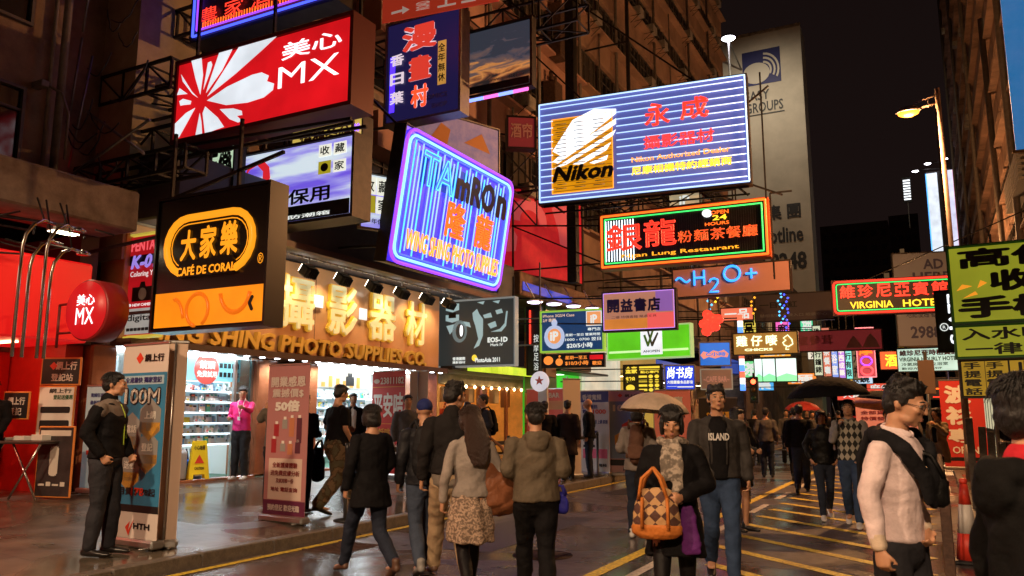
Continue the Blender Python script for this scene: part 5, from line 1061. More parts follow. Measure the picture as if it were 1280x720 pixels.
for (px_, Y) in ((0, 5.88), (1, 6.0), (2, 6.19), (3, 6.28)):
    t = thing('gooseneck_lamp', ['leftmost polished gooseneck lamp tube hanging before the red fascia', 'second polished gooseneck lamp tube from the left', 'third polished gooseneck lamp tube with a bent arm', 'rightmost polished gooseneck lamp tube before the red fascia'][px_], 'lamp', (-10.0, Y, 2.22), 0, 'polished gooseneck tubes at the red shop'); H = [1.5, 1.25, 1.5, 1.2][px_]
    MB().path([(0, 0, 0), (0, 0, H-.1), (0, .03, H+.05), (0, .12, H+.2), (0, .25, H+.27), (0, .40, H+.25)], .022, 8).build('tube', chrome, t); MB().bar((0, .25, H+.27), (-.2, .25, 2.1), .012, 6).build('arm', dark_steel, t)
    if px_ in (2, 3): MB().lathe([(.02, .05), (.09, 0), (.088, -.02)], (0, .42, H+.24), 12).mat(0).build('lamp_shade', chrome, t)
t = thing('wall_floodlight', 'small lit floodlight under the concrete slab above the gooseneck tubes', 'lamp', (-10.55, 6.75, 4.02)); MB().bbox(-.1, .1, -.2, .2, 0, .1, .02).bar((0, 0, .1), (0, 0, .27), .015).build('lamp_head', grey_steel, t); MB().box(-.08, .08, -.18, .18, -.012, -.002).build('lens', glow('warm_flood_lens', (1, .8, .5), 18), t)
t = thing('pipework', 'clutter of pipes and brackets under the concrete slab at left', 'pipes', (-10.6, 5.9, 3.6)); b = MB()
for k in range(14): x0, z0 = rnd.uniform(-.5, .4), rnd.uniform(.1, .6); b.bar((x0, rnd.uniform(-.3, 1.2), z0), (x0+rnd.uniform(-.4, .4), rnd.uniform(-.3, 1.6), z0+rnd.uniform(-.15, .1)), .014, 6)
b.build('pipe', dark_steel, t)
# rounded counter sign boards
def disp(name, label, cat, loc, rz, w, h, mb, mf, texts, frame=.012, legs=None, group=None):
    t = thing(name, label, cat, loc, rz, group)
    MB().bbox(-w/2, w/2, -.015, .015, 0, h, .008).build('board', mb, t); MB().box(-w/2+frame, w/2-frame, -.019, -.0155, frame, h-frame).build('print', mf, t)
    for q in texts:
        body, u0, v0, u1, v1, m = q[:6]; bold = q[6] if len(q) > 6 else .02
        vs, fs = flat_text(body, (u0-.5)*w, v0*h, (u1-.5)*w, v1*h, -.023, bold); b = MB(); b._add(vs, fs); b.build('lettering', m, t)
    return t
orim = mat('orange_board_rim', (.65, .22, .04), .5); paper = mat('white_paper', (.7, .68, .62), .7); ldim = mat('pale_print', (.6, .55, .48), .6)
t = disp('counter_sign', 'black board with orange rim, red diamond emblem and pale characters on the red shop counter', 'sign board', (-11.55, 7.55, 1.95), R(25), .62, .42, orim, ink_b, [('網上行', .38, .55, .9, .85, ldim, .03), ('登記站', .28, .15, .82, .42, ldim, .02)], .025)
MB().prism([(-.17, .29), (-.11, .35), (-.05, .29), (-.11, .23)], -.028, -.024).build('emblem', mat('warning_red'), t); MB().bar((-.15, .02, 0), (-.15, .02, -1.3), .015).bar((.15, .02, 0), (.15, .02, -1.3), .015).build('post', grey_steel, t)
disp('poster_board', 'tall paper board with stacked pale notices under the black orange rimmed board', 'notice board', (-11.52, 7.50, 1.18), R(25), .56, .76, orim, paper, [('網上行', .3, .86, .9, .95, ink_b), ('登記送優惠', .42, .74, .95, .83, mat('green_lettering')), ('▬▬▬▬', .1, .48, .9, .60, ink_b, .1), ('▬▬▬▬', .1, .16, .9, .34, ink_b, .1)], .02)
disp('counter_sign', 'small black board with orange rim leaning left of the taller board', 'sign board', (-11.75, 7.05, 1.45), R(20), .42, .40, orim, ink_b, [('網上行', .2, .52, .85, .8, ldim, .03), ('登記', .25, .15, .75, .42, ldim, .02)], .02)
t = thing('folding_table', 'dark folding table with crossed metal legs in front of the red wall', 'table', (-11.6, 6.95, fl_z), R(15)); MB().bbox(-.75, .75, -.3, .3, .74, .78, .01).build('table_top', mat('dark_laminate', (.05, .035, .03), .3), t)
for x in (-.62, .5):
    b = MB().bar((x-.22, -.27, 0), (x+.22, -.27, .74), .016, 6).bar((x+.22, -.27, 0), (x-.22, -.27, .74), .016, 6).bar((x-.22, .27, 0), (x+.22, .27, .74), .016, 6).bar((x+.22, .27, 0), (x-.22, .27, .74), .016, 6).build('leg', chrome, t)
disp('poster_board', 'orange rimmed dark poster of a device leaning against the table end', 'poster', (-10.95, 7.18, fl_z), R(12), .62, .98, orim, mat('dark_poster_print', (.04, .035, .035), .35, var=.6, vscale=4), [('1', .38, .30, .62, .72, ldim, .06), ('▬▬▬▬▬', .08, .86, .92, .94, ldim, .02), ('▬ ■ ▬ ■', .12, .16, .85, .22, ldim, .03)], .02)
for k in range(3):
    o = MB().bbox(-.12, .12, -.08, .08, 0, .04+.02*k, .004).build('leaflet_stack', paper, None, (-11.75+.3*k, 6.95+.07*k, fl_z+.782)); tag(o, ['thin leaflet stack at the left of the folding table', 'middle leaflet stack on the folding table', 'thicker leaflet stack near the board on the folding table'][k], 'leaflets', 'leaflet stacks on the folding table')
def rollup(label, loc, rz, w, h, front, back, items, group='roll-up banners on the pavement', tilt=2):
    t = thing('roll_up_banner', label, 'banner', loc, rz, group)
    f = MB().box(-w/2, w/2, -.002, .002, .08, h); f = f.build('cloth', front, t)
    MB().box(-w/2+.002, w/2-.002, .0025, .006, .082, h-.002).build('back_cloth', back, t)
    MB().bbox(-w/2-.02, w/2+.02, -.07, .09, 0, .085, .02).build('base', alu, t); MB().bbox(-w/2-.01, w/2+.01, -.012, .02, h, h+.03, .006).build('top_rail', alu, t); MB().bar((0, .04, .08), (0, .03, h), .012, 6).build('pole', alu, t)
    MB().bar((-w/2+.05, -.16, .012), (-w/2+.05, .16, .012), .012, 6).bar((w/2-.05, -.16, .012), (w/2-.05, .16, .012), .012, 6).build('foot', grey_steel, t)
    for q in items:
        if q[0] == 'r': MB().box((q[1]-.5)*w, (q[3]-.5)*w, -.0045-q[6] if len(q) > 6 else -.0045, -.0025, q[2]*h, q[4]*h).build('print', q[5], t)
        elif q[0] == 'p': MB().prism([((u-.5)*w, v*h) for u, v in q[1]], -.007, -.005).build('emblem', q[2], t)
        else:
            vs, fs = flat_text(q[1], (q[2]-.5)*w, q[3]*h, (q[4]-.5)*w, q[5]*h, -.009, q[7] if len(q) > 7 else .02); b = MB(); b._add(vs, fs); b.build('lettering', q[6], t)
    return t
ban_white = mat('banner_white', (.62, .55, .50), .6); ban_blue = mat('banner_blue', (.03, .20, .38), .55, var=.25, vscale=2); ban_navy = mat('banner_navy', (.03, .03, .16), .5); ban_red = mat('banner_red', (.50, .03, .025), .6); ban_pink = mat('banner_dusky_pink', (.42, .19, .19), .55); ban_back = mat('banner_back_cream', (.55, .40, .30), .7); maroon = mat('maroon_lettering'); pw2 = mat('bright_print', (.75, .72, .66), .6)
hexm = mat('hex_grey', (.25, .25, .24), .5); hexo = mat('hex_orange', (.75, .38, .05), .5); wr = mat('warning_red')
def hexp(cx, cz, r, k=1): return [(cx+r*math.cos(R(60*i+30)), cz+r*.42*math.sin(R(60*i+30))) for i in range(6)]
items = [('r', .0, .20, 1.0, .86, ban_blue), ('p', [(.30, .935), (.38, .965), (.46, .935), (.38, .905)], wr), ('t', '網上行', .50, .915, .92, .955, ink_b, .03), ('r', .06, .80, .94, .845, mat('pale_blue_print', (.35, .5, .6), .5), .001), ('t', '全港最快 獨家登記', .10, .808, .90, .838, ban_navy, .02),
         ('t', '100M', .10, .695, .90, .785, ink_b, .07), ('t', '100M', .10, .70, .89, .78, pw2, .03)]
for cx, cz, i in ((.70, .62, 0), (.30, .55, 1), (.68, .46, 2), (.32, .37, 3)):
    items += [('p', hexp(cx, cz, .26), hexm), ('t', ['上網', '電話', '登記', '送禮'][i], cx-.12, cz+.005, cx+.12, cz+.045, pw2, .02)]
    items += [('p', [(cx-.22, cz-.012), (cx+.22, cz-.012), (cx+.22, cz-.05), (cx, cz-.105), (cx-.22, cz-.05)], hexo)]
items += [('t', '月費 $178起', .12, .245, .92, .285, ink_b, .03), ('t', '178', .40, .245, .68, .285, wr, .05), ('r', 0, .165, 1, .20, ink_b, .001), ('p', [(.32, .09), (.42, .12), (.38, .07), (.5, .13), (.4, .05)], wr), ('t', 'HTH', .5, .085, .85, .115, ink_b, .04)]
rollup('big white and blue roll-up banner reading 100M with hexagon pictures beside the standing man', (-7.45, 5.80, pave_z(-7.4, 0)), R(-4), .78, 2.08, ban_white, ban_back, items)
rollup('blank cream back of a roll-up banner standing right behind the 100M banner', (-7.17, 5.95, pave_z(-7.1, 0)), R(224), .24, 2.12, ban_white, mat('banner_back_cream'), [])
pk_items = [('t', '開業感恩', .08, .86, .92, .93, ban_white, .03), ('t', '震撼價$', .12, .79, .88, .85, ban_white, .02), ('t', '50倍', .2, .70, .8, .775, pw2, .06), ('r', .10, .14, .90, .40, mat('cream_print', (.62, .50, .42), .6)), ('r', 0, .045, 1, .135, mat('plum_print', (.12, .02, .06), .5)), ('t', '全新護膚體驗', .2, .34, .8, .375, maroon), ('t', '送免費皮膚分析', .16, .29, .86, .325, maroon), ('t', '及試用裝一份', .3, .245, .72, .275, maroon), ('t', '地址 電話查詢', .18, .19, .82, .22, maroon), ('t', '預約登記 歡迎光臨', .12, .07, .88, .11, ban_white)]
for i, (cx, cz, hh) in enumerate(((.25, .58, .08), (.45, .62, .06), (.62, .60, .12), (.80, .58, .16), (.2, .48, .09), (.42, .47, .05), (.60, .46, .07), (.78, .47, .07))):
    pk_items += [('r', cx-.06, cz-hh/2, cx+.06, cz+hh/2, [mat('bottle_red', (.35, .03, .04), .4), mat('bottle_dark', (.10, .03, .05), .4), mat('bottle_orange', (.5, .2, .1), .4), mat('bottle_grey', (.3, .3, .28), .4)][(i*3) % 4], .001), ('r', cx-.03, cz+hh/2, cx+.03, cz+hh/2+.018, pw2, .001)]
rollup('dusky pink cosmetics roll-up banner with pictures of bottles near the kerb', (-7.42, 7.95, pave_z(-7.4, 0)), R(-6), .78, 1.98, ban_pink, mat('grey_cloth', (.2, .2, .22), .6), pk_items)
rollup('red roll-up banner with phone number 23811182 and big white characters', (-9.75, 13.3, pave_z(-9.7, 0)), R(-12), .98, 2.10, ban_red, ban_back, [('t', '23811182', .26, .88, .97, .945, pw2, .03), ('p', [(.05+.09*(1+math.cos(R(30*k))), .91+.022*math.sin(R(30*k))) for k in range(12)], pw2), ('t', '平安咭', .04, .56, .96, .80, pw2, .03), ('r', .02, .85, .98, .855, mat('amber_print', (.7, .4, .05), .5)), ('r', .02, .50, .98, .505, mat('amber_print', (.7, .4, .05), .5)), ('t', '電話咭批發', .06, .38, .94, .46, mat('amber_print'), .02), ('t', '長途 漫遊', .1, .2, .9, .32, pw2, .02)])
rollup('white back of a roll-up banner leaning against the red phone card banner', (-9.15, 13.5, pave_z(-9.1, 0)), R(170), .5, 2.12, ban_white, ban_back, [])
rollup('white and navy broadband roll-up banner beside the bald man in black', (-7.05, 17.70, pave_z(-7, 0)), R(-4), .74, 1.92, ban_white, ban_back, [('r', 0, .87, 1, 1.0, ban_navy), ('t', '香港寬頻', .08, .895, .75, .965, ldim, .03), ('t', '自選服務', .08, .79, .62, .84, ban_navy), ('t', '數碼', .08, .735, .4, .785, ban_navy), ('t', '1000', .45, .73, .9, .785, wr, .03), ('r', .08, .60, .36, .68, ban_navy), ('t', '寬頻 上網 家居', .42, .61, .95, .66, ban_navy), ('t', '▬▬▬', .1, .50, .6, .53, ban_navy), ('t', '回', .10, .40, .3, .47, ink_b), ('t', '▬▬▬▬', .1, .33, .5, .36, ink_b), ('r', .08, .20, .92, .31, mat('rose_print', (.75, .12, .22), .5)), ('t', '寬頻', .6, .10, .9, .14, ink_b)])
rollup('pink and blue roll-up banner with 100M and food coloured circles near the umbrella', (-6.35+.0, 17.9, .14), R(8), .86, 1.93, mat('banner_pale_pink', (.60, .36, .36), .6), ban_back, [('p', [(.28, .95), (.35, .975), (.42, .95), (.35, .925)], wr), ('t', '網上行', .48, .93, .85, .965, ink_b), ('r', .05, .2, .95, .88, mat('pale_slate_print', (.22, .30, .45), .6)), ('t', '100M', .15, .76, .85, .84, pw2, .05), ('p', hexp(.6, .55, .25), wr), ('p', hexp(.4, .42, .25), hexo), ('r', .05, .12, .95, .19, ink_b), ('t', 'HTH', .4, .06, .8, .1, ink_b)])
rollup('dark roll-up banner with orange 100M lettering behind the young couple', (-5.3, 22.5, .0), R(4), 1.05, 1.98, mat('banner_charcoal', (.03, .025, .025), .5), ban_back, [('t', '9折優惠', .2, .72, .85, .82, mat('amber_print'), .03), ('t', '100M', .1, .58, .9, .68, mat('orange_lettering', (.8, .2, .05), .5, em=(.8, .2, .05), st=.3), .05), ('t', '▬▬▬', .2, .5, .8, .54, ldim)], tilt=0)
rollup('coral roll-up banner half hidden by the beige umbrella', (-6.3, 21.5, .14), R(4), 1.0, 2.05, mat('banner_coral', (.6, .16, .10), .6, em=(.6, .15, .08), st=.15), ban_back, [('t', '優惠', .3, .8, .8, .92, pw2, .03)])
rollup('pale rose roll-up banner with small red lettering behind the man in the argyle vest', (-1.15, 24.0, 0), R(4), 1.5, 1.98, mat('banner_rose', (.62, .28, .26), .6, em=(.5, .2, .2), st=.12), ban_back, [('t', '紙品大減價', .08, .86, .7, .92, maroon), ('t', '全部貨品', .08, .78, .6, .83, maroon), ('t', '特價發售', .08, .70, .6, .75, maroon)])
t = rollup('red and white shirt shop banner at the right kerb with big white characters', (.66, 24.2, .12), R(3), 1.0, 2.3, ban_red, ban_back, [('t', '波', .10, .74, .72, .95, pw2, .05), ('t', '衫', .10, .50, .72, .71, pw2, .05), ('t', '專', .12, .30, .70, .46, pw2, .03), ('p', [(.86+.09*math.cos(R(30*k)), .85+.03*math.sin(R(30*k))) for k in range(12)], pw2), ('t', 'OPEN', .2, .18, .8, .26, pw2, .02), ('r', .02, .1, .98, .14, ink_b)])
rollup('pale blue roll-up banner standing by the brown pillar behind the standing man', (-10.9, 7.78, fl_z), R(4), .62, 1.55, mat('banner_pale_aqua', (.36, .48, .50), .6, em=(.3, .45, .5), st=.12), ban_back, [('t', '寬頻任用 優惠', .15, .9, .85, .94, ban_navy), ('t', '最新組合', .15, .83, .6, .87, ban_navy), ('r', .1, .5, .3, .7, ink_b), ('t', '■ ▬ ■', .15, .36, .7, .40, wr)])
rollup('thin white banner stand seen edge-on before the green shop', (-7.15, 16.6, pave_z(-7.1, 0)), R(62), .5, 2.15, ban_white, ban_back, [])
# belt barrier ribbon between banners
t = thing('belt_barrier', 'black retractable belt barrier along the kerb with two slim posts', 'barrier', (-6.95, 8.6, pave_z(-6.95, 0)));
for y in (0, 4.6, 9.0): MB().lathe([(.16, 0), (.15, .02), (.03, .04), (.028, .9), (.035, .92), (.03, 1.0)], (0, y, 0), 14).build('post', black_paint, t)
MB().box(-.003, .003, .03, 4.57, .84, .91).box(-.003, .003, 4.63, 8.97, .84, .91).build('belt', mat('belt_webbing', (.015, .015, .017), .7), t)
# ---------------- orange arcade (Y 17.8-22.7)
def shop_box(name, label, y0, y1, zt, depth, wallm, lightm, nl, X=-11.4, floor=inner_f, ceil=None):
    t = thing(name, label, 'shop', (0, 0, 0)); x1 = X-depth
    MB().box(x1-.1, x1, y0, y1, fl_z, zt).box(x1, X-.05, y0, y0+.08, fl_z, zt).box(x1, X-.05, y1-.08, y1, fl_z, zt).build('inner_wall', wallm, t)
    MB().box(x1, X, y0, y1, .1, fl_z-.004).build('shop_floor', floor, t); MB().box(x1, X, y0, y1, zt, zt+.1).build('ceiling', ceil or inner_w, t)
    for k in range(nl):
        y = y0+(y1-y0)*(k+.5)/nl; MB().box(x1+.3, X-.4, y-.05, y+.05, zt-.03, zt-.005).build('ceiling_light', lightm, t)
    return t
amber_w = mat('amber_wall', (.75, .33, .07), .5, em=(1.0, .38, .06), st=.16, var=.4, vscale=2)  # wall emission stands in for the warm arcade light
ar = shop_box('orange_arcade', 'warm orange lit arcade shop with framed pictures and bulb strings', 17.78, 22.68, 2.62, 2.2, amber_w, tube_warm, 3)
MB().bbox(-11.75, -11.42, 17.78, 22.7, 2.34, 2.66, .02).build('beam', mat('grey_green_beam', (.28, .27, .20), .5, var=.3), ar)
MB().box(-11.46, -11.1, 17.9, 22.6, 2.72, 2.80).build('sign_shelf', cab, ar)
for k in range(12): MB().box(-11.05, -11.03, 18.6+.33*k, 18.6+.33*k+.31, 2.70, 2.94).build('lime_panel', glow('lime_panel', (.62, .85, .04), .85), ar)
for k in range(10): MB().lathe([(.01, .05), (.045, 0), (.01, -.05)], (0, 0, 0), 8).build('bulb', glow('warm_bulb', (1, .6, .25), 14), ar, (-11.36, 18.1+.48*k, 2.30))
for k in range(2):   # pictures
    o = MB().box(-13.56, -13.52, 18.9+1.7*k, 20.0+1.7*k, 1.5, 2.2).build('picture_frame', mat('brown_frame', (.25, .06, .02), .4), ar); MB().box(-13.515, -13.51, 19.0+1.7*k, 19.9+1.7*k, 1.58, 2.12).build('picture', mat('amber_picture', (.5, .22, .05), .5, em=(.9, .3, .08), st=.3, var=.5, vscale=5), o)
for y in (18.6, 20.3, 21.9): MB().box(-11.7, -11.62, y, y+.12, fl_z, 2.34).build('door_frame', pillar_m, ar)
rnd2 = random.Random(8)
b = MB()
for k in range(26): y = rnd2.uniform(21.2, 22.3); z = rnd2.uniform(1.0, 2.2); b.box(-13.49, -13.48, y, y+.08, z, z+.07)
b.build('wall_pattern', mat('brick_red_pattern', (.45, .06, .02), .5), ar)
for k in range(9):
    y = 18.1+.5*k; MB().bbox(-12.2+.13*(k % 3), -12.0+.13*(k % 3), y, y+.3, 2.0-.12*(k % 3), 2.3, .02).build('hanging_board', [mat('red_board', (.45, .04, .02), .5), mat('cream_board', (.6, .5, .35), .5), mat('brown_board', (.2, .08, .03), .5)][k % 3], ar)
for k in range(5):
    for j in range(4): MB().bbox(-13.48, -13.3, 18.1+.8*k, 18.65+.8*k, .5+.33*j, .74+.33*j, .01).build('goods_box', [mat('red_board'), mat('cream_board'), mat('brown_board'), mat('teal_board', (.05, .25, .25), .5)][(k*3+j) % 4], ar)
cbn = MB().bbox(-13.2, -12.7, 18.2, 19.4, fl_z, 1.3, .02).bbox(-13.2, -12.7, 20.0, 21.4, fl_z, 1.2, .02).build('display_cabinet', mat('orange_cabinet_wood', (.5, .2, .05), .4), ar)
# red poster stand and the white fan sign with draped cloth
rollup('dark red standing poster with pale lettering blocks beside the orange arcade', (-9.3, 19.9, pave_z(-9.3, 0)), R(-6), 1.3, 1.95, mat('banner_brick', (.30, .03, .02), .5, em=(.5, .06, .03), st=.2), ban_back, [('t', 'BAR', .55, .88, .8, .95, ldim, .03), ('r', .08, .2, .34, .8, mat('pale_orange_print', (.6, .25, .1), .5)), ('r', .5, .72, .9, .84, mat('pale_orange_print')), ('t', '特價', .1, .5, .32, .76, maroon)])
t = thing('round_fan_sign', 'round white sign with red centre on a pole draped with a pale cloth', 'sign', (-8.75, 18.3, pave_z(-8.7, 0))); MB().lathe([(.02, -.03), (.25, -.03), (.26, 0), (.25, .03), (.02, .03)], (0, 0, 2.12), 24, 'y').build('disc', glow('white_disc', (.8, .75, .8), .6), t)
vs, fs = flat_text('★', -.12, 2.04, .12, 2.26, -.036, .03); b = MB(); b._add(vs, fs); b.build('emblem', wr, t); MB().bar((0, .03, 0), (0, .03, 2.0), .02).lathe([(.2, 0), (.18, .03), (.03, .05)], (0, .03, 0), 16).build('pole', alu, t)
b = MB(); 
b.prism([(-.05, 2.0), (.20, 2.02), (.22, 1.2), (.24, .95), (.12, .92), (.0, .90), (-.03, 1.3)], -.02, .06); b.build('draped_cloth', mat('grey_white_cloth', (.55, .5, .46), .8, bump=.5, bscale=8), t)
# tiled column between
tc_ = thing('tiled_column', 'square column with green and orange lit tiles between arcade and green shop', 'column', (-11.2, 23.15, .3)); tl = [mat('green_tile', (.16, .30, .10), .3), mat('ochre_tile', (.45, .26, .09), .3), mat('rust_tile', (.45, .15, .05), .3)]
MB().box(-.2, .5, -.42, .42, 0, 5.3).build('core', wall_dark, tc_)
tmesh = [None]*3
for i in range(3): tmesh[i] = MB().bbox(-.02, .02, -.40, .40, .012, .475, .008).mesh('tile'); tmesh[i].materials.append(tl[i])
tm2 = [None]*3
for i in range(3): tm2[i] = MB().bbox(-.34, .34, -.02, .02, .012, .475, .008).mesh('tile'); tm2[i].materials.append(tl[i])
for k in range(11): from_mesh('tile', tmesh[(k*2+k//3) % 3], tc_, None, (.52, 0, .48*k)); from_mesh('tile', tm2[(k*2+k//3) % 3], tc_, None, (.15, -.44, .48*k))
t = Sign('neon_sign', 'red upright light strip and thin dark sign between the camera poster and tiled column', (-10.35, 21.2, 3.7), .4, 2.0, 0, .2); t.cabinet(cab, .02); t.face(ink_b); t.tube([(.3, .45), (.3, .95)], n_red, .03, -.04); t.vtext('按摩足浴', .55, .05, .95, .6, wl, bold=0)
for k, (y, c_) in enumerate(((18.9, 'a'), (19.9, 'b'), (21.0, 'c'), (22.2, 'd'), (24.0, 'e'))):
    tt = thing('canopy_downlight', ['disc downlight under the canopy above the camera poster', 'second disc downlight past the camera poster', 'disc downlight above the thin dark sign', 'violet disc downlight by the tiled column', 'disc downlight left of the iP badge sign'][k], 'lamp', (-9.9+.15*k, y+1.5, 4.72+.06*k)); MB().lathe([(.04, .12), (.24, .03), (.24, 0)], (0, 0, 0), 14).bar((0, 0, .1), (-.3, 0, .6), .02).build('lamp_housing', white_paint, tt); MB().lathe([(.22, -.004), (.18, -.03), (.02, -.035)], (0, 0, 0), 14).build('lamp_lens', glow('violet_white_lens', (.85, .7, 1), 8), tt)
    if k in (2,): pass
MB().bbox(-11.6, -10.3, 20.3, 27.6, 4.95, 5.65, .03).build('canopy', mat('brown_canopy', (.20, .10, .06), .6, var=.4), Cb); MB().bbox(-11.5, -10.1, 27.65, 42, 4.8, 5.3, .03).build('canopy', mat('grimy_canopy', (.12, .08, .07), .7, var=.4), Db)
MB().box(-10.29, -10.28, 20.4, 24.0, 5.1, 5.35).build('canopy_lettering', mat('deep_blue_print', (.02, .04, .4), .5, em=(.03, .08, .8), st=.5), Cb)
MB().box(-11.5, -11.1, 24.0, 27.6, 3.1, 4.9).build('upper_wall', mat('grey_shutter', (.2, .17, .14), .6, var=.3), Cb)
# ---------------- green shop
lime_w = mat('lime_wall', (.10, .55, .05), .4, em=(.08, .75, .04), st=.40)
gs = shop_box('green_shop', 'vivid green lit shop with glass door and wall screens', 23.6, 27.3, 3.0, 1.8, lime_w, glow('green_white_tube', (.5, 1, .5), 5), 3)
MB().bbox(-11.5, -11.3, 23.6, 27.4, 3.02, 3.35, .02).build('fascia', glow('green_acrylic', hexc('5CC81A'), .9), gs); MB().bbox(-11.4, -10.5, 23.5, 27.8, 2.93, 3.0, .02).build('awning', mat('dark_awning', (.05, .05, .04), .4), gs)
MB().box(-11.5, -11.46, 23.7, 24.9, 2.0, 2.85).build('light_box', glow('emerald_panel', (.08, .65, .12), .7), gs); MB().box(-13.15, -13.1, 24.9, 26.2, 1.3, 2.6).build('wall_screen', mat('teal_screen', (.05, .2, .2), .2, em=(.15, .4, .4), st=.5, var=.7, vscale=3), gs)
plane_text(gs, '旺', 24.1, 2.2, 24.5, 2.6, -11.45, wl, .03)
each('door_frame', [(-11.5, -11.45, y, y+.05, fl_z, 2.9) for y in (24.95, 26.2)], alu, gs)
MB().bbox(-12.6, -12.1, 26.3, 27.0, fl_z, 1.3, .02).build('counter', mat('red_counter', (.45, .03, .03), .4), gs)
# ---------------- cream and yellow shop
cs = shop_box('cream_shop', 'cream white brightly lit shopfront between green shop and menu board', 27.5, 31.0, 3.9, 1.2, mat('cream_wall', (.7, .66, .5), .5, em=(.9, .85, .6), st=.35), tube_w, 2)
MB().bbox(-11.5, -11.35, 27.6, 31.0, 2.4, 4.2, .02).build('fascia', glow('cream_panel', (.85, .82, .62), .62), cs); MB().bbox(-11.5, -11.3, 31.0, 31.3, fl_z, 4.6, .02).build('pilaster', glow('cream_panel'), cs)
def front(label, y0, y1, z0, zt, wm, lm, fm_, tone):
    t = shop_box('shopfront', label, y0, y1, zt, 1.6, wm, lm, 2); MB().bbox(-11.5, -11.25, y0, y1, zt, zt+.9, .02).build('fascia', fm_, t); MB().box(-11.5, -11.42, (y0+y1)/2-.05, (y0+y1)/2+.05, fl_z, zt).build('door_frame', alu, t)
    b = MB(); 
    for k in range(14): y = rnd2.uniform(y0+.2, y1-.5); z = rnd2.uniform(.6, zt-.6); b.box(-12.9, -12.85, y, y+rnd2.uniform(.2, .5), z, z+rnd2.uniform(.2, .5))
    b.build('wall_goods', mat('%s_goods' % tone, rnd2.choice([(.5, .3, .2), (.3, .35, .5), (.5, .45, .3)]), .5), t); return t
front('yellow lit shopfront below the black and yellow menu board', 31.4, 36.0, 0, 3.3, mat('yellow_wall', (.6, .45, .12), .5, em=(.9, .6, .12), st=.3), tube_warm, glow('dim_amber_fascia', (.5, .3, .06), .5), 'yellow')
front('white lit shopfront under the blue study room sign', 36.1, 42.0, 0, 3.2, inner_w, tube_w, glow('dim_blue_fascia', (.06, .1, .45), .6), 'white')
front('dim brown shopfront farther along the left pavement', 42.1, 50.0, 0, 3.3, wall_beige, tube_warm, mat('brown_fascia', (.2, .1, .06), .5), 'brown')
bl = front('blue framed shopfront at the far left side near the traffic light', 50.1, 62.0, 0, 4.2, mat('blue_wall', (.05, .10, .25), .5), tube_w, glow('blue_fascia', (.02, .06, .35), .7), 'blue')
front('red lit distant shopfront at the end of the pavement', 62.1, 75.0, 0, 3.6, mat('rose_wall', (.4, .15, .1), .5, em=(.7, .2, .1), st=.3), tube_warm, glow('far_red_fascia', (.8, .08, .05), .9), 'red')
t = thing('barber_pole', 'upright blue and white striped light pole between the blue sign and chick sign', 'sign', (-7.35, 36.0, 2.6)); 
for k in range(12): MB().bar((0, 0, .28*k), (0, 0, .28*k+.27), .12, 8).build('light_band', [glow('stripe_blue', (.1, .3, 1), 1.5), glow('stripe_white', (.9, .95, 1), 1.2), glow('stripe_red', (1, .2, .1), 1)][k % 3], t)
MB().bar((0, 0, 3.2), (-4, 0, 3.3), .03).bar((0, 0, .2), (-4, 0, .2), .03).build('support_bar', dark_steel, t)
# right side far shopfronts
for i, (y0, y1, c1, lab) in enumerate(((30, 40, (.9, .7, .3), 'warm lit'), (40, 52, (.8, .85, 1), 'cool white lit'), (52, 66, (1, .35, .1), 'orange lit'), (66, 90, (.9, .8, .5), 'pale lit'))):
    t = thing('shopfront', '%s shopfront on the right side of the street' % lab, 'shop', (0, 0, 0)); MB().box(4.0, 5.6, y0, y1, .1, 4.5).build('wall', wall_dark, t); MB().box(3.94, 3.99, y0+.3, y1-.3, .5, 3.0).build('shop_window', glow('right_window_%d' % i if 0 else ['honey_window', 'pale_window', 'orange_window', 'straw_window'][i], c1, .55), t); MB().bbox(3.7, 3.98, y0+.1, y1-.1, 3.1, 4.2, .02).build('fascia', glow(['red_fascia_light', 'blue_fascia_light', 'amber_fascia_light', 'green_fascia_light'][i], [(.8, .05, .03), (.05, .15, .8), (.9, .4, .05), (.1, .6, .2)][i], .8), t)
    b = MB(); 
    for k in range(7): b.box(3.90, 3.94, y0+.3+(y1-y0-.6)*k/7, y0+.4+(y1-y0-.6)*k/7, .4, 3.05)
    b.build('mullion', frame_m, t)
# ---------------- street furniture at right
post_m = mat('weathered_wood_post', (.12, .095, .075), .85, var=.5, vscale=10, bump=.5)
t = thing('steel_railing', 'dark steel pedestrian railing running along the right kerb', 'railing', (.02, 6.6, 0), 0)
for k in range(5): MB().bbox(-.035, .035, -.035, .035, 0, .98, .006).build('post', rust_steel, t, (0, k*1.5, 0))
b = MB().bar((0, 0, .96), (0, 6, .96), .03, 8).bar((0, 0, .15), (0, 6, .15), .02, 8).build('rail', rust_steel, t)
for k in range(36): 
    from_mesh('bar', (bar_me if k else globals().setdefault('bar_me', MB().bar((0, 0, .15), (0, 0, .96), .010, 6).mesh('bar'))), t, rust_steel, (0, .16*k+.1, 0))
t = thing('timber_post_cluster', 'bundle of weathered upright boards leaning at the right kerb behind the traffic cone', 'boards', (.56, 14.2, .12))
for k, (x, y, h, l_) in enumerate(((0, 0, 1.35, .0), (.13, .02, 1.22, .03), (.25, -.02, 1.15, .02), (.36, .03, 1.0, .05))):
    o = MB().bbox(-.05, .05, -.03, .03, 0, h, .008).build('board', post_m, t, (x-.1, y, 0)); o.rotation_euler = (0, l_, 0)
t = thing('sign_post', 'thin grey steel sign post on the right pavement with a plain back plate', 'sign post', (.98, 17.0, .12)); MB().bar((0, 0, 0), (0, 0, 2.9), .035, 10).build('post', grey_steel, t)
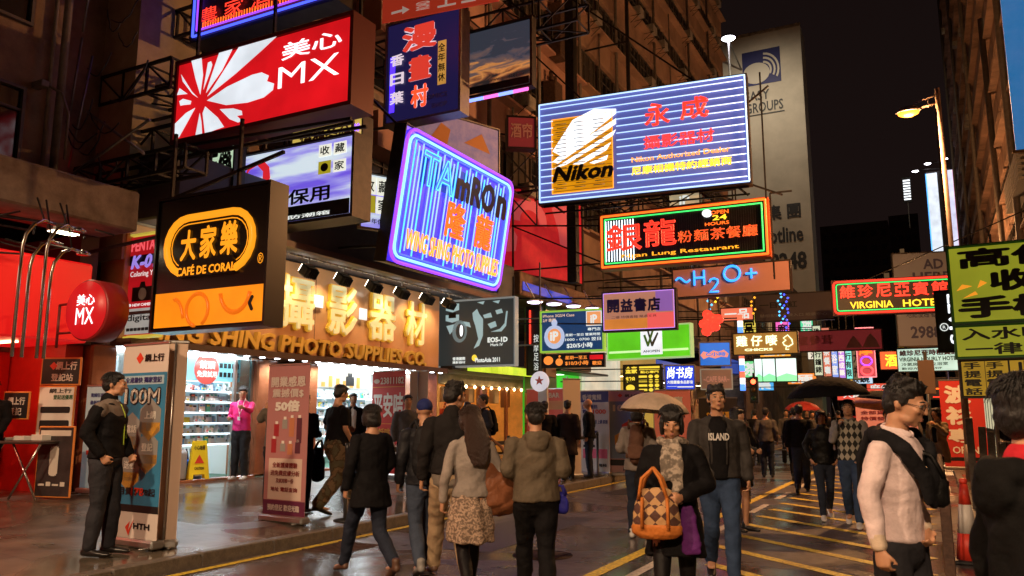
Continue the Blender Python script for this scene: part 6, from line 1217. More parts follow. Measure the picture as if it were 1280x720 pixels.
t = thing('road_sign', 'brown back of a rectangular road sign on a post at the right kerb', 'road sign', (-.12, 27.0, .0)); MB().bar((0, 0, 0), (0, 0, 3.4), .05, 8).build('post', grey_steel, t); MB().bbox(-.22, .22, -.06, -.03, 2.15, 3.15, .01).build('plate', mat('brown_plate', (.16, .10, .07), .6), t)
cone_r = mat('cone_red', (.62, .04, .02), .5); cone_w = mat('cone_white', (.6, .56, .52), .5)
t = thing('traffic_cone', 'tall red and white traffic cone with black base at the right railing', 'traffic cone', (.215, 9.8, .0)); t.scale = (.8, .8, .8); MB().bbox(-.2, .2, -.2, .2, 0, .05, .015).build('base', black_plastic, t)
for nm, r0, z0, r1, z1, m_ in (('lower_band', .15, .05, .115, .38, cone_r), ('white_band', .115, .38, .075, .74, cone_w), ('upper_band', .075, .74, .045, 1.0, cone_r)): MB().lathe([(r0, z0), (r1, z1)], (0, 0, 0), 20).build(nm, m_, t)
MB().lathe([(.045, 1.0), (.05, 1.03), (.045, 1.06), (.02, 1.07)], (0, 0, 0), 14).build('tip', cone_r, t)
t = thing('bicycle_basket', 'curved chrome handle bars of a parked bicycle behind the boards', 'bicycle', (1.05, 13.2, .12), R(80)); b = MB(); 
for x in (-.5, .5): b.path([(x+.32*math.cos(R(20*k)), 0, .33+.32*math.sin(R(20*k))) for k in range(18)], .018, 6, True)
b.build('wheel', black_plastic, t); MB().path([(-.5, 0, .33), (-.15, 0, .85), (.35, 0, .82), (.5, 0, .33)], .018, 6).path([(-.15, 0, .85), (0, 0, .33), (.35, 0, .82)], .018, 6).path([(0, 0, .33), (-.5, 0, .33)], .014, 6).build('frame', mat('bicycle_paint', (.03, .05, .1), .4), t); MB().path([(.33, 0, .8), (.36, 0, .98), (.30, .24, 1.02), (.15, .28, 1.0)], .013, 6).path([(.36, 0, .98), (.30, -.24, 1.02), (.15, -.28, 1.0)], .013, 6).build('handlebar', chrome, t); MB().bbox(-.3, -.05, -.07, .07, .86, .92, .02).build('saddle', black_plastic, t)
# traffic lights, far vehicles
t = thing('traffic_light', 'traffic light showing red above the crowd at the far end', 'traffic light', (-6.3, 33.0, .0)); MB().bar((0, 0, 0), (0, 0, 3.2), .05, 8).build('pole', dark_steel, t); MB().bbox(-.16, .16, -.14, .14, 2.0, 3.05, .03).build('housing', black_paint, t)
for z, m_ in ((2.85, glow('red_signal', (1, .06, .02), 9)), (2.52, mat('dark_amber_lens', (.1, .05, .01), .3)), (2.2, mat('dark_green_lens', (.01, .06, .03), .3))): MB().lathe([(.10, 0), (.07, -.03), (.01, -.04)], (0, 0, 0), 14, 'y').build('lens', m_, t, (0, -.142, z))
def car(name, label, loc, rz, L, W, Hh, body, van=False):
    t = thing(name, label, 'van' if van else 'taxi' if name == 'taxi' else 'car', loc, rz, 'vehicles at the far end of the street'); b = MB(); w = W/2
    prof = [(-L/2, .35), (-L/2, .85), (-L/2+.12, 1.0), (-L*.30, 1.05), (-L*.16, Hh-.04), (-L*.10, Hh), (L*.22, Hh), (L*.30, Hh-.06), (L*.42, 1.05), (L/2-.05, .98), (L/2, .8), (L/2, .35)] if not van else [(-L/2, .35), (-L/2, .9), (-L/2+.25, 1.1), (-L*.36, Hh-.1), (-L*.32, Hh), (L/2-.1, Hh), (L/2, Hh-.15), (L/2, .35)]
    vs = []; n = len(prof)
    for sx, k in ((-1, 1), (1, 1)):
        for (y, z) in prof: vs.append((sx*w*(1 - .16*max(0, (z-.95)/(Hh-.9))), y, z))
    fs = [tuple(range(n)), tuple(range(2*n-1, n-1, -1))]+[((i+1) % n, i, n+i, n+(i+1) % n) for i in range(n)]
    b._add(vs, fs); b.build('body', body, t)
    MB().box(-w*.82, w*.82, -L/2+.0 if 0 else (-L*.27 if not van else -L*.43), (-L*.265 if not van else -L*.425), 1.06, Hh-.12).build('windscreen', glass_dark, t)
    for sx in (-1, 1):
        MB().lathe([(.02, -.03), (.11, -.02), (.10, .02)], (0, 0, 0), 12, 'y').build('headlight', glow('headlight', (1, .9, .7), 6), t, (sx*w*.72, -L/2-.01, .72))
        for y in (-L*.31, L*.31): 
            o = MB().lathe([(.02, -.1), (.30, -.1), (.33, -.06), (.33, .06), (.30, .1), (.02, .1)], (0, 0, 0), 16, 'x').build('wheel', black_plastic, t, (sx*(w-.1), y, .33)); MB().lathe([(.18, 0), (.18, .01), (.02, .02)], (0, 0, 0), 12, 'x').build('rim', alu, o, (sx*.1, 0, 0))
    return t
car('delivery_van', 'pale curved van roof at the far end behind the black umbrella', (-2.0, 60, 0), R(4), 5.2, 2.0, 2.9, mat('silver_paint', (.35, .36, .38), .3, .5), True)
car('taxi', 'red taxi with pale roof at the far end left of the couple', (-4.4, 56, 0), R(2), 4.5, 1.75, 1.5, mat('taxi_red', (.5, .02, .02), .3))
s = Sign('hanging_sign', 'orange and red lit shop sign in two panels above the far vans', (-1.55, 62.0, 5.35), 3.1, 1.25, 0, .3); s.cabinet(cab, .04); s.face(glow('vermilion_panel', (.95, .12, .03), 1.0)); s.rect('amber_panel', .68, .04, .98, .96, glow('amber_panel_bright', (1, .45, .03), 1.2)); s.text('酒樓', .1, .15, .6, .85, n_yellow, .03); s.text('招', .72, .15, .95, .85, n_red, .03); s.bars([((1.5, .1, .3), (5.6, .1, .3)), ((1.5, .1, 1.1), (5.6, .1, 1.1))], dark_steel, .04)
s = Sign('hanging_sign', 'dark board with thin orange light lines right of the hotel boards', (1.0, 50.0, 3.0), 2.2, 1.1, 0, .3); s.cabinet(cab, .04); s.face(ink_b); s.rect('light_line', .05, .45, .95, .52, n_orange); s.rect('light_line', .05, .05, .95, .1, n_red); s.rect('lamp', .78, .65, .95, .85, n_yellow); s.bars([((1.1, .1, .3), (3, .1, .3)), ((1.1, .1, .9), (3, .1, .9))], dark_steel, .04)
s = Sign('hanging_sign', 'rainbow lit small sign over the crowd left of the black umbrella', (-5.0, 48, 3.15), 1.5, .6, 0, .2); s.cabinet(cab, .02); s.face(glow('magenta_panel', (.85, .1, .8), 1.1)); s.rect('orange_block', .35, .02, .7, .98, glow('vermilion_panel')); s.rect('green_block', .72, .02, .98, .98, glow('green_block', (.1, .8, .2), 1.1)); s.text('美食', .38, .2, .66, .8, n_yellow, .03); s.bars([((-.7, .1, .3), (-6, .1, .3)), ((-.7, .1, .55), (-6, .1, .7))], dark_steel, .03)
s = Sign('hanging_sign', 'long red lit strip sign far behind the crowd', (-4.6, 70, 3.2), 4.5, .9, 0, .2); s.cabinet(cab, .02); s.face(glow('far_red_fascia')); s.text('大減價 SALE', .1, .2, .9, .8, wl, .03); s.bars([((-2.2, .1, -3.2), (-2.2, .1, 0)), ((2.2, .1, -3.2), (2.2, .1, 0))], dark_steel, .04)
# ================================================================ people
# A figure is grown from lofted limbs fused into one continuous surface (voxel remesh), clothing is a second layer.
# local frame: facing -Y, up Z, the person's left is +X; proportions for a 1.70 m figure, then scaled.
work = bpy.data.scenes.new('workbench')   # scratch scene for remeshing, removed at the end
def V(*a): return np.array(a, float)
def loft(rings, ref=(1, 0, 0), n=14, cap=True, ck=.62):
    """rings: (centre, ra, rb) ; ra along ref, rb across"""
    cs = [V(*r[0]) for r in rings]; vs = []; fs = []; N = len(cs)
    for i in range(N):
        d = cs[min(i+1, N-1)]-cs[max(i-1, 0)]; d /= (np.linalg.norm(d)+1e-9)
        a = V(*ref); a = a-d*(a@d)
        if np.linalg.norm(a) < .2: a = V(0, 1, 0)-d*d[1]
        a /= np.linalg.norm(a); b = np.cross(d, a)
        for k in range(n):
            t = 2*math.pi*k/n; vs.append(cs[i]+a*math.cos(t)*rings[i][1]+b*math.sin(t)*rings[i][2])
    for i in range(N-1):
        for k in range(n): fs.append((i*n+k, i*n+(k+1) % n, (i+1)*n+(k+1) % n, (i+1)*n+k))
    if cap:
        for i, sgn, q in ((0, -1, 0), (N-1, 1, N-1)):
            d = cs[min(q+1, N-1)]-cs[max(q-1, 0)]; d /= (np.linalg.norm(d)+1e-9); r = min(rings[q][1], rings[q][2])
            base = len(vs)
            for k in range(n): vs.append(cs[q]+(vs[q*n+k]-cs[q])*(.72 if ck > .3 else .9)+d*sgn*r*ck*.72)
            vs.append(cs[q]+d*sgn*r*ck); c = len(vs)-1
            for k in range(n):
                f = [(q*n+k, q*n+(k+1) % n, base+(k+1) % n, base+k), (base+k, base+(k+1) % n, c)]
                if sgn < 0: f = [tuple(reversed(x)) for x in f]
                fs += f
    return np.array(vs), fs
def seg(p, q, r0, r1, n=12, bulge=0., ref=(1, 0, 0), flat=1.0, steps=5):
    p, q = V(*p), V(*q); rs = []
    for k in range(steps+1):
        t = k/steps; r = r0+(r1-r0)*t+bulge*math.sin(math.pi*min(1, t*1.35))*(1-t*.4); rs.append((p+(q-p)*t, r, r*flat))
    return loft(rs, ref, n)
def ell(c, r, rot=None, n=14, m=10):
    vs = []; fs = []
    for i in range(1, m):
        ph = math.pi*i/m
        for k in range(n): t = 2*math.pi*k/n; vs.append([r[0]*math.sin(ph)*math.cos(t), r[1]*math.sin(ph)*math.sin(t), r[2]*math.cos(ph)])
    vs += [[0, 0, r[2]], [0, 0, -r[2]]]; a = len(vs)-2; b = a+1
    for i in range(m-2):
        for k in range(n): fs.append((i*n+k, (i+1)*n+k, (i+1)*n+(k+1) % n, i*n+(k+1) % n))
    for k in range(n): fs.append((a, k, (k+1) % n)); fs.append((b, (m-2)*n+(k+1) % n, (m-2)*n+k))
    vs = np.array(vs)
    if rot is not None: vs = vs @ rot.T
    return vs+V(*c), fs
def rotm(rx=0, ry=0, rz=0):
    return np.array(Matrix.Rotation(R(rz), 3, 'Z') @ Matrix.Rotation(R(ry), 3, 'Y') @ Matrix.Rotation(R(rx), 3, 'X'))
def fuse(parts, voxel, sm=3, wr=0., wf=9., seed=0., drape=0.):
    """join closed shells and remesh them to one smooth continuous surface; returns a mesh"""
    vs = []; fs = []; b = 0
    for v, f in parts: vs.append(v); fs += [tuple(b+i for i in q) for q in f]; b += len(v)
    vs = np.concatenate(vs); me = bpy.data.meshes.new('tmp'); me.from_pydata(vs.tolist(), [], fs); me.update()
    o = bpy.data.objects.new('tmp', me); work.collection.objects.link(o)
    m = o.modifiers.new('r', 'REMESH'); m.mode = 'VOXEL'; m.voxel_size = voxel; m.adaptivity = 0
    if sm: s = o.modifiers.new('s', 'SMOOTH'); s.factor = .5; s.iterations = sm
    
    with bpy.context.temp_override(scene=work, view_layer=work.view_layers[0]):
        dg = bpy.context.evaluated_depsgraph_get(); out = bpy.data.meshes.new_from_object(o.evaluated_get(dg))
    bpy.data.objects.remove(o); bpy.data.meshes.remove(me)
    n = len(out.vertices); co = np.empty(n*3); out.vertices.foreach_get('co', co); co = co.reshape(-1, 3)
    if wr:
        nn = np.empty(n*3); out.vertices.foreach_get('normal', nn); nn = nn.reshape(-1, 3)
        x, y, z = co.T; s = seed
        f = (np.sin(x*wf*2.1+3*np.sin(z*wf*.9+s)+s)*np.sin(z*wf*1.7+2*np.sin(y*wf*1.3+s*2)) + .5*np.sin(z*wf*4.1+5*np.sin(x*wf*1.1+s)+4*np.sin(y*wf+s)) + .35*np.sin((x+y)*wf*3.7+z*wf*5.5+2*s)) + .9*(1-np.abs(np.sin(z*wf*1.9+2.4*np.sin(x*wf*.8+s)+1.7*np.sin(y*wf*.7+s*3)+s)))**4 - .9*(1-np.abs(np.sin(x*wf*1.1+z*wf*.9+1.8*np.sin(z*wf*.8+s*2)+s*5)))**5
        g = np.sin(np.arctan2(y, x)*7+s*3+z*3)
        co = co+nn*(f*wr+g*drape)[:, None]; out.vertices.foreach_set('co', co.ravel())
    smooth(out); return out

def fabric(name, col=None, rough=.8, kind=None, col2=None, sheen=.0):
    if name in MATS: return MATS[name]
    m = mat(name, col, rough, var=.25, vscale=5, bump=.8, bscale=13, spec=.12)
    if kind:
        n = m.node_tree.nodes; l = m.node_tree.links; b = n['Principled BSDF']; t = n.new('ShaderNodeTexCoord')
        if kind == 'argyle':
            mp = n.new('ShaderNodeMapping'); mp.inputs['Scale'].default_value = (1.6, 0, 1.0); mp.inputs['Rotation'].default_value = (0, 0, 0); l.new(t.outputs['Object'], mp.inputs[0])
            sp = n.new('ShaderNodeSeparateXYZ'); l.new(mp.outputs[0], sp.inputs[0])
            def tri(expr_a, expr_b, op):
                a = n.new('ShaderNodeMath'); a.operation = op; l.new(expr_a, a.inputs[0]); l.new(expr_b, a.inputs[1]); return a.outputs[0]
            s1 = tri(sp.outputs['X'], sp.outputs['Z'], 'ADD'); s2 = tri(sp.outputs['X'], sp.outputs['Z'], 'SUBTRACT')
            cb = n.new('ShaderNodeCombineXYZ'); l.new(s1, cb.inputs[0]); l.new(s2, cb.inputs[1]); ck = n.new('ShaderNodeTexChecker'); ck.inputs['Scale'].default_value = 8.5; l.new(cb.outputs[0], ck.inputs['Vector'])
            ck.inputs['Color1'].default_value = (*col, 1); ck.inputs['Color2'].default_value = (*col2, 1); l.new(ck.outputs[0], b.inputs['Base Color'])
        if kind in ('camo', 'floral', 'scarf'):
            z = n.new('ShaderNodeTexNoise'); z.inputs['Scale'].default_value = {'camo': 11, 'floral': 60, 'scarf': 30}[kind]; z.inputs['Detail'].default_value = 3; l.new(t.outputs['Object'], z.inputs['Vector'])
            r = n.new('ShaderNodeValToRGB'); r.color_ramp.interpolation = 'CONSTANT' if kind == 'camo' else 'LINEAR'; e = r.color_ramp.elements; e[0].position = .0; e[0].color = (*col, 1); e[1].position = .56; e[1].color = (*col2, 1)
            q = e.new(.47); q.color = tuple(c*.45 for c in col2)+(1,); l.new(z.outputs['Fac'], r.inputs[0]); l.new(r.outputs[0], b.inputs['Base Color'])
        if kind == 'check':
            mp = n.new('ShaderNodeMapping'); mp.inputs['Rotation'].default_value = (0, R(45), 0); l.new(t.outputs['Object'], mp.inputs[0]); ck = n.new('ShaderNodeTexChecker'); ck.inputs['Scale'].default_value = 15; l.new(mp.outputs[0], ck.inputs['Vector']); ck.inputs['Color1'].default_value = (*col, 1); ck.inputs['Color2'].default_value = (*col2, 1); l.new(ck.outputs[0], b.inputs['Base Color'])
    return m
skin = mat('skin', (.50, .26, .15), .5, var=.12, vscale=14, bump=.06, bscale=120); skin.node_tree.nodes['Principled BSDF'].inputs['Subsurface Weight'].default_value = .12; skin.node_tree.nodes['Principled BSDF'].inputs['Subsurface Radius'].default_value = (.02, .008, .004)
lips_m = mat('lips', (.36, .14, .10), .5); eye_w = mat('eye_white', (.6, .56, .5), .25); eye_d = mat('iris_dark', (.012, .008, .006), .15)
hair_b = mat('black_hair', (.006, .005, .0045), .5, bump=.45, bscale=60, stretch=(4, 4, .5)); hair_br = mat('dark_brown_hair', (.035, .016, .009), .4, bump=.9, bscale=60, stretch=(4, 4, .4))
blk = fabric('black_cloth', (.0075, .007, .008), .8); blk2 = fabric('black_leather', (.008, .008, .008), .42); denim = fabric('blue_denim', (.035, .06, .12), .85); denim_d = fabric('dark_denim', (.022, .028, .045), .85)
shoe_w = mat('white_trainer', (.6, .58, .55), .5); shoe_b = mat('black_shoe', (.012, .011, .011), .35); shoe_br = mat('brown_shoe', (.10, .05, .03), .5)

LEG = {'stand': (((.085, -.015, .47), (.095, .02, .085)), ((-.085, -.015, .47), (-.10, .02, .085))),
       'relax': (((.09, -.05, .47), (.12, -.02, .085)), ((-.085, .0, .47), (-.09, .05, .085))),
       'walkL': (((.08, -.19, .49), (.075, -.27, .10)), ((-.08, .03, .46), (-.08, .30, .15))),
       'walkR': (((.08, .03, .46), (.08, .30, .15)), ((-.08, -.19, .49), (-.075, -.27, .10))),
       'wideL': (((.09, -.24, .50), (.09, -.40, .12)), ((-.08, .06, .46), (-.08, .42, .20))),
       'wideR': (((.08, .06, .46), (.08, .42, .20)), ((-.09, -.24, .50), (-.09, -.40, .12)))}
ARM = {'down': ((.235, .03, 1.13), (.25, -.03, .88)), 'fwd': ((.235, .10, 1.14), (.23, -.04, .91)), 'back': ((.22, .12, 1.14), (.22, .16, .90)), 'swing': ((.235, -.07, 1.14), (.22, -.20, .93)),
       'pocket': ((.26, .07, 1.14), (.20, -.06, .93)), 'chest': ((.24, .02, 1.14), (.10, -.20, 1.20)), 'hold': ((.235, .05, 1.13), (.16, -.22, 1.10)), 'up': ((.27, -.06, 1.22), (.20, -.24, 1.45)), 'belly': ((.25, .04, 1.13), (.08, -.20, 1.05)),
       'reach': ((.22, -.16, 1.24), (.18, -.42, 1.30)), 'strap': ((.23, -.02, 1.14), (.13, -.14, 1.36)), 'low': ((.22, .0, 1.12), (.14, -.16, .92)), 'face': ((.22, -.10, 1.18), (.08, -.22, 1.36))}
def hand_parts(w, d, side, curl=.5, palm_in=(1, 0, 0)):
    """palm, four unequal bent fingers and a thumb; w wrist point, d direction of the forearm"""
    d = d/np.linalg.norm(d); inn = V(-side, 0, 0); inn = inn-d*(inn@d); inn /= np.linalg.norm(inn)   # towards the palm
    fwd_ = np.cross(d, inn)*side; 
    if fwd_[1] > 0: fwd_ = -fwd_
    P = []; pc = w+d*.045
    P.append(loft([(w-d*.01, .020, .026), (w+d*.02, .017, .032), (w+d*.055, .015, .040), (w+d*.085, .013, .038)], tuple(inn), 12))
    for i, (off, ln) in enumerate(((.029, .070), (.010, .080), (-.010, .074), (-.028, .058))):
        b0 = w+d*.078+fwd_*off; a1 = R(20+45*curl+i*4); a2 = a1+R(25+50*curl)
        d1 = d*math.cos(a1)+inn*math.sin(a1); d2 = d*math.cos(a2)+inn*math.sin(a2)
        m_ = b0+d1*ln*.5; P.append(loft([(b0-d*.012, .0085, .0085), (b0+d1*ln*.25, .0085, .0085), (m_, .0085, .0085), (m_+d2*ln*.28, .0078, .0078), (m_+d2*ln*.52, .0062, .0062)], tuple(inn), 8))
    b0 = w+d*.030+fwd_*.026; t1 = (d*.70+fwd_*.65+inn*.30); t1 /= np.linalg.norm(t1); m_ = b0+t1*.035; t2 = (d*.85+fwd_*.25+inn*.45); t2 /= np.linalg.norm(t2)
    P.append(loft([(b0-t1*.012, .012, .012), (b0+t1*.012, .0115, .0115), (m_, .0095, .0095), (m_+t2*.018, .009, .009), (m_+t2*.034, .007, .007)], tuple(inn), 8))
    return P
def person(label, x, y, face, H=1.70, z=0., legs='stand', armL='down', armR='down', female=False, top=None, topm=None, bottom='trousers', botm=None, hair='short', hairm=None, shoes=shoe_b, head=(0, 0, 0), lean=0., near=1, build=1.0, hem=.86, hood=False, collar=None, shirt=None, neck='crew', skirt_z=.52, legm=None, sleeve=1.0, curl=.5, feat=True, extra=None, turn=0., group='people on the street', bare_arm=False, mat_sk=None, bend=0.):
    t = thing('person', label, 'person', (x, y, z), R(face), group)
    s = H/1.70; vx = {0: .020, 1: .013, 2: .0085}[near]; sk = mat_sk or skin; B = build
    Lg = LEG[legs] if isinstance(legs, str) else legs; AL = ARM[armL] if isinstance(armL, str) else armL; AR = ARM[armR] if isinstance(armR, str) else armR
    sw = (.156 if female else .176)*(1+(B-1)*.5); hw = (.162 if female else .155)*B
    Mb = rotm(lean, 0, 0)   # torso leans about the hips
    def tb(p):
        p = V(*p); c = V(0, 0, .90); return c+Mb@(p-c)
    hipL, hipR = V(.085, 0, .86), V(-.085, 0, .86)
    shL, shR = tb((sw, .0, 1.362)), tb((-sw, .0, 1.362))
    eL, wL = tb(AL[0])*1., tb(AL[1])*1.; eR, wR = tb((-AR[0][0], AR[0][1], AR[0][2])), tb((-AR[1][0], AR[1][1], AR[1][2]))
    torso = [((0, 0, .80), .125*B, .095), ((0, .005, .87), hw, .115*B), ((0, .005, .95), hw*.95, .108*B), ((0, 0, 1.05), (.125 if female else .138)*B, .092*B), ((0, -.005, 1.15), .140*B, .100*B), ((0, -.005, 1.26), .155*B, .108*B), ((0, 0, 1.345), sw*.93, .092), ((0, .005, 1.40), sw*.70, .068), ((0, .01, 1.435), .070, .058), ((0, .0, 1.47), .054, .055), ((0, -.008, 1.52), .052, .054)]
    torso = [(tb(c), a, b) for c, a, b in torso]
    P = [loft(torso, (1, 0, 0), 18)]
    for hp, (kn, an), sd in ((hipL, Lg[0], 1), (hipR, Lg[1], -1)):
        P.append(seg(hp, kn, .083*B, .054, bulge=.006)); P.append(seg(kn, an, .053, .037, bulge=.010))
        a = V(*an); P.append(loft([(a+V(0, .035, -.05), .030, .028), (a+V(0, -.03, -.045), .036, .034), (a+V(sd*.008, -.11, -.062), .040, .020), (a+V(sd*.008, -.165, -.068), .032, .014)], (1, 0, 0), 10))
    for sh, e, w_, sd in ((shL, eL, wL, 1), (shR, eR, wR, -1)):
        P.append(ell(sh+V(-.012*sd, 0, -.006), (.050, .050, .052))); P.append(seg(sh, e, .048 if not female else .041, .037 if not female else .033)); P.append(seg(e, w_, .038 if not female else .033, .026 if not female else .023, bulge=.003)); P += hand_parts(w_, w_-e, sd, curl)
    # head, in its own frame then turned on the neck
    hc = tb((0, -.012, 1.595)); Mh = rotm(lean*.6+head[0], 0, 0) ; Mh = rotm(0, 0, head[2])@rotm(head[0]+lean*.5, head[1], 0); piv = tb((0, 0, 1.50))
    hc = piv+Mh@V(0, -.022, .098)
    def hd(p): return hc+Mh@V(*p)
    def he(c, r, rx=0, ry=0, rz=0): return ell(hd(c), r, Mh@rotm(rx, ry, rz))
    fw = .93 if female else 1.0
    H_ = [he((0, .012, .018), (.074, .092, .088)), he((0, -.030, -.020), (.062*fw, .062, .082)), he((0, -.044, -.070), (.046*fw, .042, .034)), he((0, -.066, -.096), (.022, .020, .016)), he((.036*fw, -.030, -.075), (.026, .040, .026)), he((-.036*fw, -.030, -.075), (.026, .040, .026)),
          he((0, -.086, .018), (.050*fw, .016, .016)), he((.037, -.074, -.022), (.024, .020, .020)), he((-.037, -.074, -.022), (.024, .020, .020)),
          he((0, -.100, -.008), (.0105, .014, .026), -18), he((0, -.108, -.026), (.014, .014, .011)), he((0, -.048, -.040), (.056*fw, .044, .050)), he((0, -.086, -.060), (.021, .012, .007)), he((0, -.084, -.069), (.018, .012, .007)),
          he((.074, .012, -.012), (.011, .018, .030), 0, 0, -20), he((-.074, .012, -.012), (.011, .018, .030), 0, 0, 20)]
    P += H_; P.append(loft([(tb((0, .008, 1.42)), .056, .058), (piv, .051, .053), (hd((0, .012, -.05)), .050, .056)], (1, 0, 0), 14))
    me = fuse([(v*s, f) for v, f in P], vx, 2 if near < 2 else 3); me.name = 'body'; me.materials.append(sk); from_mesh('body', me, t)
    # face details
    if feat:
        for sx in (-1, 1):
            e_ = MB(); v, f = ell(hd((sx*.031, -.0845, .004)), (.0135, .008, .0068), Mh, 10, 6); e_._add((v*s).tolist(), f, True); eo = e_.build('eye', eye_w, t)
            e_ = MB(); v, f = ell(hd((sx*.031, -.0905, .004)), (.0062, .004, .0062), Mh, 8, 6); e_._add((v*s).tolist(), f, True); e_.build('iris', eye_d, eo)
            e_ = MB(); v, f = loft([(hd((sx*.014, -.094, .024)), .0025, .0045), (hd((sx*.032, -.093, .030)), .003, .005), (hd((sx*.050, -.080, .024)), .0015, .003)], tuple(Mh@V(0, 1, 0)), 6); e_._add((v*s).tolist(), f, True); e_.build('eyebrow', hairm or hair_b, t)
            e_ = MB(); v, f = loft([(hd((sx*.017, -.0905, .006)), .0015, .0018), (hd((sx*.031, -.0935, .0115)), .0018, .0022), (hd((sx*.046, -.084, .006)), .0012, .0016)], tuple(Mh@V(0, 1, 0)), 6); e_._add((v*s).tolist(), f, True); e_.build('eyelid', hair_b, eo)
        e_ = MB()
        for zz, rr in ((-.0605, .0048), (-.0690, .0055)): v, f = ell(hd((0, -.0955, zz)), (.0175, .0045, rr*.8), Mh, 12, 6); e_._add((v*s).tolist(), f, True)
        e_.build('lips', lips_m, t)
    # hair
    hm = hairm or hair_b; rr = random.Random(hash(label) % 9999 if 0 else len(label)*7+int(abs(x)*100)); Hh_ = []
    if hair != 'bald':
        if hair == 'cap':
            Hh_ = [he((0, .012, .036), (.084, .100, .082)), he((0, -.105, .040), (.062, .045, .008))]
        else:
            Hh_ = [he((0, .024, .036), (.083, .096, .084)), he((0, .055, -.010), (.074, .062, .075)), he((.060, .012, .012), (.022, .045, .040)), he((-.060, .012, .012), (.022, .045, .040))]
            if hair in ('short', 'spiky', 'bob', 'long'):
                for k in range(8): Hh_.append(he((-.055+.0157*k+rr.uniform(-.004, .004), -.050+.010*abs(k-3.5)/3, .080-rr.uniform(0, .010)), (.016, .026, .020), rr.uniform(-12, 25), rr.uniform(-30, 30)))
            if hair == 'spiky':
                for k in range(16): a = k*.39; Hh_.append(he((.060*math.cos(a), .015+.07*math.sin(a), .095+rr.uniform(-.01, .02)), (.016, .016, .034), rr.uniform(-35, 35), rr.uniform(-35, 35)))
            if hair in ('bob', 'long'):
                for k in range(6): Hh_.append(he((-.045+.018*k, -.080+.005*abs(k-2.5), .052-rr.uniform(0, .012)), (.015, .012, .034)))
                for sx in (-1, 1): Hh_.append(he((sx*.072, -.010, -.030), (.020, .050, .075))); Hh_.append(he((sx*.058, .04, -.05), (.03, .05, .07)))
            if hair == 'bob': Hh_.append(he((0, .06, -.06), (.074, .052, .065)))
            if hair == 'long':
                Hh_.append((lambda q: q)(loft([(hd((0, .055, .02)), .082, .060), (hd((0, .070, -.08)), .100, .055), (hd((0, .088, -.20)), .118, .042), (hd((.01, .095, -.32)), .105, .030), (hd((.01, .095, -.43)), .065, .016)], (1, 0, 0), 16)))
        me = fuse([(v*s, f) for v, f in Hh_], .008 if near == 2 else .012, 1, wr=.0020 if hair != 'cap' else 0, wf=34, seed=rr.random()*9); me.name = 'hair'
        me.materials.append(hm); from_mesh('cap' if hair == 'cap' else 'hair', me, t)
        if hair != 'cap' and near >= 1:   # loose locks
            lk = MB()
            for k in range(300 if near == 2 else 70):
                a = rr.uniform(0, 6.283); e0 = rr.uniform(.05, 1.35); 
                p = V(.084*math.cos(a)*math.sin(e0), .024+.097*math.sin(a)*math.sin(e0), .034+.086*math.cos(e0)); 
                if p[1] < -.035 and p[2] < .085: continue
                nrm = p-V(0, .024, .034); nrm /= np.linalg.norm(nrm); dn = V(nrm[0]*.5, nrm[1]*.5-.2*(nrm[1] < 0), -.8); dn -= nrm*(dn@nrm)*.85; dn /= np.linalg.norm(dn)+1e-6; q = p+nrm*.003+dn*rr.uniform(.02, .05)*(1 if hair != 'spiky' else (.6 if p[2] < .07 else -.35))
                v, f = loft([(hd(p-nrm*.003), .0045, .003), (hd((p+q)/2+nrm*.006), .0038, .0024), (hd(q+nrm*.005), .0008, .0007)], (1, 0, 0), 5); lk._add((v*s).tolist(), f, True)
            lo = lk.build('hair_locks', hm, t); lo['kind'] = 'stuff'
    # upper clothing
    if top:
        off = {'tee': .018, 'shirt': .014, 'jacket': .026, 'coat': .030, 'hoodie': .028, 'vest': .016, 'suit': .024}[top]; fit = off
        hz = hem; Tr = []
        for (c, a, b) in [((0, .005, hz-.0), hw*1.02, .118*B), ((0, .005, max(.92, hz+.05)), hw*.99, .112*B), ((0, 0, 1.05), (.132 if female else .146)*B, .100*B), ((0, -.005, 1.15), .145*B, .104*B), ((0, -.005, 1.26), .158*B, .110*B), ((0, 0, 1.34), sw*.95, .094), ((0, .005, 1.395), sw*.74, .070)]:
            Tr.append((tb(c), a+fit, b+fit))
        if hz < .84: Tr[0] = (tb((0, .01, hz)), hw*1.06+fit+(.86-hz)*.12, .122*B+fit+(.86-hz)*.10)
        Tr.append((tb((0, .012, 1.425)), .080+fit*.5, .064+fit*.4))
        Q = [loft(Tr, (1, 0, 0), 20, ck=.06)]
        for sh, e, w_, sd in ((shL, eL, wL, 1), (shR, eR, wR, -1)):
            Q.append(ell(sh+V(-.012*sd, 0, -.008), (.050+off*.6, .050+off*.6, .050+off*.5)))
            r_ = (.047 if not female else .040)
            if sleeve >= .9: Q.append(seg(sh, e, r_+off*1.0, r_-.006+off*.9)); q = w_+(e-w_)*(0.04 if sleeve >= 1 else .2); Q.append(seg(e, q, r_-.005+off*.9, .029+off*.75)); 
            elif sleeve > 0: q = sh+(e-sh)*sleeve*1.6; Q.append(seg(sh, q, r_+off*1.2, r_+off*1.0))
        if hood: Q += [loft([(tb((-.10, .02, 1.415)), .030, .030), (tb((-.075, .085, 1.425)), .045, .045), (tb((0, .115, 1.415)), .050, .060), (tb((.075, .085, 1.425)), .045, .045), (tb((.10, .02, 1.415)), .030, .030)], (0, 0, 1), 10), ell(tb((0, .115, 1.37)), (.10, .055, .085))]
        if neck == 'stand': Q.append(loft([(tb((0, .015, 1.40)), .088, .080), (tb((0, .012, 1.455)), .074, .072), (tb((0, .012, 1.475)), .070, .070)], (1, 0, 0), 16))
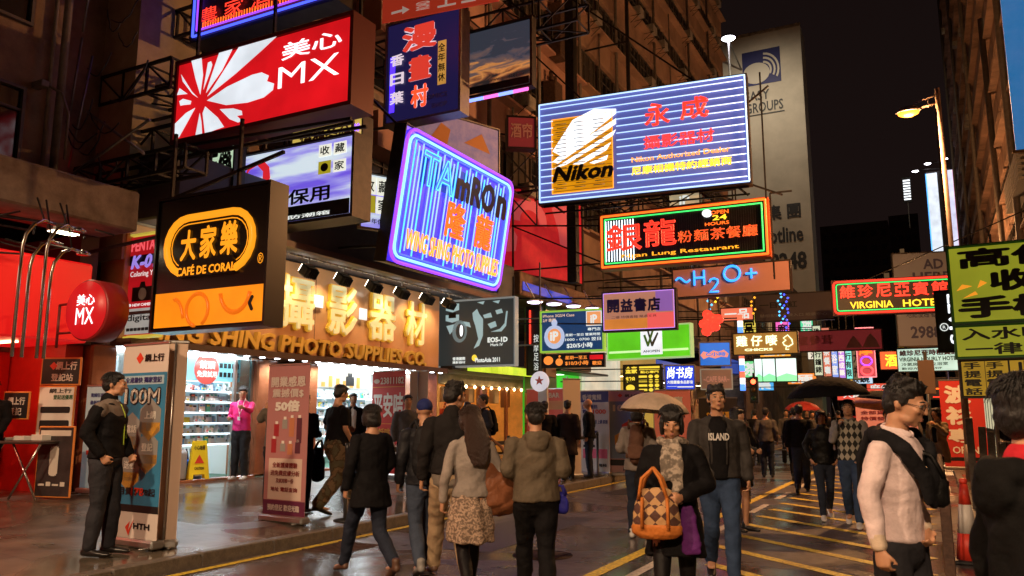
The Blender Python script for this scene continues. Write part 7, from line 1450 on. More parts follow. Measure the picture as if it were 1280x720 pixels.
        me = fuse([(v*s, f) for v, f in Q], max(vx, .0095) if near else .018, 2, wr={'tee': .0022, 'shirt': .0035, 'jacket': .0045, 'coat': .004, 'hoodie': .005, 'vest': .002, 'suit': .003}[top], wf=8.5, seed=rr.random()*20, drape=.0012)
        nm = {'tee': 't_shirt', 'shirt': 'shirt', 'jacket': 'jacket', 'coat': 'coat', 'hoodie': 'hooded_jacket', 'vest': 'vest', 'suit': 'suit_jacket'}[top]; me.name = nm; me.materials.append(topm); tp = from_mesh(nm, me, t)
        def strip3(name, pts, ra, rb, m_, par, ref=(1, 0, 0)):
            v, f = loft([(tb(p), ra, rb) for p in pts], ref, 8); b = MB(); b._add((v*s).tolist(), f, True); return b.build(name, m_, par)
        if shirt is not None:   # open front showing the layer beneath
            v, f = loft([(tb((0, -.100-off*.8, 1.00)), .048, .016), (tb((0, -.112-off*.8, 1.15)), .052, .016), (tb((0, -.112-off*.75, 1.27)), .060, .016), (tb((0, -.084-off*.5, 1.36)), .062, .018), (tb((0, -.050, 1.415)), .050, .026)], (1, 0, 0), 14); b = MB(); b._add((v*s).tolist(), f, True); b.build('shirt_front', shirt, t)
            for sx in (-1, 1): strip3('lapel', [(sx*.060, -.120-off*.6, 1.02), (sx*.066, -.128-off*.6, 1.2), (sx*.072, -.112-off*.6, 1.31), (sx*.066, -.070, 1.405), (sx*.062, -.01, 1.445)], .016, .010, topm, tp)
        if collar is not None:
            v, f = loft([(tb((.0, .068, 1.465)), .018, .012)]+[(tb((.072*math.sin(a), .012+.06*math.cos(a), 1.455-.02*(1-math.cos(a))/2)), .020, .008) for a in (.5, 1.2, 1.9, 2.6)]+[(tb((.012, -.075, 1.425)), .016, .006)], (0, 0, 1), 8); b = MB(); b._add((v*s).tolist(), f, True)
            v2 = v.copy(); v2 = [tuple(q) for q in v]; vm, fm_ = loft([(tb((.0, .068, 1.465)), .018, .012)]+[(tb((-.072*math.sin(a), .012+.06*math.cos(a), 1.455-.02*(1-math.cos(a))/2)), .020, .008) for a in (.5, 1.2, 1.9, 2.6)]+[(tb((-.012, -.075, 1.425)), .016, .006)], (0, 0, 1), 8); b._add((vm*s).tolist(), fm_, True); b.build('collar', collar, t)
    # lower clothing
    if bottom in ('trousers', 'jeans', 'baggy', 'slim'):
        o_ = {'trousers': .016, 'jeans': .013, 'baggy': .034, 'slim': .007}[bottom]; Q = [loft([((0, 0, .80), .120*B+o_*.6, .095+o_*.6), ((0, .005, .87), hw+o_*.8, .116*B+o_*.8), ((0, .005, .95), hw*.95+o_*.6, .108*B+o_*.6), ((0, 0, .995), hw*.88+o_*.5, .100*B+o_*.5)], (1, 0, 0), 18)]
        for hp, (kn, an) in ((hipL, Lg[0]), (hipR, Lg[1])):
            Q.append(seg(hp, kn, .084*B+o_, .055+o_*1.1, bulge=.006)); a = V(*an); k_ = V(*kn); Q.append(seg(k_, a+V(0, .0, -.02)+(k_-a)*.02, .055+o_*1.1, .042+o_*1.25, bulge=.008))
        me = fuse([(v*s, f) for v, f in Q], max(vx, .011) if near else .018, 2, wr=.0042 if bottom != 'slim' else .001, wf=8, seed=rr.random()*20); me.name = bottom; me.materials.append(botm); from_mesh('jeans' if bottom == 'jeans' else 'leggings' if bottom == 'slim' else 'trousers', me, t)
    if bottom == 'skirt':
        Q = [loft([((0, 0, 1.0), hw*.85, .10), ((0, .005, .90), hw+.012, .125), ((0, .005, .78), hw+.035, .150), ((0, .0, (.78+skirt_z)/2), hw+.045, .170), ((0, -.01, skirt_z), hw+.055, .185)], (1, 0, 0), 24, ck=.04)]
        me = fuse([(v*s, f) for v, f in Q], .012, 1, wr=.004, seed=2.2, drape=.007); me.name = 'skirt'; me.materials.append(botm); from_mesh('skirt', me, t)
        if legm is not None:
            Q = []
            for hp, (kn, an) in ((hipL, Lg[0]), (hipR, Lg[1])): Q += [seg(hp, kn, .088, .058), seg(kn, an, .057, .041, bulge=.010)]
            me = fuse([(v*s, f) for v, f in Q], .013, 2); me.name = 'tights'; me.materials.append(legm); from_mesh('tights', me, t)
    # shoes
    for (kn, an), sd in ((Lg[0], 1), (Lg[1], -1)):
        a = V(*an); tilt = max(0, (an[2]-.09)); h0 = a+V(0, .045, -.052)
        v, f = loft([(h0+V(0, .012, .004), .034, .030), (a+V(0, -.02, -.046), .041, .040), (a+V(sd*.008, -.09, -.056-tilt*.5), .045, .030), (a+V(sd*.008, -.16, -.062-tilt*1.0), .043, .024), (a+V(sd*.006, -.205, -.066-tilt*1.2), .030, .017)], (1, 0, 0), 14)
        me = fuse([(v*s, f)]+([(lambda q: (q[0]*s, q[1]))(seg(a+V(0, .02, -.03), a+V(0, .02, .03), .042, .042))]), .011 if near else .018, 1); me.name = 'shoe'; me.materials.append(shoes); from_mesh('shoe', me, t)
    t['hd'] = 0; del t['hd']
    def world(p): return (Matrix.Translation((x, y, z)) @ Matrix.Rotation(R(face), 4, 'Z')) @ Vector([q*s for q in p])
    return dict(root=t, tb=tb, hd=hd, s=s, wL=wL, wR=wR, world=world, shL=shL, shR=shR, Mh=Mh)
def toward(x, y, off=0.):
    """heading that makes a figure at (x,y) face the viewer, turned by off degrees (positive = to its left)"""
    return math.degrees(math.atan2(x, -y))*1.0 + off   # facing -Y rotated by angle a points to (sin a, -cos a)
def face_cam(x, y, off=0.):
    dx, dy = -x, -y; return math.degrees(math.atan2(dx, -dy)) + off
def soft(name, parts, m, parent=None, vx=.012, wr=.003, sm=2, loc=None, seed=1.0):
    me = fuse(parts, vx, sm, wr=wr, seed=seed); me.name = name; me.materials.append(m); return from_mesh(name, me, parent, None, loc)
grey_j = fabric('grey_jacket', (.16, .13, .11), .7); olive = fabric('olive_jacket', (.12, .095, .065), .7)

# --- standing man at left
p = (-7.31, 5.32); P1 = person('man in a grey and black zip jacket standing at the kerb by the 100M banner', *p, face_cam(*p, 62), 1.76, pave_z(-7.3, 0), 'relax', 'low', 'pocket', top='jacket', topm=blk, bottom='trousers', botm=fabric('charcoal_trousers', (.030, .030, .036)), near=2, head=(4, 0, 14), build=1.1, hem=.90, neck='stand', collar=fabric('pale_grey_cloth', (.4, .38, .35)))
tb, s_ = P1['tb'], P1['s']
def yoke(P, m, zlo=1.22, off=.034):
    tb, s_ = P['tb'], P['s']; Q = [loft([(tb((0, 0, zlo)), .158+off, .106+off), (tb((0, -.002, 1.30)), .168+off, .104+off), (tb((0, 0, 1.36)), .162+off, .086+off), (tb((0, .006, 1.41)), .11+off, .064+off*.8), (tb((0, .012, 1.455)), .072, .066)], (1, 0, 0), 20)]
    for sh in (P['shL'], P['shR']): Q.append(ell(sh+V(0, 0, -.022)-V(*P['shL'])*0, (.076, .078, .080)))
    return soft('shoulder_yoke', [(v*s_, f) for v, f in Q], m, P['root'], .010, .003)
yoke(P1, grey_j)
b = MB()
for q in (((.03, -.142, 1.02), (.02, -.142, 1.30), (.01, -.10, 1.40)), ((.10, -.128, 1.08), (.15, -.10, 1.18))):
    v, f = loft([(tb(x_), .006, .006) for x_ in q], (1, 0, 0), 6); b._add((v*s_).tolist(), f, True)
b.build('lime_zip', mat('lime_zip', (.45, .65, .05), .5), P1['root'])
# vendor far left
p = (-11.75, 6.70); person('vendor in a black jacket with a pale name tag at the left edge', *p, face_cam(*p, -8), 1.62, fl_z, 'stand', 'low', 'down', top='jacket', topm=blk, botm=blk, near=1, build=1.05)
tg = MB().bbox(-.035, .035, -.004, .004, -.05, .05, .003).build('name_tag', mat('pale_tag', (.6, .62, .45), .4), C.objects[-1] if 0 else None, (0, 0, 0)); 
r_ = [o for o in C.objects if o.name.startswith('person')][-1]; tg.parent = r_; tg.location = (.05, -.155, 1.06); MB().bar((.03, -.13, 1.36), (.05, -.157, 1.11), .004, 5).bar((.07, -.12, 1.36), (.05, -.157, 1.11), .004, 5).build('lanyard', white_paint, r_)
# man in pink shirt
pinkm = fabric('hot_pink_cloth', (.75, .04, .22), .6)
p = (-11.15, 10.78); PP = person('shop man in hot pink top with white lanyard in the camera shop', *p, face_cam(*p, -22), 1.66, fl_z, 'stand', 'reach', 'hold', top='shirt', topm=pinkm, botm=fabric('dark_grey_trousers', (.03, .03, .033)), shoes=shoe_w, near=1, head=(22, 0, 18), hem=.88, sleeve=.95)
MB().path([(.05*1, .0, 1.44), (.06, -.09, 1.36), (.01, -.145, 1.12), (-.05, -.09, 1.36), (-.05, 0, 1.44)], .007, 6).bbox(-.02, .03, -.155, -.14, 1.04, 1.11, .004).build('lanyard', white_paint, PP['root'])
# customer behind the pink banner
p = (-8.35, 8.75); person('customer in an olive grey top half hidden by the pink banner', *p, face_cam(*p, 172), 1.68, pave_z(-8.3, 0), 'stand', 'up', 'down', top='tee', topm=fabric('olive_grey_cloth', (.13, .11, .085)), botm=fabric('near_black_trousers', (.02, .02, .02)), near=1, feat=False, sleeve=.5)
p = (-7.85, 8.72); person('person in black just right of the pink banner facing the shop', *p, face_cam(*p, 150), 1.62, pave_z(-7.8, 0), 'stand', 'hold', 'hold', top='jacket', topm=blk, botm=blk, near=1, feat=False, shoes=shoe_br)
# camouflage trousers man
camo = fabric('camouflage_cloth', (.10, .085, .05), .85, 'camo', (.17, .11, .06))
p = (-7.42, 8.95); PC = person('stout man in black t-shirt and camouflage trousers walking toward the shop', *p, face_cam(*p, 118), 1.76, pave_z(-7.4, 0), 'walkL', 'hold', 'low', top='tee', topm=blk, bottom='baggy', botm=camo, near=1, build=1.22, sleeve=.45, head=(14, 0, 8), hair='short')
def hang_bag(name, label, cat, pos, size, m, strap_top=None, rz=0, wr=.006, vx=.012, tagm=None):
    t = thing(name, label, cat, (pos[0], pos[1], pos[2]), R(rz)); w_, d_, h_ = size
    soft('bag_body', [loft([((0, 0, 0), w_*.42, d_*.40), ((0, 0, h_*.12), w_*.50, d_*.5), ((0, 0, h_*.55), w_*.48, d_*.46), ((0, 0, h_*.88), w_*.40, d_*.30), ((0, 0, h_), w_*.36, d_*.18)], (1, 0, 0), 18)], m, t, vx, wr, seed=pos[0])
    if strap_top is not None:
        sx, sy, sz = strap_top; lx = Matrix.Rotation(-R(rz), 3, 'Z') @ Vector((sx-pos[0], sy-pos[1], sz-pos[2])); 
        b = MB()
        for yy in (-.02, .02): b.path([(-w_*.32, yy, h_*.9), ((-w_*.3+lx.x)/2, (yy+lx.y)/2, (h_+lx.z)/2+.03), (lx.x, lx.y, lx.z), ((w_*.3+lx.x)/2, (yy+lx.y)/2, (h_+lx.z)/2+.03), (w_*.32, yy, h_*.9)], .011, 6)
        b.build('strap', tagm or m, t)
    return t
hang_bag('shopping_bag', 'limp black bag hanging from the hand of the man in camouflage trousers', 'bag', (-7.78, 8.98, .62), (.24, .16, .42), blk, (-7.70, 8.95, 1.16))
hang_bag('shopping_bag', 'pale carrier bag between the pink banner and the man in camouflage trousers', 'bag', (-8.05, 9.0, .82), (.22, .14, .30), fabric('pale_blue_plastic', (.30, .38, .42), .4), (-8.0, 8.95, 1.22))
# man in far doorway
p = (-10.2, 12.75); person('young man in black jacket and white shirt behind the phone card banner', *p, face_cam(*p, 10), 1.62, pave_z(-10.2, 0), 'walkL', 'down', 'down', top='jacket', topm=blk, shirt=white_paint, botm=denim, bottom='jeans', near=1)
p = (-8.3, 11.9); person('person in grey with dark hair standing beyond the blue cap', *p, face_cam(*p, 10), 1.66, pave_z(-8, 0), 'stand', 'down', 'down', top='jacket', topm=fabric('slate_cloth', (.10, .10, .11)), botm=blk, near=1)
# group walking at centre-left
p = (-4.80, 6.30); PW = person('woman with short black hair in a long black coat striding left at the kerb lane', *p, face_cam(*p, 205), 1.60, 0, 'wideL', 'down', 'low', female=True, top='coat', topm=blk, bottom='jeans', botm=denim_d, hair='bob', near=2, hem=.70, feat=False, shoes=shoe_br, head=(4, 0, 5))
p = (-4.50, 6.75); PB_ = person('person in a navy blue cap and black jacket walking away with a black backpack', *p, face_cam(*p, 192), 1.66, 0, 'walkR', 'down', 'down', top='jacket', topm=fabric('black_nylon', (.02, .02, .024), .5), bottom='jeans', botm=fabric('mid_denim', (.05, .065, .10)), hair='cap', hairm=fabric('navy_cap', (.02, .03, .13), .7), near=2, feat=False, shoes=mat('grey_trainer', (.25, .24, .23), .6))
def backpack(label, P, m, sc=1.0):
    r_ = P['root']; w0 = P['world']((0, .10, .98)); t = thing('backpack', label, 'backpack', w0, r_.rotation_euler.z)
    soft('pack', [loft([((0, .06, 0), .13*sc, .07), ((0, .07, .08), .155*sc, .095), ((0, .07, .28), .15*sc, .09), ((0, .05, .42), .11*sc, .06)], (1, 0, 0), 18), loft([((0, .15, .05), .10, .035), ((0, .155, .18), .10, .03)], (1, 0, 0), 12)], m, t, .011, .004)
    b = MB()
    for sx in (-1, 1): b.path([(sx*.09, .05, .40), (sx*.10, -.04, .50), (sx*.115, -.17, .46), (sx*.12, -.235, .30), (sx*.14, -.18, .12), (sx*.13, .02, .05)], .018, 6)
    b.build('strap', m, t); return t
backpack('black backpack worn by the person in the navy cap', PB_, fabric('black_pack', (.016, .016, .018), .6))
p = (-3.98, 6.42); PK = person('tall man with thick black hair in black jacket and khaki trousers walking away', *p, face_cam(*p, 188), 1.80, 0, 'wideL', 'down', 'down', top='jacket', topm=fabric('black_wool', (.018, .016, .016), .85), bottom='trousers', botm=fabric('khaki_cloth', (.42, .30, .18), .8), hair='spiky', near=2, feat=True, shoes=shoe_br, head=(10, 0, -52), hem=.93, neck='stand')
soft('sweater_hem', [(v*PK['s'], f) for v, f in [loft([((0, .005, .84), .172, .128), ((0, .005, .95), .172, .128)], (1, 0, 0), 18)]], fabric('grey_knit', (.20, .17, .14), .9), PK['root'], .011, .002)
o_ = soft('orange_tote', [loft([((0, 0, 0), .15, .05), ((0, 0, .12), .17, .06), ((0, 0, .26), .15, .04)], (1, 0, 0), 14)], fabric('orange_bag_cloth', (.55, .10, .03), .6)); o_.location = (-4.02, 6.95, .62); tag(o_, 'orange bag carried low behind the man in khaki trousers', 'bag')
p = (-3.40, 5.80); PL = person('woman with very long dark brown hair in grey top and floral skirt', *p, face_cam(*p, 196), 1.58, 0, 'walkR', 'down', 'belly', female=True, top='shirt', topm=fabric('pale_grey_knit', (.30, .26, .23), .85), bottom='skirt', botm=fabric('floral_cloth', (.04, .03, .03), .8, 'floral', (.42, .30, .22)), legm=fabric('black_tights', (.010, .009, .010), .5), hair='long', hairm=hair_br, near=2, feat=True, head=(12, 0, 20), hem=.92, skirt_z=.55)
w0 = PL['world']((-.24, .02, .80)); hang_bag('shoulder_bag', 'slouchy brown leather shoulder bag on the arm of the woman with long hair', 'handbag', w0, (.44, .20, .36), fabric('brown_leather', (.20, .075, .035), .38), PL['world']((-.165, .0, 1.43)), rz=face_cam(-3.4, 5.8, 196), wr=.008)
p = (-2.90, 5.98); PO = person('man with black hair in an olive hooded jacket and black trousers walking away', *p, face_cam(*p, 186), 1.60, 0, 'walkL', 'belly', 'hold', top='hoodie', topm=olive, bottom='trousers', botm=blk, hair='short', near=2, feat=False, hood=True, hem=.88, build=1.14)
w0 = PO['world']((-.22, -.02, .78)); hang_bag('pouch', 'small royal blue pouch at the hip of the man in the olive jacket', 'pouch', w0, (.13, .07, .15), fabric('royal_blue_cloth', (.03, .03, .30), .5), PO['world']((-.2, 0, 1.0)))
# people at the arcade
p = (-7.65, 13.5); P14 = person('man in a dark suit with shoulder bag in profile before the orange arcade', *p, face_cam(*p, -70), 1.72, pave_z(-7.6, 0), 'stand', 'hold', 'hold', top='suit', topm=fabric('navy_suit', (.03, .032, .045)), shirt=white_paint, botm=fabric('navy_suit'), near=1)
p = (-8.25, 13.9); person('short person in black behind the man in the dark suit', *p, face_cam(*p, 10), 1.56, pave_z(-8.2, 0), 'stand', 'hold', 'down', top='jacket', topm=blk, shirt=white_paint, botm=blk, near=0)
backpack('black shoulder pack on the man in the dark suit', P14, blk, .9)
p = (-7.35, 15.6); person('person in dark coat standing before the green shop, left one', *p, face_cam(*p, 190), 1.66, pave_z(-7, 0), 'stand', 'hold', 'down', top='coat', topm=blk, botm=blk, near=0, feat=False, hem=.7)
p = (-6.95, 15.9); person('person in dark coat standing before the green shop, right one with long coat', *p, face_cam(*p, 160), 1.68, pave_z(-7, 0), 'relax', 'down', 'down', top='coat', topm=fabric('dark_brown_cloth', (.03, .02, .018)), botm=blk, near=0, feat=False, hem=.55)
p = (-6.95, 17.1); person('balding man in a black jacket and jeans standing in profile at the broadband banner', *p, face_cam(*p, -95), 1.74, .14, 'stand', 'down', 'pocket', top='jacket', topm=blk, bottom='jeans', botm=denim_d, hair='bald', near=1)
# umbrella woman from behind
p = (-3.36, 9.90); PU = person('person in grey hooded top and dark jeans under the beige umbrella', *p, face_cam(*p, 172), 1.64, 0, 'stand', 'hold', 'down', female=True, top='hoodie', topm=fabric('mid_grey_fleece', (.22, .19, .17), .9), bottom='jeans', botm=denim_d, hair='bob', near=1, feat=False, hood=True, shoes=shoe_w)
backpack('small brown rucksack on the grey hooded person under the beige umbrella', PU, fabric('dull_brown_cloth', (.12, .06, .04), .7), .62)
def umbrella(label, tipx, tipy, tipz, hand, r, m, flat=.32, nrib=8, tilt=(0, 0), group='umbrellas'):
    t = thing('umbrella', label, 'umbrella', (tipx, tipy, tipz), 0, group); t.rotation_euler = (R(tilt[0]), R(tilt[1]), 0)
    vs = []; fs = []; K = nrib*4; M_ = 7
    for i in range(M_+1):
        rr_ = i/M_
        for k in range(K):
            a = 2*math.pi*k/K; q = (k % 4)/4; scal = 1-.055*math.sin(math.pi*q)*rr_; rad = r*math.sin(rr_*1.25)/math.sin(1.25)*scal
            vs.append((rad*math.cos(a), rad*math.sin(a), -r*flat*2.1*(1-math.cos(rr_*1.25))*(1+.02*math.sin(math.pi*q))))
    for i in range(M_):
        for k in range(K): fs.append((i*K+k, (i+1)*K+k, (i+1)*K+(k+1) % K, i*K+(k+1) % K))
    n0 = len(vs); vs += [(p[0]*.995, p[1]*.995, p[2]-.004) for p in vs[:n0]]; fs += [tuple(n0+j for j in reversed(f)) for f in fs[:]]
    for k in range(K): fs.append((M_*K+k, n0+M_*K+k, n0+M_*K+(k+1) % K, M_*K+(k+1) % K))
    me = bpy.data.meshes.new('canopy'); me.from_pydata(vs, [], fs); me.materials.append(m); smooth(me); from_mesh('canopy', me, t)
    zr = -r*flat*2.1*(1-math.cos(1.25))
    for k in range(nrib): a = 2*math.pi*k/nrib; MB().path([(r*math.sin(q*1.25)/math.sin(1.25)*math.cos(a), r*math.sin(q*1.25)/math.sin(1.25)*math.sin(a), -r*flat*2.1*(1-math.cos(q*1.25))-.010) for q in (.05, .3, .55, .8, 1.0)], .004, 5).bar((0, 0, -.25), (r*.52*math.cos(a), r*.52*math.sin(a), zr*.28-.012), .003, 5).build('rib', grey_steel, t)
    L = Matrix.Rotation(-R(tilt[1]), 3, 'Y') @ Matrix.Rotation(-R(tilt[0]), 3, 'X') @ (Vector(hand)-Vector((tipx, tipy, tipz)))
    MB().bar((0, 0, .07), (L.x, L.y, L.z+.02), .007, 8).build('shaft', grey_steel, t); MB().bar((L.x, L.y, L.z+.06), (L.x, L.y, L.z-.08), .016, 8).build('handle', black_plastic, t); return t
hw_ = PU['world'](tuple(PU['wL'])); umbrella('beige umbrella hiding the head of the grey hooded person', -2.98, 9.45, 1.78, (hw_.x+.06, hw_.y-.06, hw_.z), .43, fabric('beige_umbrella_cloth', (.60, .47, .36), .6), .36, tilt=(-4, 3))
# woman in front
scarf = fabric('patterned_scarf', (.05, .045, .04), .9, 'scarf', (.38, .32, .26))
p = (-1.62, 5.50); PF = person('woman in a black coat and patterned scarf looking down, carrying a checked handbag', *p, face_cam(*p, -6), 1.57, 0, 'walkR', 'belly', ((.24, .02, 1.14), (.145, -.19, 1.02)), female=True, top='coat', topm=blk, bottom='skirt', botm=blk, legm=fabric('black_tights'), hair='bob', hairm=hair_b, near=2, head=(20, 0, 6), hem=.74, skirt_z=.62)
def scarf_on(P, m, tails=True):
    tb, s_ = P['tb'], P['s']; pts = [(tb((.085*math.sin(a), .012-.082*math.cos(a)*1.0, 1.435+.012*math.sin(3*a))), .030, .036) for a in [k*6.283/11 for k in range(12)]]
    Q = [loft(pts, (0, 0, 1), 10)]
    if tails: Q += [loft([(tb((.04, -.10, 1.42)), .035, .022), (tb((.05, -.145, 1.30)), .045, .020), (tb((.045, -.155, 1.12)), .045, .016), (tb((.04, -.15, 1.0)), .048, .012)], (1, 0, 0), 12), loft([(tb((-.03, -.10, 1.42)), .035, .022), (tb((-.04, -.145, 1.30)), .042, .020), (tb((-.03, -.155, 1.16)), .042, .014)], (1, 0, 0), 12)]
    return soft('scarf', [(v*s_, f) for v, f in Q], m, P['root'], .009, .005, 1)
scarf_on(PF, scarf)
soft('purple_lining', [(v*PF['s'], f) for v, f in [loft([((.10, -.13, .98), .05, .02), ((.12, -.155, .82), .065, .02), ((.13, -.17, .66), .075, .02)], (1, 0, 0), 12)]], fabric('purple_cloth', (.10, .02, .14), .6), PF['root'], .010, .004)
w0 = PF['world']((-.10, -.25, .80)); hb_ = thing('handbag', 'orange trimmed handbag with diamond check pattern held by the woman in the scarf', 'handbag', w0, PF['root'].rotation_euler.z); hb_.scale = (.84, .84, .84)
trim = fabric('orange_leather', (.55, .18, .04), .4); chk = fabric('diamond_check_cloth', (.50, .30, .14), .55, 'check', (.10, .05, .04))
soft('bag_body', [loft([((0, 0, .04), .19, .075), ((0, 0, .15), .185, .085), ((0, 0, .27), .15, .06), ((0, 0, .33), .12, .035)], (1, 0, 0), 20)], chk, hb_, .010, .003)
soft('bag_base', [loft([((0, 0, .0), .195, .08), ((0, 0, .05), .200, .086), ((0, 0, .065), .195, .084)], (1, 0, 0), 20)], trim, hb_, .010, .001)
b = MB(); b.path([(-.13, -.05, .26), (-.10, -.06, .42), (-.02, -.02, .50), (.04, -.04, .42), (.10, -.07, .26)], .015, 8).path([(-.13, .05, .26), (-.08, .04, .42), (-.01, .0, .50), (.05, .03, .42), (.10, .06, .26)], .015, 8); b.build('handle', trim, hb_)
b = MB()
for sx in (-.10, .10): b.path([(sx, -.095, .05), (sx, -.098, .17), (sx*.95, -.085, .28)], .014, 6)
b.build('trim_band', trim, hb_)
# man with ISLAND shirt
p = (-1.84, 7.75); PI_ = person('man in open dark grey jacket over a black t-shirt with pale block letters', *p, face_cam(*p, 4), 1.77, 0, 'walkL', 'down', 'swing', top='jacket', topm=fabric('dark_grey_jacket_cloth', (.040, .036, .034), .6), shirt=blk, bottom='jeans', botm=denim, hair='spiky', near=2, head=(-4, 0, 8), hem=.90, build=1.1)
tb, s_ = PI_['tb'], PI_['s']; soft('t_shirt', [(v*s_, f) for v, f in [loft([(tb((0, -.105, .90)), .085, .050), (tb((0, -.112, 1.10)), .092, .050), (tb((0, -.116, 1.27)), .098, .050), (tb((0, -.092, 1.37)), .082, .045), (tb((0, -.055, 1.42)), .065, .03)], (1, 0, 0), 16)]], blk, PI_['root'], .010, .002)
vs, fs = flat_text('ISLAND', -.095, 1.275, .095, 1.345, 0, .04); b = MB(); b._add([(x_, -.176+abs(x_)*.16+y_, z_) for (x_, y_, z_) in vs], fs); b.build('lettering', mat('pale_shirt_print', (.6, .58, .55), .6), PI_['root'])
# people behind right
p = (-2.38, 11.1); PR_ = person('woman with dark hair and bare knees walking behind the man in the grey jacket', *p, face_cam(*p, 60), 1.60, 0, 'relax', 'hold', 'hold', female=True, top='jacket', topm=fabric('dark_slate_cloth', (.03, .03, .032)), bottom='skirt', botm=blk, hair='bob', near=1, hem=.85, skirt_z=.60, shoes=shoe_b)
hang_bag('shoulder_bag', 'cream shoulder bag on the woman walking behind the man in the grey jacket', 'handbag', PR_['world']((.22, .05, .98)), (.26, .14, .30), fabric('cream_leather', (.45, .38, .28), .5), PR_['world']((.16, 0, 1.42)))
crowd_m = [blk, fabric('plum_cloth', (.07, .02, .03)), fabric('dark_slate_cloth'), fabric('dark_brown_cloth'), fabric('grey_fleece_dark', (.10, .09, .085)), fabric('dark_green_cloth', (.03, .04, .03))]
cr_ = [((-3.35, 15.6), 175, 1.66, 'walkL', 1, 'long', 'woman in plum top with long hair in the crowd left of the suited man'), ((-3.9, 18.3), 182, 1.68, 'walkR', 2, 'short', 'man in dark slate jacket walking away left of the suited man'), ((-3.75, 20.9), 178, 1.7, 'stand', 4, 'short', 'person in grey fleece farther up left of the suited man'),
       ((-4.6, 21.5), 180, 1.65, 'walkL', 3, 'bob', 'woman in dark brown coat in the far crowd by the lit window panels'), ((-4.9, 25.5), 178, 1.7, 'walkR', 0, 'short', 'man in black among the far crowd below the traffic light'), ((-3.3, 26.0), 20, 1.66, 'walkR', 4, 'bob', 'woman in grey coming down the far road behind the suited man'),
       ((-2.4, 17.0), 178, 1.72, 'walkR', 0, 'short', 'man in black walking away just behind the couple under the umbrella'), ((-2.0, 22.5), 182, 1.68, 'stand', 2, 'short', 'man in slate coat seen between the suited man and the couple'), ((-5.6, 29.0), 185, 1.66, 'walkL', 1, 'long', 'woman in plum in the far crowd at the left kerb'),
       ((-4.1, 31.0), 5, 1.72, 'walkR', 3, 'short', 'man in brown coming from the far end of the street'), ((-2.9, 33.5), 180, 1.70, 'walkL', 5, 'short', 'man in dark green far down the road'), ((-1.9, 30.0), 0, 1.62, 'walkL', 0, 'bob', 'woman in black coming down the road behind the black umbrella'),
       ((-5.4, 36.0), 178, 1.7, 'walkL', 0, 'short', 'man in black at the far left kerb'), ((-4.6, 39.0), 182, 1.66, 'stand', 2, 'short', 'distant figure in slate by the blue shopfront'), ((-6.9, 24.2), 200, 1.68, 'stand', 0, 'short', 'man in black standing between the coral and dark banners'), ((-2.95, 13.9), 185, 1.60, 'walkL', 0, 'bob', 'short woman in black between the grey jacket man and the suited man'),
       ((-.6, 24.6), 178, 1.7, 'walkL', 4, 'short', 'man in grey fleece beyond the pink umbrella'), ((1.35, 18.5), 170, 1.72, 'stand', 0, 'short', 'man in black beside the red shirt banner at right'), ((1.75, 20.5), 10, 1.66, 'stand', 3, 'bob', 'woman in brown coat on the right pavement behind the banner'), ((2.2, 24.0), 185, 1.7, 'walkL', 2, 'short', 'man in slate farther up the right pavement')]
for k, ((x, y), off, H_, lg, mi, hr, lab) in enumerate(cr_):
    person(lab, x, y, face_cam(x, y, off), H_, .12 if x > .3 else (.14 if x < -6.7 else 0), lg, ['down', 'hold', 'pocket'][k % 3], ['fwd', 'down', 'down'][k % 3], female=hr in ('bob', 'long'), top=['jacket', 'coat'][k % 2], topm=crowd_m[mi], botm=[denim_d, blk][k % 2], hair=hr, near=0, feat=False, hem=[.88, .74][k % 2])
p = (-2.94, 20.1); PS = person('man in a black suit with white collar walking away carrying a briefcase', *p, face_cam(*p, 180), 1.70, 0, 'walkR', 'down', 'down', top='suit', topm=blk, botm=blk, near=1, feat=False, collar=white_paint, hem=.82)
t = thing('briefcase', 'black briefcase in the left hand of the suited man walking away', 'briefcase', PS['world']((.27, -.03, .42)), PS['root'].rotation_euler.z+R(90)); MB().bbox(-.2, .2, -.05, .05, 0, .30, .02).build('case', blk2, t); MB().path([(-.07, 0, .29), (-.06, 0, .35), (.06, 0, .35), (.07, 0, .29)], .010, 6).build('handle', blk2, t)
# couple under black umbrella
p = (-1.52, 13.0); P24 = person('young woman in black jacket and slim jeans walking under the black umbrella', *p, face_cam(*p, 6), 1.58, 0, 'walkR', 'pocket', 'pocket', female=True, top='jacket', topm=blk2, bottom='slim', botm=denim_d, hair='bob', near=1, shoes=shoe_w, hem=.86, neck='stand')
p = (-1.08, 12.35); P25 = person('man in an argyle knitted vest and blue jeans holding the black umbrella', *p, face_cam(*p, -4), 1.72, 0, 'walkL', 'low', 'strap', top='vest', topm=fabric('argyle_knit', (.035, .035, .032), .9, 'argyle', (.38, .36, .30)), bottom='jeans', botm=denim, near=1, shoes=shoe_w, sleeve=0, hem=.88, collar=fabric('grey_shirt', (.25, .24, .24), .8))
tb, s_ = P25['tb'], P25['s']; Q = []
for sh, e, w_ in ((P25['shL'], tb(ARM['low'][0]), P25['wL']), (P25['shR'], tb((-ARM['strap'][0][0],)+ARM['strap'][0][1:]), P25['wR'])): Q += [ell(sh, (.062, .062, .064)), seg(sh, e, .062, .052), seg(e, w_+(e-w_)*.05, .052, .040)]
soft('sleeve', [(v*s_, f) for v, f in Q[:3]], fabric('grey_shirt'), P25['root'], .012, .004); soft('sleeve', [(v*s_, f) for v, f in Q[3:]], fabric('grey_shirt'), P25['root'], .012, .004)
hw_ = P25['world'](tuple(P25['wR'])); umbrella('large black umbrella over the young couple', -1.36, 12.45, 2.06, (hw_.x, hw_.y-.03, hw_.z), .57, fabric('black_umbrella_cloth', (.006, .006, .007), .85), .34, tilt=(2, -3))
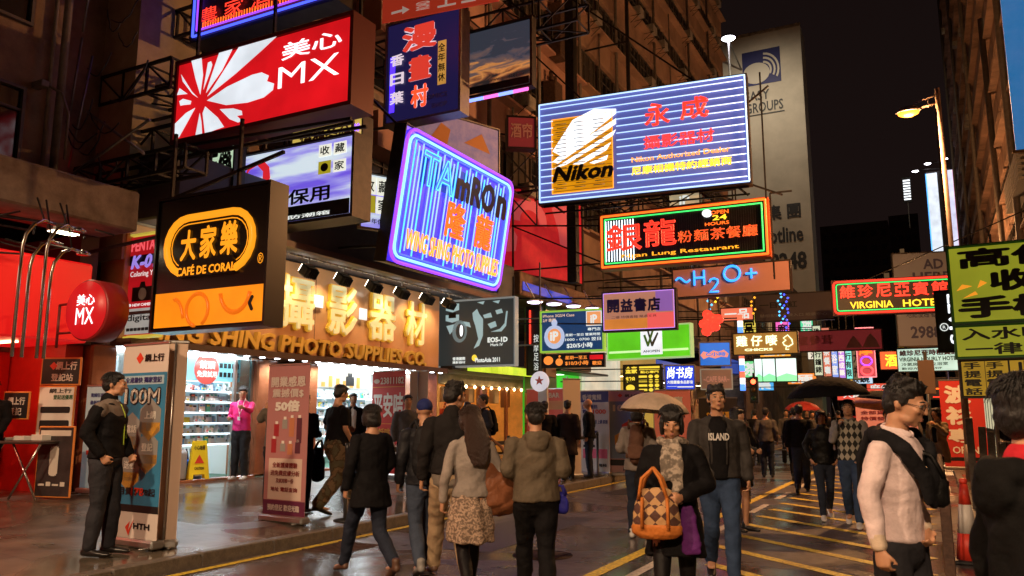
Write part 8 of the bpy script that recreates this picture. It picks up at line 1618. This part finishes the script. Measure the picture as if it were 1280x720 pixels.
umbrella('second black umbrella just behind the couple, held lower to the right', -.62, 15.4, 1.93, (-.66, 15.4, 1.25), .55, fabric('black_umbrella_cloth'), .20, tilt=(0, 6))
x, y = -.62, 15.75; person('person in dark clothes under the second black umbrella behind the couple', x, y, face_cam(x, y, 8), 1.60, 0, 'stand', 'down', 'hold', top='jacket', topm=blk, botm=blk, near=0, feat=False)
umbrella('dusty pink umbrella between the couple and the man in the pale pink shirt', -.86, 18.6, 2.02, (-.9, 18.6, 1.25), .70, fabric('dusty_pink_umbrella_cloth', (.55, .26, .24), .6), .34, tilt=(-6, 5))
umbrella('red umbrella far back in the crowd', -3.9, 28.5, 1.98, (-3.9, 28.4, 1.2), .6, fabric('red_umbrella_cloth', (.55, .06, .05), .6), .34)
umbrella('orange umbrella far back above the black ones', -1.9, 33.0, 2.45, (-1.9, 33.0, 1.3), .65, fabric('orange_umbrella_cloth', (.6, .16, .03), .6), .30)
x, y = -.9, 19.0; person('person in pale coat under the dusty pink umbrella', x, y, face_cam(x, y, 0), 1.62, 0, 'walkL', 'down', 'hold', female=True, top='coat', topm=fabric('pale_rose_cloth', (.40, .22, .2)), botm=blk, near=0, feat=False)
# more of the crowd, copied with new places
src_ = [o for o in C.objects if o.name.startswith('person') and o.get('group') == 'people on the street' and not o.parent][-26:-6]
def dup(root, x, y, rz, label):
    r = root.copy(); link(r); r.location = (x, y, 0); r.rotation_euler = (0, 0, rz); r['label'] = label
    for ch in root.children:
        c = ch.copy(); link(c, r)
        for g in ch.children: d = g.copy(); link(d, c)
for k, (x, y, a_) in enumerate(((-5.1, 23.2, 180), (-4.3, 27.6, 8), (-2.4, 27.9, 178), (-5.7, 32.5, 182), (-3.4, 29.6, 180), (-4.9, 34.8, 4), (-3.6, 36.8, 176), (-2.2, 38.5, 180), (-5.9, 41.5, 182), (-4.4, 44.0, 6), (-3.0, 42.0, 180), (-1.5, 35.5, 2), (-1.1, 41.0, 180), (-5.2, 48.0, 180), (-3.7, 50.0, 8), (-6.2, 26.6, 160))):
    dup(src_[(k*3) % len(src_)], x, y, R(face_cam(x, y, a_)), 'distant pedestrian %s' % ['behind the woman in plum, walking off', 'facing the viewer left of the suited man', 'walking off beyond the couple', 'at the left kerb below the traffic light', 'in mid-road under the red umbrella', 'coming down the road near the left kerb', 'in mid-road past the traffic light', 'right of mid-road beyond the orange umbrella', 'at the far left kerb by the blue shopfront', 'coming forward before the blue shopfront', 'in the far middle of the road', 'coming forward at the right of the road', 'far off at the right of the road', 'tiny at the left kerb near the taxi', 'tiny in mid-road near the taxi', 'standing on the pavement behind the coral banner'][k])
# woman at right in open khaki coat
p = (.04, 18.7); PKH = person('woman in an open khaki coat and black tights walking on the hatched road', *p, face_cam(*p, -30), 1.66, 0, 'walkL', 'face', 'down', female=True, top='coat', topm=fabric('khaki_coat', (.22, .16, .09), .8), shirt=blk, bottom='skirt', botm=fabric('khaki_coat'), legm=fabric('black_tights'), hair='bob', near=1, hem=.66, skirt_z=.60)
# man in pale shirt at right
pale = fabric('pale_pink_shirt', (.74, .60, .60), .75)
p = (-.20, 4.62); PM_ = person('man in glasses and pale pink shirt with a black sweater over his shoulders', *p, face_cam(*p, 62), 1.68, 0, 'relax', ((.22, .06, 1.13), (.10, -.08, .95)), 'down', top='shirt', topm=pale, bottom='trousers', botm=fabric('charcoal_trousers'), hair='spiky', near=2, head=(16, 0, 8), lean=3, hem=.90, collar=pale, build=.90)
tb, hd, s_ = PM_['tb'], PM_['hd'], PM_['s']
Q = [loft([(tb((.0, .075, 1.425)), .045, .035), (tb((.10, .07, 1.42)), .045, .040), (tb((.165, .0, 1.41)), .045, .045), (tb((.12, -.10, 1.36)), .045, .032), (tb((.05, -.155, 1.22)), .040, .026), (tb((.02, -.165, 1.08)), .034, .022)], (0, 0, 1), 12), loft([(tb((.0, .075, 1.425)), .045, .035), (tb((-.10, .07, 1.42)), .045, .040), (tb((-.165, .0, 1.41)), .045, .045), (tb((-.12, -.10, 1.36)), .045, .032), (tb((-.04, -.155, 1.22)), .040, .026), (tb((-.01, -.165, 1.10)), .034, .022)], (0, 0, 1), 12), loft([(tb((.0, .10, 1.43)), .13, .035), (tb((0, .135, 1.30)), .16, .03), (tb((0, .14, 1.12)), .15, .022), (tb((0, .135, 1.02)), .14, .018)], (1, 0, 0), 18)]
soft('sweater', [(v*s_, f) for v, f in Q], fabric('black_knit', (.012, .012, .014), .9), PM_['root'], .010, .004)
b = MB()
for sx in (-1, 1): b.path([tuple(hd((sx*(.032+.021*math.cos(R(30*k))), -.101, .003+.016*math.sin(R(30*k))))*s_) for k in range(12)], .0018, 5, True).bar(tuple(hd((sx*.053, -.099, .006))*s_), tuple(hd((sx*.078, .01, .004))*s_), .0018, 5)
b.bar(tuple(hd((-.011, -.103, .006))*s_), tuple(hd((.011, -.103, .006))*s_), .0018, 5).build('spectacles', black_plastic, PM_['root'])
for w_, d_ in ((PM_['wL'], V(.10, -.08, .95)-V(.22, .06, 1.13)), (PM_['wR'], V(-ARM['down'][1][0], *ARM['down'][1][1:])-V(-ARM['down'][0][0], *ARM['down'][0][1:]))):
    d_ = d_/np.linalg.norm(d_); soft('cuff', [(v*s_, f) for v, f in [loft([(w_-d_*.07, .041, .041), (w_-d_*.004, .040, .040)], (1, 0, 0), 14)]], fabric('cream_cuff', (.62, .50, .38), .7), PM_['root'], .008, .001)
hang_bag('shoulder_bag', 'dark shoulder bag held against the chest of the man in the pale pink shirt', 'bag', PM_['world']((.06, -.17, 1.08)), (.13, .07, .15), blk2, PM_['world']((.05, -.12, 1.34)))
# man at right edge, close
p = (.235, 2.68); PE = person('close man in a black hooded jacket with red collar cropped by the right edge', *p, face_cam(*p, 118), 1.61, 0, 'stand', 'down', 'down', top='hoodie', topm=fabric('black_fleece', (.007, .007, .007), .9), botm=blk, hair='short', near=2, feat=False, hood=True, hem=.85)
tb, s_ = PE['tb'], PE['s']; soft('red_collar', [(v*s_, f) for v, f in [loft([(tb((0, .012, 1.43)), .078, .074), (tb((0, .010, 1.475)), .070, .068)], (1, 0, 0), 18)]], fabric('red_cloth', (.45, .02, .03), .8), PE['root'], .009, .002)
bpy.data.scenes.remove(work)
